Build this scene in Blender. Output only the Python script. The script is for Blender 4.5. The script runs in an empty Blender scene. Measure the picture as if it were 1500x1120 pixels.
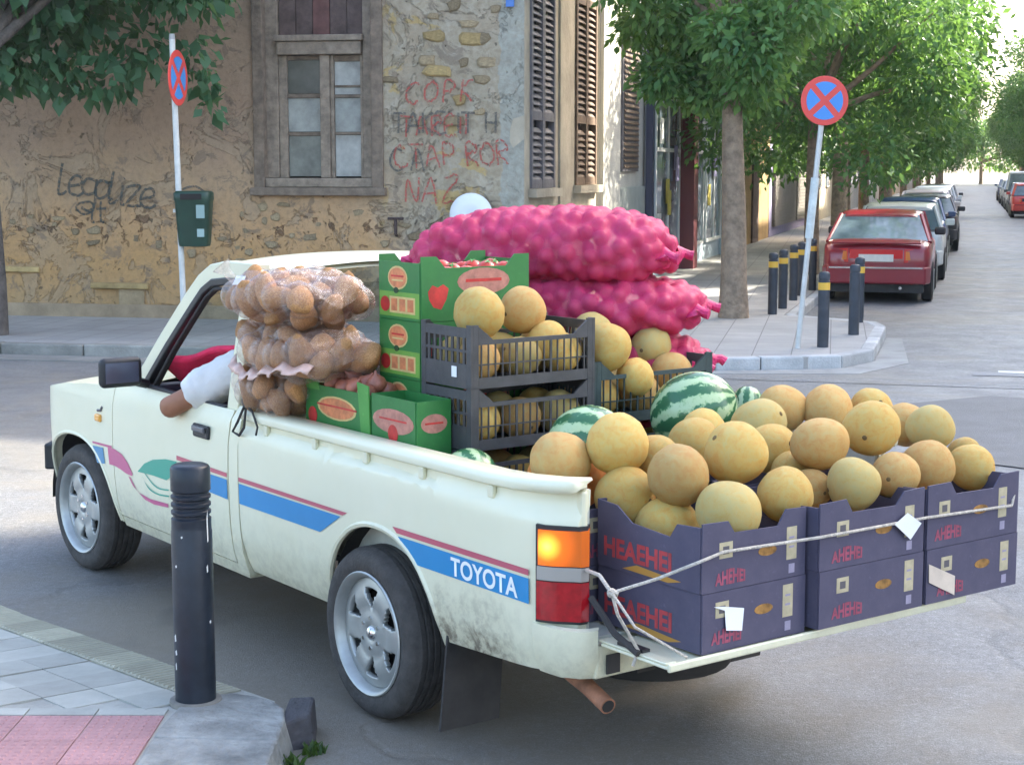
import bpy, bmesh, math, random
import numpy as np
from mathutils import Vector, Matrix, Euler
R = math.radians
rnd = random.Random(7)
scn = bpy.context.scene
COL = scn.collection

# ------------------------------------------------------------------ camera
CAM_H, PITCH, FPX = 2.045, 7.385, 2413.0
cam = bpy.data.cameras.new('camera')
cam.sensor_fit = 'HORIZONTAL'; cam.sensor_width = 36.0; cam.lens = 36.0 * FPX / 1500.0
cam.clip_start = 0.1; cam.clip_end = 3000
cam_o = bpy.data.objects.new('camera', cam); COL.objects.link(cam_o)
cam_o.location = (0, 0, CAM_H); cam_o.rotation_euler = (R(90 - PITCH), 0, 0)
scn.camera = cam_o
# ------------------------------------------------------------------ light
SUN_AZ, SUN_EL = 62.0, 33.0            # azimuth right of the view direction, elevation
world = bpy.data.worlds.new('World'); scn.world = world; world.use_nodes = True
wn = world.node_tree.nodes; wl = world.node_tree.links
sky = wn.new('ShaderNodeTexSky'); sky.sky_type = 'NISHITA'; sky.sun_disc = False
sky.sun_elevation = R(SUN_EL); sky.sun_rotation = R(SUN_AZ)
sky.air_density = 1.0; sky.dust_density = 4.0; sky.ozone_density = 1.0
bgn = wn['Background']; bgn.inputs['Strength'].default_value = 0.15
wl.new(sky.outputs['Color'], bgn.inputs['Color'])
sl = bpy.data.lights.new('sun', 'SUN'); sl.energy = 3.2; sl.angle = R(0.6); sl.color = (1.0, 0.93, 0.80)
sun = bpy.data.objects.new('sun', sl); COL.objects.link(sun)
sd = Vector((math.sin(R(SUN_AZ)) * math.cos(R(SUN_EL)), math.cos(R(SUN_AZ)) * math.cos(R(SUN_EL)), math.sin(R(SUN_EL))))
sun.rotation_euler = (-sd).to_track_quat('-Z', 'Y').to_euler(); sun.location = (20, 10, 30)
scn.view_settings.view_transform = 'Standard'; scn.view_settings.look = 'None'
scn.view_settings.gamma = 1; scn.view_settings.use_curve_mapping = False
scn.view_settings.exposure = 2.46
scn.cycles.max_bounces = 8; scn.cycles.transparent_max_bounces = 24
scn.cycles.caustics_reflective = False; scn.cycles.caustics_refractive = False

# ------------------------------------------------------------------ helpers
class MB:
    def __init__(s): s.v = []; s.f = []; s.m = []
    def add(s, vs, fs, mi=0):
        b = len(s.v); s.v.extend([tuple(p) for p in vs])
        s.f.extend([tuple(i + b for i in f) for f in fs]); s.m.extend([mi] * len(fs)); return s
    def box(s, x0, y0, z0, x1, y1, z1, mi=0):
        vs = [(x0,y0,z0),(x1,y0,z0),(x1,y1,z0),(x0,y1,z0),(x0,y0,z1),(x1,y0,z1),(x1,y1,z1),(x0,y1,z1)]
        return s.add(vs, [(0,3,2,1),(4,5,6,7),(0,1,5,4),(1,2,6,5),(2,3,7,6),(3,0,4,7)], mi)
    def hexa(s, p, mi=0):
        return s.add(p, [(0,3,2,1),(4,5,6,7),(0,1,5,4),(1,2,6,5),(2,3,7,6),(3,0,4,7)], mi)
    def prism(s, poly, axis, a0, a1, mi=0):
        n = len(poly)
        def mk(p, a):
            return {'x': (a, p[0], p[1]), 'y': (p[0], a, p[1]), 'z': (p[0], p[1], a)}[axis]
        vs = [mk(p, a0) for p in poly] + [mk(p, a1) for p in poly]
        fs = [tuple(range(n)), tuple(range(2*n-1, n-1, -1))] + [(i, n+i, n+(i+1) % n, (i+1) % n) for i in range(n)]
        return s.add(vs, fs, mi)
    def tube(s, pts, r, n=8, cap=True, mi=0):
        pts = [Vector(p) for p in pts]
        rs = r if isinstance(r, (list, tuple)) else [r]*len(pts)
        prev = None; rings = []
        for i, p in enumerate(pts):
            d = (pts[min(i+1, len(pts)-1)] - pts[max(i-1, 0)]).normalized()
            if prev is None:
                a = Vector((0,0,1)) if abs(d.z) < .9 else Vector((1,0,0))
                u = d.cross(a).normalized()
            else:
                u = (prev - d*prev.dot(d)).normalized()
            prev = u; w = d.cross(u)
            rings.append([p + (u*math.cos(2*math.pi*k/n) + w*math.sin(2*math.pi*k/n))*rs[i] for k in range(n)])
        vs = [q for ring in rings for q in ring]; fs = []
        for i in range(len(pts)-1):
            for k in range(n):
                fs.append((i*n+k, i*n+(k+1) % n, (i+1)*n+(k+1) % n, (i+1)*n+k))
        if cap:
            fs.append(tuple(range(n-1, -1, -1))); fs.append(tuple((len(pts)-1)*n+k for k in range(n)))
        return s.add(vs, fs, mi)
    def lathe(s, prof, n=24, o=(0,0,0), axis='z', mi=0, close=False):
        vs = []; m = len(prof)
        for k in range(n):
            c, q = math.cos(2*math.pi*k/n), math.sin(2*math.pi*k/n)
            for r, h in prof:
                p = {'z': (r*c, r*q, h), 'y': (r*c, h, r*q), 'x': (h, r*c, r*q)}[axis]
                vs.append((p[0]+o[0], p[1]+o[1], p[2]+o[2]))
        fs = []
        for k in range(n):
            for j in range(m-1 if not close else m):
                a, b = k*m+j, ((k+1) % n)*m+j
                a2, b2 = k*m+(j+1) % m, ((k+1) % n)*m+(j+1) % m
                fs.append((a, b, b2, a2))
        return s.add(vs, fs, mi)
    def ball(s, c, r, nu=16, nv=10, fn=None, mi=0):
        if not isinstance(r, (tuple, list)): r = (r, r, r)
        vs = [(c[0], c[1], c[2]-r[2])]; 
        for j in range(1, nv):
            t = -math.pi/2 + math.pi*j/nv
            for k in range(nu):
                a = 2*math.pi*k/nu
                vs.append((c[0]+r[0]*math.cos(t)*math.cos(a), c[1]+r[1]*math.cos(t)*math.sin(a), c[2]+r[2]*math.sin(t)))
        vs.append((c[0], c[1], c[2]+r[2])); e = len(vs)-1; fs = []
        for k in range(nu): fs.append((0, 1+(k+1) % nu, 1+k))
        for j in range(nv-2):
            for k in range(nu):
                a = 1+j*nu+k; b = 1+j*nu+(k+1) % nu; fs.append((a, b, b+nu, a+nu))
        for k in range(nu): fs.append((1+(nv-2)*nu+k, 1+(nv-2)*nu+(k+1) % nu, e))
        if fn: vs = [fn(*p) for p in vs]
        return s.add(vs, fs, mi)
    def grid(s, fn, nu, nv, wrapu=False, mi=0, flip=False):
        vs = [fn(i/nu, j/nv) for i in range(nu + (0 if wrapu else 1)) for j in range(nv+1)]
        fs = []; w = nu if wrapu else nu+1
        for i in range(nu):
            for j in range(nv):
                a, b = i*(nv+1)+j, ((i+1) % w)*(nv+1)+j
                q = (a, b, b+1, a+1); fs.append(q[::-1] if flip else q)
        return s.add(vs, fs, mi)

def link(o, parent=None):
    COL.objects.link(o)
    if parent is not None: o.parent = parent
    return o
def mesh_of(mb, name, mats, smooth=35, fixn=True):
    me = bpy.data.meshes.new(name)
    me.from_pydata(mb.v, [], mb.f)
    for m in (mats if isinstance(mats, (list, tuple)) else [mats]): me.materials.append(m)
    if any(mb.m): me.polygons.foreach_set('material_index', mb.m)
    if fixn:
        bm = bmesh.new(); bm.from_mesh(me); bmesh.ops.recalc_face_normals(bm, faces=bm.faces); bm.to_mesh(me); bm.free()
    if smooth:
        me.polygons.foreach_set('use_smooth', [True]*len(me.polygons))
        if smooth < 180: me.set_sharp_from_angle(angle=R(smooth))
    me.update(); return me
def obj(name, mb, mats, parent=None, smooth=35, loc=None, rot=None, bevel=0, seg=2, fixn=True):
    o = bpy.data.objects.new(name, mesh_of(mb, name, mats, smooth, fixn)); link(o, parent)
    if loc is not None: o.location = loc
    if rot is not None: o.rotation_euler = rot
    if bevel:
        b = o.modifiers.new('bevel', 'BEVEL'); b.width = bevel; b.segments = seg; b.limit_method = 'ANGLE'; b.angle_limit = R(40)
    return o
def share(src, parent=None, loc=None, rot=None, scale=None, name=None):
    o = src.copy(); link(o); o.parent = parent
    if name: o.name = name
    if loc is not None: o.location = loc
    if rot is not None: o.rotation_euler = rot
    if scale is not None: o.scale = scale
    return o
def tag(o, label=None, cat=None, group=None, kind=None):
    if label: o['label'] = label
    if cat: o['category'] = cat
    if group: o['group'] = group
    if kind: o['kind'] = kind
    return o
def thing(name, label, cat, loc=(0,0,0), rz=0, group=None, rot=None):
    o = bpy.data.objects.new(name, None); link(o); o.empty_display_size = .1
    o.location = loc; o.rotation_euler = rot if rot else (0,0,rz)
    return tag(o, label, cat, group)
def copy_tree(src, parent=None):
    c = src.copy(); COL.objects.link(c); c.parent = parent
    for ch in src.children: copy_tree(ch, c)
    return c

# ------------------------------------------------------------------ materials
def mat(name, col, rough=.6, metal=0, var=0, vscale=6, bump=0, bscale=40, spec=.5, coat=0, objvar=0, detail=5, col2=None, dirt=None):
    m = bpy.data.materials.new(name); m.use_nodes = True
    nt = m.node_tree; N = nt.nodes; L = nt.links; b = N['Principled BSDF']
    b.inputs['Base Color'].default_value = (*col, 1); b.inputs['Roughness'].default_value = rough
    b.inputs['Metallic'].default_value = metal; b.inputs['Specular IOR Level'].default_value = spec
    b.inputs['Coat Weight'].default_value = coat; b.inputs['Coat Roughness'].default_value = .08
    tc = N.new('ShaderNodeTexCoord')
    src = None
    if var or col2:
        n = N.new('ShaderNodeTexNoise'); n.inputs['Scale'].default_value = vscale; n.inputs['Detail'].default_value = detail
        n.inputs['Roughness'].default_value = .6
        L.new(tc.outputs['Object'], n.inputs['Vector'])
        r = N.new('ShaderNodeValToRGB')
        c0 = tuple(max(0, x*(1-var)) for x in col); c1 = col2 if col2 else tuple(min(1, x*(1+var)) for x in col)
        r.color_ramp.elements[0].position = .3; r.color_ramp.elements[1].position = .7
        r.color_ramp.elements[0].color = (*c0, 1); r.color_ramp.elements[1].color = (*c1, 1)
        L.new(n.outputs['Fac'], r.inputs['Fac']); src = r.outputs['Color']
    if objvar:
        oi = N.new('ShaderNodeObjectInfo'); hs = N.new('ShaderNodeHueSaturation')
        mr = N.new('ShaderNodeMapRange'); mr.inputs[3].default_value = 1-objvar; mr.inputs[4].default_value = 1+objvar
        L.new(oi.outputs['Random'], mr.inputs[0]); L.new(mr.outputs[0], hs.inputs['Value'])
        if src: L.new(src, hs.inputs['Color'])
        else: hs.inputs['Color'].default_value = (*col, 1)
        src = hs.outputs['Color']
    if src: L.new(src, b.inputs['Base Color'])
    if bump:
        n2 = N.new('ShaderNodeTexNoise'); n2.inputs['Scale'].default_value = bscale; n2.inputs['Detail'].default_value = 6
        L.new(tc.outputs['Object'], n2.inputs['Vector'])
        bp = N.new('ShaderNodeBump'); bp.inputs['Strength'].default_value = bump; bp.inputs['Distance'].default_value = .02
        L.new(n2.outputs['Fac'], bp.inputs['Height']); L.new(bp.outputs['Normal'], b.inputs['Normal'])
    return m
class NT:
    """tiny node-tree builder"""
    def __init__(s, name):
        s.m = bpy.data.materials.new(name); s.m.use_nodes = True; s.t = s.m.node_tree; s.b = s.t.nodes['Principled BSDF']
    def n(s, typ, **kw):
        x = s.t.nodes.new('ShaderNode'+typ)
        for k, v in kw.items():
            if hasattr(x, k): setattr(x, k, v)
        return x
    def l(s, a, b): s.t.links.new(a, b)
    def noise(s, vec, scale, detail=5, rough=.6, dist=0):
        x = s.n('TexNoise'); x.inputs['Scale'].default_value = scale; x.inputs['Detail'].default_value = detail
        x.inputs['Roughness'].default_value = rough; x.inputs['Distortion'].default_value = dist
        if vec is not None: s.l(vec, x.inputs['Vector'])
        return x.outputs['Fac']
    def ramp(s, fac, stops):
        x = s.n('ValToRGB'); e = x.color_ramp.elements
        while len(e) < len(stops): e.new(.5)
        for i, (p, c) in enumerate(stops):
            e[i].position = p; e[i].color = (*c, 1) if isinstance(c, (tuple, list)) else (c, c, c, 1)
        s.l(fac, x.inputs['Fac']); return x.outputs['Color']
    def mix(s, fac, a, b, mode='MIX'):
        x = s.n('Mix'); x.data_type = 'RGBA'; x.blend_type = mode
        for v, i in ((fac, 0), (a, 6), (b, 7)):
            if isinstance(v, (int, float)): x.inputs[i].default_value = v
            elif isinstance(v, (tuple, list)): x.inputs[i].default_value = (*v, 1)
            else: s.l(v, x.inputs[i])
        return x.outputs[2]
    def math(s, op, a, b=0.5, clamp=False):
        x = s.n('Math'); x.operation = op; x.use_clamp = clamp
        for v, i in ((a, 0), (b, 1)):
            if isinstance(v, (int, float)): x.inputs[i].default_value = v
            else: s.l(v, x.inputs[i])
        return x.outputs[0]
    def bump(s, h, st=.4, d=.02):
        x = s.n('Bump'); x.inputs['Strength'].default_value = st; x.inputs['Distance'].default_value = d
        s.l(h, x.inputs['Height']); s.l(x.outputs['Normal'], s.b.inputs['Normal'])
    def obj(s): return s.n('TexCoord').outputs['Object']
    def pos(s): return s.n('NewGeometry').outputs['Position']

def glass_mat(name, tint=(.9,.95,.95), alpha=.75, rough=.02):
    m = NT(name); t = m.n('BsdfTransparent'); t.inputs['Color'].default_value = (*tint, 1)
    g = m.n('BsdfGlossy'); g.inputs['Roughness'].default_value = rough
    lw = m.n('LayerWeight'); lw.inputs['Blend'].default_value = .5
    mr = m.math('ADD', m.math('MULTIPLY', m.math('POWER', lw.outputs['Facing'], 4.0), .7), .05 + (1-alpha)*.3, True)
    mx = m.n('MixShader'); m.l(mr, mx.inputs[0]); m.l(t.outputs[0], mx.inputs[1]); m.l(g.outputs[0], mx.inputs[2])
    m.l(mx.outputs[0], m.t.nodes['Material Output'].inputs['Surface']); return m.m
def leaf_mat(name, c0, c1, c2):
    m = NT(name); g = m.n('NewGeometry')
    col = m.ramp(g.outputs['Random Per Island'], [(0, c0), (.55, c1), (1, c2)])
    n = m.noise(m.obj(), .9, 2)
    col = m.mix(m.ramp(n, [(.35, .0), (.7, .5)]), col, c2)
    m.l(col, m.b.inputs['Base Color']); m.b.inputs['Roughness'].default_value = .45
    m.b.inputs['Specular IOR Level'].default_value = .35
    tr = m.n('BsdfTranslucent'); tc = m.mix(.5, col, (.25, .42, .05), 'MIX'); m.l(tc, tr.inputs['Color'])
    mx = m.n('MixShader'); mx.inputs[0].default_value = .38
    m.l(m.b.outputs[0], mx.inputs[1]); m.l(tr.outputs[0], mx.inputs[2])
    m.l(mx.outputs[0], m.t.nodes['Material Output'].inputs['Surface']); return m.m

# ------------------------------------------------------------------ frames of reference
# street running away to the right of the picture; s = metres along it, lat = metres right of the camera
A_S = R(15.4); S = Vector((math.sin(A_S), math.cos(A_S), 0)); SL = Vector((math.cos(A_S), -math.sin(A_S), 0))
def st(s, lat, z=0.0): return S*s + SL*lat + Vector((0,0,z))
A_E = R(11); EV = Vector((math.cos(A_E), -math.sin(A_E), 0)); NV = Vector((-math.sin(A_E), -math.cos(A_E), 0))
CORNER = Vector((0.15, 20.38, 0))
def fw(x, out=0.0, z=0.0): return CORNER + EV*x + NV*out + Vector((0,0,z))   # x along the front of the old house, out towards the road
# the truck: x forward from the rear axle, y to its left, z up
T_YAW = 0.631877; T_O = Vector((0.10334, 6.45198, 0))
TF = Vector((-math.sin(T_YAW), math.cos(T_YAW), 0)); TL = Vector((-math.cos(T_YAW), -math.sin(T_YAW), 0))
T_RZ = T_YAW + math.pi/2
def tw(x, y, z=0.0): return T_O + TF*x + TL*y + Vector((0,0,z))
def tray(u, v, X):
    """truck (y, z) where the sight line through photo pixel (u, v) meets the cross-section x = X of the truck"""
    a, b = (u-750)/FPX, -(v-560)/FPX; c, q = math.cos(R(PITCH)), math.sin(R(PITCH))
    d = Vector((a, c+b*q, -q+b*c)); o = Vector((0,0,CAM_H))-T_O
    t = (X - o.dot(TF))/d.dot(TF); p = o + d*t
    return p.dot(TL), p.z, t

# ================================================================== SETTING
def asphalt(name, base, dark, light):
    m = NT(name); p = m.pos()
    big = m.noise(p, .35, 4, .6, .6); mid = m.noise(p, 2.2, 5, .65); fine = m.noise(p, 60, 3, .7); grit = m.noise(p, 220, 2, .6)
    c = m.mix(m.ramp(big, [(.35, 0.0), (.65, 1.0)]), dark, base)
    c = m.mix(m.ramp(mid, [(.42, 0.0), (.75, .55)]), c, light)
    c = m.mix(m.ramp(fine, [(.35, .35), (.6, 0.0)]), c, tuple(x*.45 for x in dark))
    vor = m.n('TexVoronoi'); vor.feature = 'DISTANCE_TO_EDGE'; vor.inputs['Scale'].default_value = .32
    dn = m.n('TexNoise'); dn.inputs['Scale'].default_value = 1.6; dn.inputs['Detail'].default_value = 6
    m.l(p, dn.inputs['Vector']); ad = m.n('VectorMath'); ad.operation = 'MULTIPLY_ADD'
    m.l(dn.outputs['Color'], ad.inputs[0]); ad.inputs[1].default_value = (.9,.9,.9); m.l(p, ad.inputs[2])
    m.l(ad.outputs[0], vor.inputs['Vector'])
    crack = m.ramp(vor.outputs['Distance'], [(0, 1.0), (.006, .8), (.014, 0.0)])
    c = m.mix(m.math('MULTIPLY', crack, .28), c, (.02,.02,.02))
    sp_ = m.noise(p, 26, 4, .75); c = m.mix(m.ramp(sp_, [(.36, .60), (.52, 0.0)]), c, tuple(x*.62 for x in dark)); c = m.mix(m.ramp(sp_, [(.55, 0.0), (.70, .6)]), c, tuple(x*1.35 for x in light))
    gr2 = m.noise(p, 130, 2, .6); c = m.mix(m.ramp(gr2, [(.36, .55), (.50, 0.0)]), c, tuple(x*.5 for x in dark)); c = m.mix(m.ramp(gr2, [(.56, 0.0), (.68, .55)]), c, tuple(x*1.5 for x in light))
    dn2 = m.noise(p, .55, 5, .65, 1.0); c = m.mix(m.ramp(dn2, [(.46, 0.0), (.62, .55)]), c, (.215,.19,.15))
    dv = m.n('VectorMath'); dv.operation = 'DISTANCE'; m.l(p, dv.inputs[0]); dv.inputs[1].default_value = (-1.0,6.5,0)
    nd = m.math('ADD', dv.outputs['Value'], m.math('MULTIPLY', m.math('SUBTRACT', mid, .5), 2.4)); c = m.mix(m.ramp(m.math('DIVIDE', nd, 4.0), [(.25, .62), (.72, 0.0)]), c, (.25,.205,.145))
    st2 = m.noise(p, 1.1, 3, .55, .3); c = m.mix(m.ramp(st2, [(.60, 0.0), (.70, .40)]), c, (.05,.05,.05))
    m.l(c, m.b.inputs['Base Color'])
    m.l(m.ramp(mid, [(.3, .62), (.7, .42)]), m.b.inputs['Roughness'])
    h = m.math('ADD', m.math('MULTIPLY', fine, .6), m.math('MULTIPLY', grit, .5)); h = m.math('SUBTRACT', h, m.math('MULTIPLY', crack, .8))
    m.bump(h, .45, .012); return m.m
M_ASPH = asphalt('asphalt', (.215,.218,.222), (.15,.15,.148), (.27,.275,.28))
M_GROUND = mat('packed_ground', (.16,.15,.13), .9, var=.25, vscale=.2)

g = MB(); g.add([(-500,-120,-.006),(500,-120,-.006),(500,700,-.006),(-500,700,-.006)], [(0,1,2,3)])
tag(obj('ground', g, M_GROUND, smooth=0), kind='structure')
g = MB()
cells = [fw(-40, 16.0), fw(60, 16.0), fw(60, -.6), fw(-40, -.6)]
g.grid(lambda a, b: tuple(cells[0]*(1-a)*(1-b)+cells[1]*a*(1-b)+cells[2]*a*b+cells[3]*(1-a)*b), 40, 12)
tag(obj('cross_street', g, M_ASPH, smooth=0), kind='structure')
g = MB()
c4 = [st(16, -5.8, .004), st(16, 8.0, .004), st(420, 8.0, .004), st(420, -5.8, .004)]
g.grid(lambda a, b: tuple(c4[0]*(1-a)*(1-b)+c4[1]*a*(1-b)+c4[2]*a*b+c4[3]*(1-a)*b), 4, 60)
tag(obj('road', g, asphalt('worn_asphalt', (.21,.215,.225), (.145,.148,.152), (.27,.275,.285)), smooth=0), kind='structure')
# darker patch where the roadway was dug up and refilled at the junction
M_PATCH = mat('road_patch', (.085,.088,.095), .55, var=.2, vscale=3, bump=.4, bscale=90)
M_PALE = mat('pale_road_repair', (.22,.225,.23), .6, var=.12, vscale=4, bump=.4, bscale=80)
for nm, mt, poly in (('road_patch', M_PATCH, [st(14.6,-.55), st(15.4,.25), st(14.6,3.2), st(12.6,3.5), st(11.2,1.4), st(12.0,-.2)]),
                     ('road_repair_strip', M_PALE, [st(16.9,.1), st(17.2,.1), st(17.3,1.9), st(17.0,2.0)])):
    g = MB(); g.add([(p.x, p.y, .008 if nm != 'road_repair_strip' else .009) for p in poly], [tuple(range(len(poly)))])
    tag(obj(nm, g, mt, smooth=0), kind='structure')
M_LINE = mat('road_paint', (.62,.62,.6), .6, var=.2, vscale=5, bump=.2, bscale=60)
for i, s0 in enumerate((17.2,)):
    g = MB(); g.add([tuple(st(s0, .35, .0095)), tuple(st(s0, .95, .0095)), tuple(st(s0+.16, .95, .0095)), tuple(st(s0+.16, .35, .0095))], [(0,1,2,3)])
    tag(obj('lane_mark', g, M_LINE, smooth=0), kind='structure')

# ---- pavements
def paving(name, c, c2, size, mort=.012):
    m = NT(name); p = m.pos(); mp = m.n('Mapping'); mp.inputs['Rotation'].default_value = (0,0,A_E); m.l(p, mp.inputs['Vector'])
    b = m.n('TexBrick'); b.offset = 0; b.inputs['Scale'].default_value = 1; b.inputs['Mortar Size'].default_value = mort
    b.inputs['Brick Width'].default_value = size; b.inputs['Row Height'].default_value = size
    b.inputs['Color1'].default_value = (*c, 1); b.inputs['Color2'].default_value = (*c2, 1); b.inputs['Mortar'].default_value = (*[x*.45 for x in c], 1)
    m.l(mp.outputs['Vector'], b.inputs['Vector'])
    n = m.noise(p, 1.3, 6, .7); col = m.mix(m.ramp(n, [(.35, .45), (.62, 0.0)]), b.outputs['Color'], tuple(x*.55 for x in c))
    m.l(col, m.b.inputs['Base Color']); m.b.inputs['Roughness'].default_value = .75
    m.bump(m.math('SUBTRACT', m.noise(p, 90, 3), b.outputs['Fac']), .5, .008); return m.m
M_PAVE = paving('paving_slabs', (.40,.385,.36), (.35,.34,.325), .4, .006)
M_KERB = mat('kerb_stone', (.42,.425,.42), .75, var=.25, vscale=3, bump=.5, bscale=50, objvar=.12)
M_KERBD = mat('old_kerb_stone', (.24,.235,.21), .8, var=.3, vscale=3, bump=.6, bscale=40, objvar=.12)

def kerb_run(parent, pts, z1, mt, width=.16, stone=1.0, z0=-.02, name='kerb_stone'):
    """kerb stones laid end to end along a line; pts run with the road on the left-hand side of travel reversed"""
    n = 0
    for a, b in zip(pts[:-1], pts[1:]):
        a = Vector(a); b = Vector(b); L = (b-a).length; k = max(1, round(L/stone)); d = (b-a)/L; q = Vector((-d.y, d.x, 0))
        for i in range(k):
            p0 = a + d*(L*i/k + .006); p1 = a + d*(L*(i+1)/k - .006); w = q*width; dz = rnd.uniform(-.004, .004)
            m = MB(); lo = Vector((0,0,z0)); hi = Vector((0,0,z1+dz))
            m.hexa([p0+lo, p1+lo, p1+w+lo, p0+w+lo, p0+hi, p1+hi, p1+w+hi, p0+w+hi])
            obj(name, m, mt, parent, smooth=0, bevel=.018, seg=2); n += 1
g = MB()
arc = [st(17.02,-1.55), st(17.35,-1.2), st(17.9,-1.04)]
poly = [fw(-26,3.14), fw(2.45,3.14), fw(2.85,3.05)] + arc + [st(20.6,-1.04), st(21.2,-1.2), st(21.9,-2.3), st(240,-2.3), st(240,-5.6), st(21.5,-5.6), fw(-26,-.4)]
g.prism([(p.x, p.y) for p in poly], 'z', -.02, .13)
pv = tag(obj('corner_pavement', g, M_PAVE, smooth=0), kind='structure')
kerb_run(pv, [fw(-26,3.3), fw(2.6,3.3)], .135, M_KERBD)
kp = [fw(2.6,3.3), fw(3.05,3.12), st(17.2,-1.2), st(17.9,-.92), st(20.6,-.92), st(21.2,-1.06), st(21.95,-2.2)]
kerb_run(pv, kp, .135, M_KERB, width=.15, stone=.7)
kerb_run(pv, [st(22.0,-2.16), st(70,-2.16)], .135, M_KERB, width=.13, stone=1.0)
# flat gutter slabs in front of the kerb
g = MB(); g.prism([(p.x, p.y) for p in (fw(-26,3.31), fw(-26,3.75), fw(2.5,3.75), fw(2.5,3.31))], 'z', -.01, .012)
tag(obj('gutter', g, mat('gutter_concrete', (.21,.205,.19), .8, var=.25, vscale=2, bump=.4), smooth=0), kind='structure')
M_DUST = mat('pale_gutter_concrete', (.30,.30,.285), .8, var=.2, vscale=3, bump=.4)
g = MB(); g.prism([(p.x, p.y) for p in (fw(1.2,3.75), fw(1.2,3.32), fw(2.62,3.32), fw(3.1,3.14), st(17.17,-1.17), st(17.9,-.9), st(20.4,-.9), st(20.4,-.72), st(17.8,-.55), st(16.7,-1.0))], 'z', -.01, .010)
tag(obj('corner_gutter', g, M_DUST, smooth=0), kind='structure')
g = MB(); g.prism([(p.x, p.y) for p in (st(17.5,5.0), st(17.5,8.0), st(260,8.0), st(260,5.0))], 'z', -.02, .13)
pr = tag(obj('right_pavement', g, M_PAVE, smooth=0), kind='structure')
kerb_run(pr, [st(260,4.85), st(100,4.85)], .135, M_KERB, width=.15, stone=8)

# ---- the near street corner the bollard stands on: slopes down to the road at its left end
def nz(x, y): return .12 - .10*max(0, min(1, (y-5.75)/1.7))
P_C = Vector((-.87, 5.85, 0)); P_L = Vector((-2.60, 7.76, 0)); P_F = Vector((-.93, 3.2, 0))
ed = (P_L-P_C).normalized(); en = Vector((-ed.y, ed.x, 0))     # along the front edge to the left; en points onto the pavement
if en.x > 0: en = -en
def npt(a, b, dz=0.0):
    p = P_C + ed*a + en*b
    return (p.x, p.y, nz(p.x, p.y)+dz)
M_NEARBED = mat('near_pavement_bed', (.36,.35,.31), .9, var=.2, vscale=6, bump=.4)
g = MB(); NA = 14
for i in range(NA):
    a0, a1 = 2.7*i/NA, 2.7*(i+1)/NA
    for b0, b1 in ((0,.6),(.6,1.4),(1.4,3.6)):
        q = [npt(a0,b0,-.007), npt(a1,b0,-.007), npt(a1,b1,-.007), npt(a0,b1,-.007)]
        g.add(q + [(x,y,-.1) for x,y,z in q], [(0,1,2,3),(4,7,6,5),(0,4,5,1),(1,5,6,2),(2,6,7,3),(3,7,4,0)])
q = [(-.93,3.0,.112), (-.95,5.80,.112), (-3.2,5.80,.112), (-3.2,3.0,.112)]
g.add(q + [(x,y,-.1) for x,y,z in q], [(0,1,2,3),(4,7,6,5),(0,4,5,1),(1,5,6,2),(2,6,7,3),(3,7,4,0)])
near = tag(obj('near_pavement', g, M_NEARBED, smooth=0), kind='structure')
def tmat(name, c, var=.22):
    m = NT(name); p = m.pos(); oi = m.n('ObjectInfo')
    n = m.noise(p, 3.0, 6, .7); col = m.mix(m.ramp(n, [(.35, .6), (.65, 0.0)]), c, tuple(x*.62 for x in c))
    hs = m.n('HueSaturation'); mr = m.n('MapRange'); mr.inputs[3].default_value = 1-var; mr.inputs[4].default_value = 1+var*.5
    m.l(oi.outputs['Random'], mr.inputs[0]); m.l(mr.outputs[0], hs.inputs['Value']); m.l(col, hs.inputs['Color'])
    m.l(hs.outputs['Color'], m.b.inputs['Base Color']); m.b.inputs['Roughness'].default_value = .8
    m.bump(m.noise(p, 120, 4), .4, .006); return m.m
M_TGREY = tmat('grey_paving_tile', (.45,.445,.395)); M_TRIB = tmat('ribbed_guide_tile', (.45,.43,.33)); M_TRED = tmat('red_paving_tile', (.43,.235,.235))
M_DARKST = mat('dark_broken_stone', (.07,.065,.07), .85, var=.3, vscale=8, bump=.6)
def tile_poly(name, corners, mt, dz=0.0, th=.022, ribs=0, dots=0):
    """one paving tile: a slab between four corner points, with ribs or studs on its face"""
    m = MB(); c = [Vector(p)+Vector((0,0,dz)) for p in corners]; lo = [p-Vector((0,0,th)) for p in c]
    m.hexa(lo + c)
    def at(u, v): return c[0]*(1-u)*(1-v)+c[1]*u*(1-v)+c[2]*u*v+c[3]*(1-u)*v
    up = Vector((0,0,.006))
    for k in range(ribs):
        u0, u1 = (k+.22)/ribs, (k+.72)/ribs
        b = [at(u0,.04), at(u1,.04), at(u1,.96), at(u0,.96)]; e = (u1-u0)*.22
        t = [at(u0+e,.06)+up, at(u1-e,.06)+up, at(u1-e,.94)+up, at(u0+e,.94)+up]
        m.add(b+t, [(4,5,6,7),(0,1,5,4),(1,2,6,5),(2,3,7,6),(3,0,4,7)])
    for i in range(dots):
        for j in range(dots):
            u0, v0, e = (i+.2)/dots, (j+.2)/dots, .6/dots
            b = [at(u0,v0), at(u0+e,v0), at(u0+e,v0+e), at(u0,v0+e)]; s = e*.2
            t = [at(u0+s,v0+s)+up*.7, at(u0+e-s,v0+s)+up*.7, at(u0+e-s,v0+e-s)+up*.7, at(u0+s,v0+e-s)+up*.7]
            m.add(b+t, [(4,5,6,7),(0,1,5,4),(1,2,6,5),(2,3,7,6),(3,0,4,7)])
    return obj(name, m, mt, near, smooth=0)
TW = .205
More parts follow.
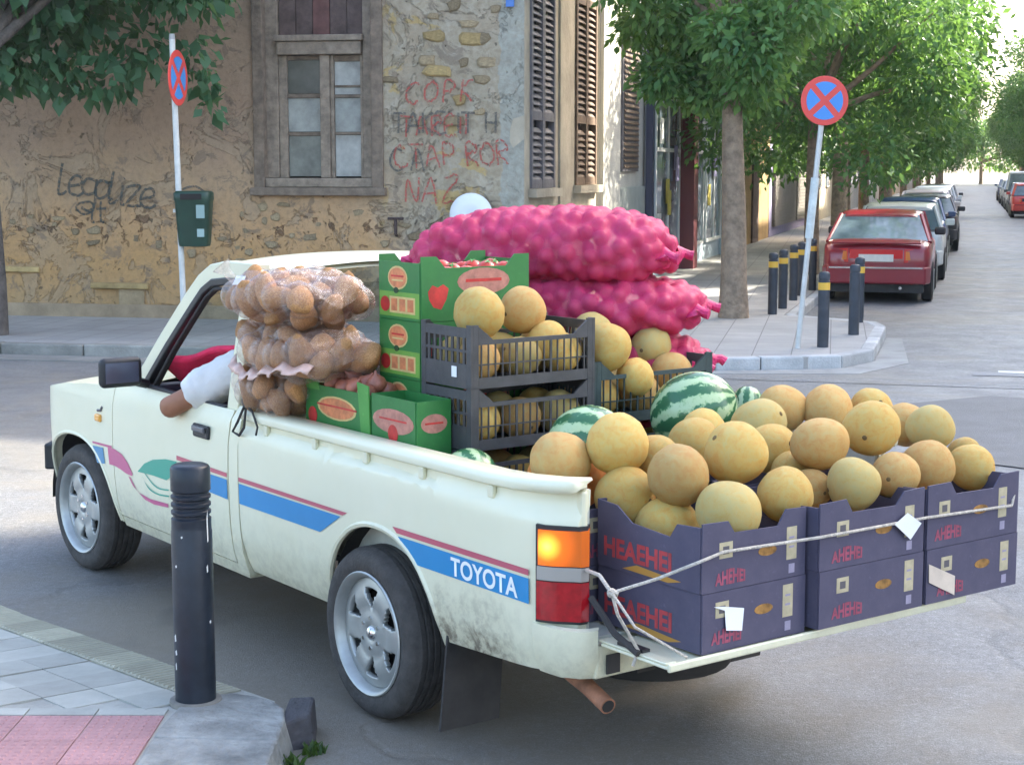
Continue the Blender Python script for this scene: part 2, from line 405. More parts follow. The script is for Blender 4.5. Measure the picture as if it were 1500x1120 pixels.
for i in range(13):                       # ribbed guide strip along the front edge
    a0, a1 = i*TW+.004, (i+1)*TW-.004
    if i == 0: continue
    tile_poly('ribbed_tile', [npt(a0,.012), npt(a1,.012), npt(a1,.21), npt(a0,.21)], M_TRIB, rnd.uniform(-.002,.002), ribs=6)
for j in range(11):                       # plain grey tiles behind it
    b0, b1 = .222+j*.20, .222+(j+1)*.20-.004
    for i in range(14):
        a0, a1 = i*.20+.004+(.0), (i+1)*.20-.001
        pts = [npt(a0,b0), npt(a1,b0), npt(a1,b1), npt(a0,b1)]
        cx = sum(p[0] for p in pts)/4; cy = sum(p[1] for p in pts)/4
        if cy < 5.74 or cx > -1.0: continue
        tile_poly('grey_tile', pts, M_TGREY, rnd.uniform(-.003,.003))
for j in range(7):                        # red studded tiles nearer the camera
    for i in range(7):
        x0 = -1.235-.25*(i+1); y0 = 5.66-.25*(j+1)
        tile_poly('red_tile', [(x0+.003,y0+.003,.12),(x0+.247,y0+.003,.12),(x0+.247,y0+.247,.12),(x0+.003,y0+.247,.12)], M_TRED, rnd.uniform(-.002,.002), dots=7)
for i in range(7):                        # a border row of narrow grey tiles
    x0 = -1.235-.25*(i+1)
    tile_poly('border_tile', [(x0+.003,5.664,.12),(x0+.247,5.664,.12),(x0+.247,5.735,.12),(x0+.003,5.735,.12)], M_TGREY, 0)
M_CKERB = mat('grey_corner_kerb', (.25,.25,.235), .85, var=.45, vscale=6, bump=1.0, bscale=28)
ks = [(-1.06,5.93),(-.99,5.62),(-1.0,5.15),(-1.03,4.6),(-1.06,4.0),(-1.1,3.2)]; ko = [(-.86,5.86),(-.80,5.60),(-.80,5.15),(-.82,4.6),(-.84,4.0),(-.86,3.2)]
ki = [(-1.19,5.80),(-1.225,5.55),(-1.23,5.15),(-1.23,4.6),(-1.23,4.0),(-1.23,3.2)]
M_CKERB2 = M_CKERB
head = [(-1.225,5.56),(-1.20,5.76),(-1.13,5.86),(-1.04,5.90),(-.95,5.885),(-.875,5.83),(-.825,5.75),(-.805,5.63),(-.80,5.42),(-1.228,5.42)]
rows = [head] + [[(-1.228,y0-.006),(-.80,y0-.006),(-.805,y1+.006),(-1.23,y1+.006)] for y0, y1 in ((5.42,4.85),(4.85,4.25),(4.25,3.65),(3.65,3.1))]
for pl_ in rows:                          # broad worn kerb stones round the corner and along the right-hand side
    m = MB(); n = len(pl_); cx = sum(p[0] for p in pl_)/n; cy = sum(p[1] for p in pl_)/n
    lo = [(x+.035*(1 if x > cx else 0), y, -.02) for x, y in pl_]; md = [(x, y, .112) for x, y in pl_]; hi = [(x+(cx-x)*.03, y+(cy-y)*.015, .126-.008*(1 if x > cx else 0)) for x, y in pl_]
    m.add(lo+md+hi, [tuple(range(3*n-1, 2*n-1, -1))] + [(i,(i+1) % n,n+(i+1) % n,n+i) for i in range(n)] + [(n+i,n+(i+1) % n,2*n+(i+1) % n,2*n+i) for i in range(n)])
    obj('kerb_stone', m, M_CKERB2, near, smooth=0, bevel=.010, seg=2)
m = MB(); m.hexa([(-.84,5.60,-.01),(-.70,5.66,-.01),(-.72,5.88,-.01),(-.84,5.90,-.01),(-.82,5.62,.10),(-.72,5.68,.12),(-.725,5.86,.125),(-.82,5.88,.115)])
tag(obj('broken_stone', m, M_DARKST, smooth=0, bevel=.012), 'dark broken stone block lying against the kerb corner by the bollard', 'stone')

# ---- weeds by the kerb
M_WEED = leaf_mat('weed_leaf', (.03,.07,.02), (.05,.10,.03), (.09,.15,.04))
def tuft(n, r, h, seed):
    q = random.Random(seed); m = MB()
    for k in range(n):
        a = q.uniform(0, 6.28); d = r*math.sqrt(q.random()); x, y = d*math.cos(a), d*math.sin(a); b = q.uniform(0, 6.28); L = h*q.uniform(.4, 1); w = L*.16
        dx, dy = math.cos(b), math.sin(b); o = q.uniform(.2, .8)*L
        m.add([(x-dy*w,y+dx*w,0),(x+dy*w,y-dx*w,0),(x+dx*o*.5+dy*w*.9,y+dy*o*.5-dx*w*.9,L*.6),(x+dx*o,y+dy*o,L*.9),(x+dx*o*.5-dy*w*.9,y+dy*o*.5+dx*w*.9,L*.6)], [(0,1,2,3,4)])
    return m
for i, (x, y, n, r, h, lb) in enumerate(((-.765,5.42,40,.05,.07,'low green weeds growing at the foot of the near kerb stone'), (-.70,5.60,30,.04,.06,'small green weed tuft beside the dark broken stone'), (-.74,5.22,60,.07,.07,'weeds at the kerb foot in the bottom edge of the picture'))):
    t = thing('weed', lb, 'weed', (x,y,0), 0, 'weeds along the near kerb'); obj('leaves', tuft(n,r,h,i), M_WEED, t, smooth=0, fixn=False)

# ================================================================== OLD CORNER HOUSE
def plaster(name):
    m = NT(name); p = m.obj(); sx = m.n('SeparateXYZ'); m.l(p, sx.inputs[0]); X, Z = sx.outputs[0], sx.outputs[2]
    big = m.noise(p, .55, 5, .62, .8); mid = m.noise(p, 1.9, 6, .65, .5); fine = m.noise(p, 14, 5, .7); stain = m.noise(p, 5, 5, .7, 1.0)
    # paint left on the wall: ochre low down, browner higher up; bare grey render towards the corner
    zz = m.math('ADD', Z, m.math('MULTIPLY', m.math('SUBTRACT', mid, .5), 1.1))
    low = m.ramp(m.math('DIVIDE', zz, 4.0), [(.0, (.40,.28,.15)), (.20, (.50,.30,.13)), (.34, (.51,.315,.16)), (.46, (.44,.30,.18)), (.62, (.36,.25,.17)), (.85, (.39,.275,.185))])
    xx = m.math('ADD', X, m.math('MULTIPLY', m.math('SUBTRACT', big, .5), 2.6))
    right = m.ramp(m.math('ADD', m.math('MULTIPLY', xx, .28), 1.0), [(.38, 0.0), (.60, 1.0)])
    bare = m.ramp(stain, [(.3, (.30,.25,.17)), (.5, (.40,.345,.25)), (.7, (.46,.41,.32))])
    c = m.mix(m.math('MULTIPLY', right, .9), low, bare)
    # peeled places showing render and yellow under-paint
    pe = m.ramp(m.noise(p, 1.15, 7, .72, 1.2), [(.545, 0.0), (.565, 1.0)])
    c = m.mix(m.math('MULTIPLY', pe, .38), c, (.37,.29,.20))
    ye = m.ramp(m.noise(p, .9, 6, .7, .6), [(.60, 0.0), (.62, 1.0)])
    c = m.mix(m.math('MULTIPLY', ye, m.math('MULTIPLY', right, .6)), c, (.50,.34,.10))
    gr = m.ramp(m.noise(p, 2.7, 7, .75, .9), [(.56, 0.0), (.60, 1.0)])
    c = m.mix(m.math('MULTIPLY', gr, .62), c, (.19,.15,.115))
    pits = m.ramp(m.noise(p, 7.5, 3, .6), [(.69, 0.0), (.72, 1.0)])
    c = m.mix(m.math('MULTIPLY', pits, .75), c, (.10,.08,.055))
    band = m.ramp(m.math('ADD', m.math('DIVIDE', Z, 4.0), m.math('MULTIPLY', m.math('SUBTRACT', mid, .5), .12)), [(.245, 0.0), (.30, 1.0), (.34, 1.0), (.395, 0.0)])
    crev = m.ramp(m.noise(p, 5.5, 6, .72, .8), [(.57, 0.0), (.61, 1.0)])
    c = m.mix(m.math('MULTIPLY', m.math('MULTIPLY', crev, band), .72), c, (.11,.06,.04))
    # soft quoin strip of grey-green render at the very corner
    co = m.ramp(m.math('ADD', X, m.math('MULTIPLY', m.math('SUBTRACT', mid, .5), .14)), [(-.0, 0.0), (.001, 0.0)])
    qn = m.math('GREATER_THAN', m.math('ADD', X, m.math('MULTIPLY', m.math('SUBTRACT', mid, .5), .3)), -.30)
    c = m.mix(m.math('MULTIPLY', qn, .85), c, m.ramp(stain, [(.3, (.30,.30,.25)), (.7, (.42,.42,.36))]))
    c = m.mix(m.ramp(fine, [(.30, .35), (.55, 0.0)]), c, (.16,.12,.08))
    m.l(c, m.b.inputs['Base Color']); m.b.inputs['Roughness'].default_value = .92; m.b.inputs['Specular IOR Level'].default_value = .2
    h = m.math('ADD', m.math('MULTIPLY', fine, .35), m.math('ADD', m.math('MULTIPLY', pe, -.5), m.math('MULTIPLY', mid, .8)))
    h = m.math('SUBTRACT', m.math('SUBTRACT', h, m.math('MULTIPLY', m.math('MULTIPLY', crev, band), .9)), m.math('MULTIPLY', pits, .8)); m.bump(h, .9, .035); return m.m
M_WALL = plaster('peeling_plaster')
M_SIDE = mat('side_render', (.40,.345,.255), .9, var=.3, vscale=1.5, bump=.6, bscale=12)
M_WOOD = mat('weathered_wood', (.19,.145,.105), .85, var=.35, vscale=9, bump=.6, bscale=30)
M_WOOD2 = mat('pale_weathered_wood', (.27,.215,.16), .85, var=.35, vscale=9, bump=.6, bscale=30)
M_BOARD = mat('dark_boarding', (.11,.075,.065), .8, var=.4, vscale=6, bump=.4)
M_SHUT = mat('grey_shutter_paint', (.135,.125,.13), .7, var=.25, vscale=10, bump=.3)
M_SHUTB = mat('brown_shutter_paint', (.155,.10,.06), .7, var=.3, vscale=10, bump=.3)
M_STONE = mat('exposed_stone', (.35,.265,.155), .9, var=.3, vscale=7, bump=.8, bscale=25, objvar=.3)
M_STONEY = mat('yellow_stone', (.42,.30,.13), .9, var=.25, vscale=7, bump=.7, bscale=25, objvar=.2)
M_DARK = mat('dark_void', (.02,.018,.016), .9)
house = thing('old_house', 'old corner house with peeling ochre plaster, graffiti and a weathered wooden window', 'house', CORNER, -A_E)
WX0, WX1, WZ0, WZ1, HH, WT = -3.42, -1.83, 1.81, 4.9, 8.5, .45
w = MB()
def wallgrid(x0, z0, x1, z1):
    nx, nz_ = max(2, int((x1-x0)/.14)), max(2, int((z1-z0)/.14))
    def f(a, b):
        x, z = x0+(x1-x0)*a, z0+(z1-z0)*b
        edge = min(x-x0, x1-x, z-z0, z1-z)
        d = .018*math.sin(3.1*x+1.7*z)*math.sin(2.3*z-1.1*x)+.012*math.sin(7.7*x-3.9*z)
        return (x, d if edge > .05 else 0.0, z)
    w.grid(f, nx, nz_)
for (x0, z0, x1, z1) in ((-14,0,WX0,HH), (WX1,0,0,HH), (WX0,0,WX1,WZ0), (WX0,WZ1,WX1,HH)): wallgrid(x0, z0, x1, z1)
# reveals of the window opening
w.add([(WX0,0,WZ0),(WX1,0,WZ0),(WX1,.4,WZ0),(WX0,.4,WZ0)], [(0,1,2,3)]); w.add([(WX0,0,WZ0),(WX0,.4,WZ0),(WX0,.4,WZ1),(WX0,0,WZ1)], [(0,1,2,3)])
w.add([(WX1,0,WZ0),(WX1,.4,WZ0),(WX1,.4,WZ1),(WX1,0,WZ1)], [(3,2,1,0)])
obj('front_wall', w, M_WALL, house, smooth=60, fixn=False)
SD = Vector((math.cos(A_E)*S.x - math.sin(A_E)*S.y, math.sin(A_E)*S.x + math.cos(A_E)*S.y, 0))  # S in the house frame
SNn = Vector((SD.y, -SD.x, 0))                                       # outward normal of the street side
def sp(t, out, z): p = SD*t + SNn*out; return (p.x, p.y, z)
def side_wall(t0, t1, h, parent, mt, th=.3, holes=()):
    m = MB(); zs = [0, h]; cur = t0
    segs = []
    for (a, b, z0, z1) in holes:
        segs.append((cur, a, 0, h)); segs.append((a, b, 0, z0)); segs.append((a, b, z1, h)); cur = b
    segs.append((cur, t1, 0, h))
    for (a, b, z0, z1) in segs:
        if b-a > .001: m.hexa([sp(a,0,z0),sp(b,0,z0),sp(b,-th,z0),sp(a,-th,z0),sp(a,0,z1),sp(b,0,z1),sp(b,-th,z1),sp(a,-th,z1)])
    return obj('side_wall', m, mt, parent, smooth=0)
SHUT = [(.26,1.48,1.80,4.35), (2.70,3.98,1.82,4.4)]
side_wall(.0, 4.06, HH, house, M_SIDE, holes=SHUT)
m = MB(); m.prism([(-14,.46),(-.5,.46),(SD.x*4.0-.4, SD.y*4.0),(-14,4.2)], 'z', HH-.25, HH); obj('roof', m, M_SIDE, house, smooth=0)
m = MB(); m.box(-14,.46,0,-13.9,4.2,HH-.26); m.box(-14,4.2,0,SD.x*4-.4,4.3,HH-.26); obj('rear_wall', m, M_SIDE, house, smooth=0)
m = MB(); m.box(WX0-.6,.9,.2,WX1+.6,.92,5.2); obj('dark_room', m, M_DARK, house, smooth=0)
m = MB(); m.box(-14,-.16,7.9,.12,.0-.002,8.2); m.box(-14,-.10,8.2,.08,-.002,8.35); obj('cornice', m, M_SIDE, house, smooth=0)
# front window
win = obj('window', MB().box(WX0+.01,.10,WZ0+.12,WX0+.24,.24,WZ1), M_WOOD2, house, smooth=0, bevel=.008)
fr = MB(); obj('frame_post', MB().box(WX1-.24,.10,WZ0+.12,WX1-.01,.24,WZ1), M_WOOD2, win, smooth=0, bevel=.008)
obj('outer_trim', MB().box(WX0-.05,-.045,WZ0-.02,WX0+.09,-.002+.10,WZ1), M_WOOD, win, smooth=0, bevel=.01)
obj('outer_trim', MB().box(WX1-.10,-.045,WZ0-.02,WX1+.05,.098,WZ1), M_WOOD, win, smooth=0, bevel=.01)
obj('sill', MB().box(WX0-.09,-.11,WZ0-.10,WX1+.09,.099,WZ0+.0), M_WOOD, win, smooth=0, bevel=.012)
obj('bottom_rail', MB().box(WX0+.09,-.02,WZ0+.004,WX1-.10,.20,WZ0+.118), M_WOOD2, win, smooth=0, bevel=.012)
obj('transom', MB().box(WX0+.245,.03,3.46,WX1-.245,.22,3.62), M_WOOD2, win, smooth=0, bevel=.012)
obj('transom_moulding', MB().box(WX0+.22,.0,3.625,WX1-.22,.16,3.70), M_WOOD2, win, smooth=0, bevel=.01)
obj('mullion', MB().box(-2.625,.08,WZ0+.12,-2.50,.20,3.455), M_WOOD2, win, smooth=0, bevel=.01)
for (x0, x1) in ((-3.175,-3.07),(-2.50+.003,-2.455),(-2.11,-2.075)):
    obj('casement_stile', MB().box(x0,.12,WZ0+.12,x1,.20,3.455), M_WOOD2, win, smooth=0, bevel=.006)
for x0, x1, lev in ((-3.067,-2.63,((2.46,.045),(2.93,.05),(3.40,.05))), (-2.452,-2.113,((2.47,.03),(2.93,.035),(3.38,.07),(3.06,.02)))):
    for z, h in lev: obj('glazing_bar', MB().box(x0,.14,z,x1,.19,z+h), M_WOOD, win, smooth=0)
def pane_mat(nm, c, rough=.25): return mat(nm, c, rough, var=.35, vscale=4, spec=.6)
MP_D = pane_mat('dark_pane', (.085,.085,.07)); MP_P = pane_mat('dusty_pale_pane', (.30,.31,.28), .4); MP_G = pane_mat('green_grey_pane', (.15,.16,.14)); MP_C = pane_mat('curtained_pane', (.36,.36,.33), .4)
for (x0, x1, z0, z1, mt) in ((-3.067,-2.63,2.985,3.395,MP_D),(-3.067,-2.63,2.51,2.925,MP_P),(-3.067,-2.63,1.95,2.455,MP_G),(-2.452,-2.113,3.085,3.375,MP_C),(-2.452,-2.113,2.97,3.055,MP_C),(-2.452,-2.113,2.505,2.925,MP_P),(-2.452,-2.113,1.95,2.465,MP_C)):
    obj('pane', MB().box(x0,.165,z0,x1,.172,z1), mt, win, smooth=0)
for k in range(5):
    x0 = -3.17+k*.222
    obj('board', MB().box(x0+.004,.15+.01*(k % 2),3.705,x0+.216,.175+.01*(k % 2),WZ1), M_BOARD if k != 2 else mat('reddish_board', (.15,.07,.06), .8, var=.3, vscale=6), win, smooth=0)
# louvred shutters on the street side
def shutter(t0, t1, z0, z1, parent, mt, name='shutter'):
    out = .03
    def bx(ta, tb, oa, ob, za, zb):
        return [sp(ta,oa,za),sp(tb,oa,za),sp(tb,ob,za),sp(ta,ob,za),sp(ta,oa,zb),sp(tb,oa,zb),sp(tb,ob,zb),sp(ta,ob,zb)]
    mid = (t0+t1)/2
    m = MB(); m.hexa(bx(t0,t0+.07,out,-.06,z0,z1))
    sh = obj(name, m, mt, parent, smooth=0)
    for a, b in ((mid-.06,mid-.003),(mid+.003,mid+.06),(t1-.07,t1)): obj('stile', MB().hexa(bx(a,b,out,-.06,z0,z1)), mt, sh, smooth=0)
    for (a, b) in ((t0+.07,mid-.06),(mid+.06,t1-.07)):
        for za in (z0, z0+.85, z1-.1): obj('rail', MB().hexa(bx(a,b,out-.006,-.05,za,za+.1)), mt, sh, smooth=0)
        n = 0
        z = z0+.13
        while z < z1-.14:
            if not (z0+.80 < z < z0+.96):
                o = obj('slat', MB().hexa([sp(a,out-.012,z-.03),sp(b,out-.012,z-.03),sp(b,-.03,z+.025),sp(a,-.03,z+.025),sp(a,out-.012,z-.018),sp(b,out-.012,z-.018),sp(b,-.03,z+.037),sp(a,-.03,z+.037)]), mt, sh, smooth=0)
            z += .085
    obj('backing', MB().hexa(bx(t0+.01,t1-.01,-.12,-.14,z0,z1)), M_DARK, sh, smooth=0)
    obj('sill', MB().hexa(bx(t0-.08,t1+.08,.11,.002,z0-.11,z0-.005)), M_SIDE, sh, smooth=0)
    return sh
shutter(*SHUT[0], house, M_SHUT); shutter(*SHUT[1], house, M_SHUTB)
m = MB(); m.hexa([sp(1.75,.03,.1),sp(2.35,.03,.1),sp(2.35,.002,.1),sp(1.75,.002,.1),sp(1.75,.03,7.8),sp(2.35,.03,7.8),sp(2.35,.002,7.8),sp(1.75,.002,7.8)])
obj('pilaster', m, M_SIDE, house, smooth=0)
# stones that show where the plaster has fallen
def rock(w_, h_, d_, q):
    m = MB(); n = 9; pts = []
    for k in range(n):
        a = 2*math.pi*k/n; rr = q.uniform(.8, 1.05); ca, sa = math.cos(a), math.sin(a)
        rr *= q.uniform(.82,1.12); e = .72; ca = math.copysign(abs(ca)**e, ca); sa = math.copysign(abs(sa)**e, sa)
        pts.append((ca*w_/2*rr, sa*h_/2*rr))
    vs = [(x, .02, z) for x, z in pts] + [(x*.96, -d_*.5, z*.96) for x, z in pts] + [(x*.72, -d_*q.uniform(.85,1.1), z*.72) for x, z in pts] + [(0,-d_,0)]
    fs = [(i,(i+1) % n,n+(i+1) % n,n+i) for i in range(n)] + [(n+i,n+(i+1) % n,2*n+(i+1) % n,2*n+i) for i in range(n)] + [(2*n+i,2*n+(i+1) % n,3*n) for i in range(n)]
    m.add(vs, fs); return m
q = random.Random(3); protos = []
for k in range(7): protos.append(rock(1, 1, 1, q))
prm = [mesh_of(p, 'stone', M_STONE, smooth=50) for p in protos]; prmy = [mesh_of(p, 'stone', M_STONEY, smooth=50) for p in protos]
def put_stone(x, z, w_, h_, d_, yellow=False, fill=None):
    o = bpy.data.objects.new('stone', (prmy if yellow else prm)[q.randrange(7)]); link(o, house)
    o.location = (x, 0.0, z); o.scale = (w_, d_, h_); o.rotation_euler = (0, q.uniform(-.12,.12), 0)
placed = []
for k in range(900):
    x = q.uniform(-6.9,-.35); c = 1.22 + .16*math.sin(x*1.7) - (.0 if x > -3.6 else .06); z = c + q.uniform(-.30,.30)*(1.0 if x > -3.7 else .45)
    if len(placed) > 46: break
    w_, h_ = q.uniform(.09,.26), q.uniform(.06,.13)
    if any(abs(x-a) < (w_+b)*.52 and abs(z-c2) < (h_+d)*.52 for a, c2, b, d in placed): continue
    placed.append((x,z,w_,h_)); put_stone(x, z, w_, h_, q.uniform(.008,.024))
for k in range(600):
    x = q.uniform(-1.7,-.33); z = q.uniform(2.4,4.4)
    if len(placed) > 66: break
    if q.random() > (z-2.0)/2.0: continue
    w_, h_ = q.uniform(.14,.36), q.uniform(.09,.18)
    if any(abs(x-a) < (w_+b)*.56 and abs(z-c2) < (h_+d)*.6 for a, c2, b, d in placed): continue
    placed.append((x,z,w_,h_)); put_stone(x, z, w_, h_, q.uniform(.012,.025), q.random() < .25)
put_stone(-1.09,3.24,.42,.17,.03,True); put_stone(-.68,3.62,.36,.2,.03,True)
# ledges of broken stone low on the wall
for (x0, x1, z0, z1, d) in ((-5.72,-4.93,.50,.575,.10), (-6.95,-6.45,.70,.77,.06), (-5.35,-5.0,.24,.50,.05)):
    obj('stone_ledge', MB().hexa([(x0,-d,z0+.01),(x1,-d*.8,z0),(x1,-.001,z0-.01),(x0,-.001,z0-.01),(x0,-d*.9,z1),(x1,-d*.7,z1-.01),(x1,-.001,z1+.01),(x0,-.001,z1+.01)]), M_STONEY if z0 > .4 else M_STONE, house, smooth=0, bevel=.015)
obj('plinth', MB().box(-14,-.05,-.02,-.02,-.022,.30), mat('plinth_render', (.33,.25,.16), .9, var=.3, vscale=3, bump=.6), house, smooth=0, bevel=.01)
obj('wall_hook', MB().tube([(-1.62,-.02,1.22),(-1.62,-.06,1.24),(-1.62,-.06,1.42)], .022, 6).tube([(-1.72,-.06,1.43),(-1.52,-.06,1.43)], .02, 6), mat('rusty_iron', (.06,.04,.035), .8), house)
# ---- graffiti, sprayed strokes a few mm proud of the plaster
ST = {'l': [[(.1,1),(.0,.1),(.15,0),(.3,.1)]], 'e': [[(.1,.3),(.5,.38),(.45,.6),(.25,.62),(.08,.4),(.12,.1),(.4,0),(.6,.1)]],
 'g': [[(.5,.55),(.2,.62),(.05,.35),(.2,.12),(.5,.2),(.52,.6),(.5,-.2),(.3,-.42),(.05,-.3)]], 'a': [[(.5,.55),(.2,.62),(.05,.3),(.2,.05),(.5,.2),(.52,.6),(.55,.05),(.68,.05)]],
 'i': [[(.15,.6),(.12,.05),(.25,.0)],[(.17,.82),(.2,.84)]], 'z': [[(.0,.6),(.5,.62),(.05,.05),(.55,.0)]], 't': [[(.25,1),(.22,.1),(.4,0)],[(.0,.62),(.5,.66)]],
 'C': [[(.6,.9),(.3,1),(.05,.6),(.1,.2),(.4,0),(.65,.12)]], 'O': [[(.35,1),(.05,.7),(.08,.2),(.35,0),(.62,.25),(.62,.75),(.35,1)]], 'P': [[(.1,0),(.12,1),(.5,.95),(.6,.7),(.45,.5),(.12,.48)]],
 'K': [[(.1,0),(.1,1)],[(.6,1),(.1,.5),(.62,0)]], 'T': [[(.0,1),(.7,.97)],[(.35,.97),(.32,0)]], 'A': [[(.0,0),(.3,1),(.62,0)],[(.12,.36),(.5,.38)]], 'E': [[(.55,1),(.08,1),(.08,0),(.58,.02)],[(.08,.5),(.45,.52)]],
 'I': [[(.15,1),(.13,0)]], 'R': [[(.1,0),(.1,1),(.5,.93),(.55,.65),(.12,.5),(.6,0)]], 'N': [[(.08,0),(.08,1),(.55,.02),(.56,1)]], 'Z': [[(.02,1),(.6,1),(.05,0),(.65,.02)]], 'H': [[(.08,1),(.08,0)],[(.58,1),(.56,0)],[(.08,.5),(.57,.5)]],
 'S': [[(.6,.88),(.3,1),(.08,.75),(.5,.45),(.55,.15),(.25,0),(.02,.12)]]}
def smooth_line(pts, k=5):
    if len(pts) < 3: return pts
    out = []
    P = [pts[0]]+list(pts)+[pts[-1]]
    for i in range(1, len(P)-2):
        for j in range(k):
            t = j/k; p0, p1, p2, p3 = P[i-1], P[i], P[i+1], P[i+2]
            out.append(tuple(.5*((2*p1[c])+(-p0[c]+p2[c])*t+(2*p0[c]-5*p1[c]+4*p2[c]-p3[c])*t*t+(-p0[c]+3*p1[c]-3*p2[c]+p3[c])*t**3) for c in (0,1)))
    out.append(P[-2]); return out
def ribbon(m, pts, wd, y):
    n = len(pts); L = []; Rr = []
    for i in range(n):
        a, b = pts[max(0,i-1)], pts[min(n-1,i+1)]; dx, dz = b[0]-a[0], b[1]-a[1]; l = math.hypot(dx,dz) or 1; px, pz = -dz/l*wd/2, dx/l*wd/2
        L.append((pts[i][0]+px, y, pts[i][1]+pz)); Rr.append((pts[i][0]-px, y, pts[i][1]-pz))
    m.add(L+Rr, [(i,i+1,n+i+1,n+i) for i in range(n-1)])
def write(name, text, x, z, h, wd, mt, adv=.75, slant=0, drop=0, y=-.036, jit=.0):
    m = MB(); q2 = random.Random(name+text); cx = x; i = 0
    for ch in text:
        if ch == ' ': cx += h*.4; continue
        wmax = 0
        for k, s in enumerate(ST[ch]):
            pts = smooth_line(s); yy = y - .0006*(i % 5); i += 1
            ribbon(m, [(cx+px*h+slant*pz*h, z+pz*h+drop*(cx-x)+q2.uniform(-1,1)*jit) for px, pz in pts], wd, yy)
            wmax = max(wmax, max(p[0] for p in s))
        cx += (wmax+.14)*h*adv
    return obj(name, m, mt, house, smooth=0, fixn=False)
def spray(nm, c):
    m = NT(nm); n = m.noise(m.obj(), 28, 4, .7); m.b.inputs['Base Color'].default_value = (*c, 1); m.b.inputs['Roughness'].default_value = .8
    m.l(m.ramp(n, [(.36, .0), (.52, .88)]), m.b.inputs['Alpha']); return m.m
M_SPB = spray('black_spray_paint', (.055,.065,.06)); M_SPR = spray('red_spray_paint', (.42,.075,.055)); M_SPG = spray('faded_black_spray', (.10,.095,.08))
write('graffiti', 'legalize', -6.15, 1.72, .40, .036, M_SPB, adv=.66, drop=-.16, slant=.1)
write('graffiti', 'it', -5.72, 1.36, .27, .030, M_SPB, adv=.9)
m = MB(); ribbon(m, smooth_line([(-5.87,1.60),(-5.70,1.62),(-5.66,1.52),(-5.80,1.46),(-5.90,1.54),(-5.86,1.60)]), .028, -.037); obj('graffiti', m, M_SPB, house, smooth=0, fixn=False)
m = MB(); ribbon(m, smooth_line([(-4.45,1.78),(-4.25,1.82),(-4.05,1.65),(-4.08,1.45),(-4.2,1.33)]), .028, -.037); obj('graffiti', m, M_SPG, house, smooth=0, fixn=False)
write('graffiti', 'COPK', -1.50, 2.84, .26, .024, M_SPR, adv=1.15, drop=.06, jit=.022, slant=.12)
write('graffiti', 'TAKE IT H', -1.66, 2.48, .25, .028, M_SPG, adv=.92, drop=.0)
write('graffiti', 'TAREII', -1.56, 2.44, .24, .022, M_SPR, adv=1.0, drop=.02, jit=.024)
write('graffiti', 'CTAP ROR', -1.64, 2.06, .27, .022, M_SPR, adv=.95, drop=.03, jit=.024, slant=-.08)
write('graffiti', 'CA', -1.70, 2.02, .27, .026, M_SPG, adv=1.3)
write('graffiti', 'NAZ', -1.52, 1.62, .30, .024, M_SPR, adv=1.1, drop=.05, jit=.018, slant=.1)
obj('house_number', MB().box(-.22,-.045,3.99,-.12,-.026,4.12), mat('blue_enamel', (.05,.17,.50), .3), house, smooth=0)
# ---- white dish by the wall behind the sacks
t = thing('wall_dish', 'white round dish fixed to the old house wall behind the onion sacks', 'dish', fw(-.63,.20,1.48), -A_E)
obj('dish', MB().lathe([(.0,-.02),(.12,-.045),(.2,-.03),(.26,0),(.272,.02),(.262,.03),(.2,.0),(.0,.005)], 32, axis='y'), mat('white_enamel', (.78,.80,.80), .35), t)
obj('bracket', MB().tube([(0,.01,0),(0,.12,-.05),(0,.20,-.05)], .02, 8), M_SHUT, t); obj('hub', MB().lathe([(0,-.075),(.022,-.07),(.022,-.03)], 12, axis='y'), M_SHUT, t)

# ================================================================== OTHER BUILDINGS
def building(label, s0, s1, lat, depth, h, mt, side=1, name='building', feats=(), win=None, cat='building'):
    """side=1: stands left of the street with its front at lat, facing right"""
    L = s1-s0
    o = thing(name, label, cat, st(s0, lat), math.pi/2 - A_S)     # local x along the street, local -y towards the street on the left row
    k = 1 if side > 0 else -1
    m = MB(); y0, y1 = (0, depth) if side > 0 else (-depth, 0)
    m.box(.02, y0, 0, L-.02, y1, h); obj('walls', m, mt, o, smooth=0)
    m = MB(); m.box(-.05+.08, y0-.1*0+.05, h+.003, L-.03, y1-.05, h+.45); obj('parapet', m, mt, o, smooth=0)
    return o
def front_box(o, name, x0, x1, z0, z1, d0, d1, mt, side=1):
    y0, y1 = (-d1, -d0) if side > 0 else (d0, d1)
    return obj(name, MB().box(x0, y0, z0, x1, y1, z1), mt, o, smooth=0)
M_PALE2 = mat('pale_render', (.50,.48,.42), .85, var=.18, vscale=1.5, bump=.4)
M_BLUEG = mat('blue_grey_render', (.42,.50,.56), .8, var=.15, vscale=2, bump=.3)
M_OCH = mat('ochre_render', (.42,.28,.12), .85, var=.2, vscale=2, bump=.3)
M_GREYR = mat('grey_roller_shutter', (.24,.22,.19), .6, var=.12, vscale=3)
M_MAUVE = mat('mauve_paint', (.34,.31,.47), .7, var=.1)
M_CREAM = mat('cream_render', (.50,.44,.33), .85, var=.15, vscale=1)
M_GREYB = mat('grey_concrete_render', (.33,.32,.30), .85, var=.15, vscale=1)
M_SHOPG = mat('shop_glass', (.20,.25,.30), .08, spec=.8, var=.3, vscale=.7)
M_WHT = mat('white_frame_paint', (.70,.71,.70), .5)
M_DRED = mat('dark_red_paint', (.16,.035,.04), .5); M_DBLUE = mat('dark_blue_paint', (.035,.04,.075), .5)
B0 = 20.45
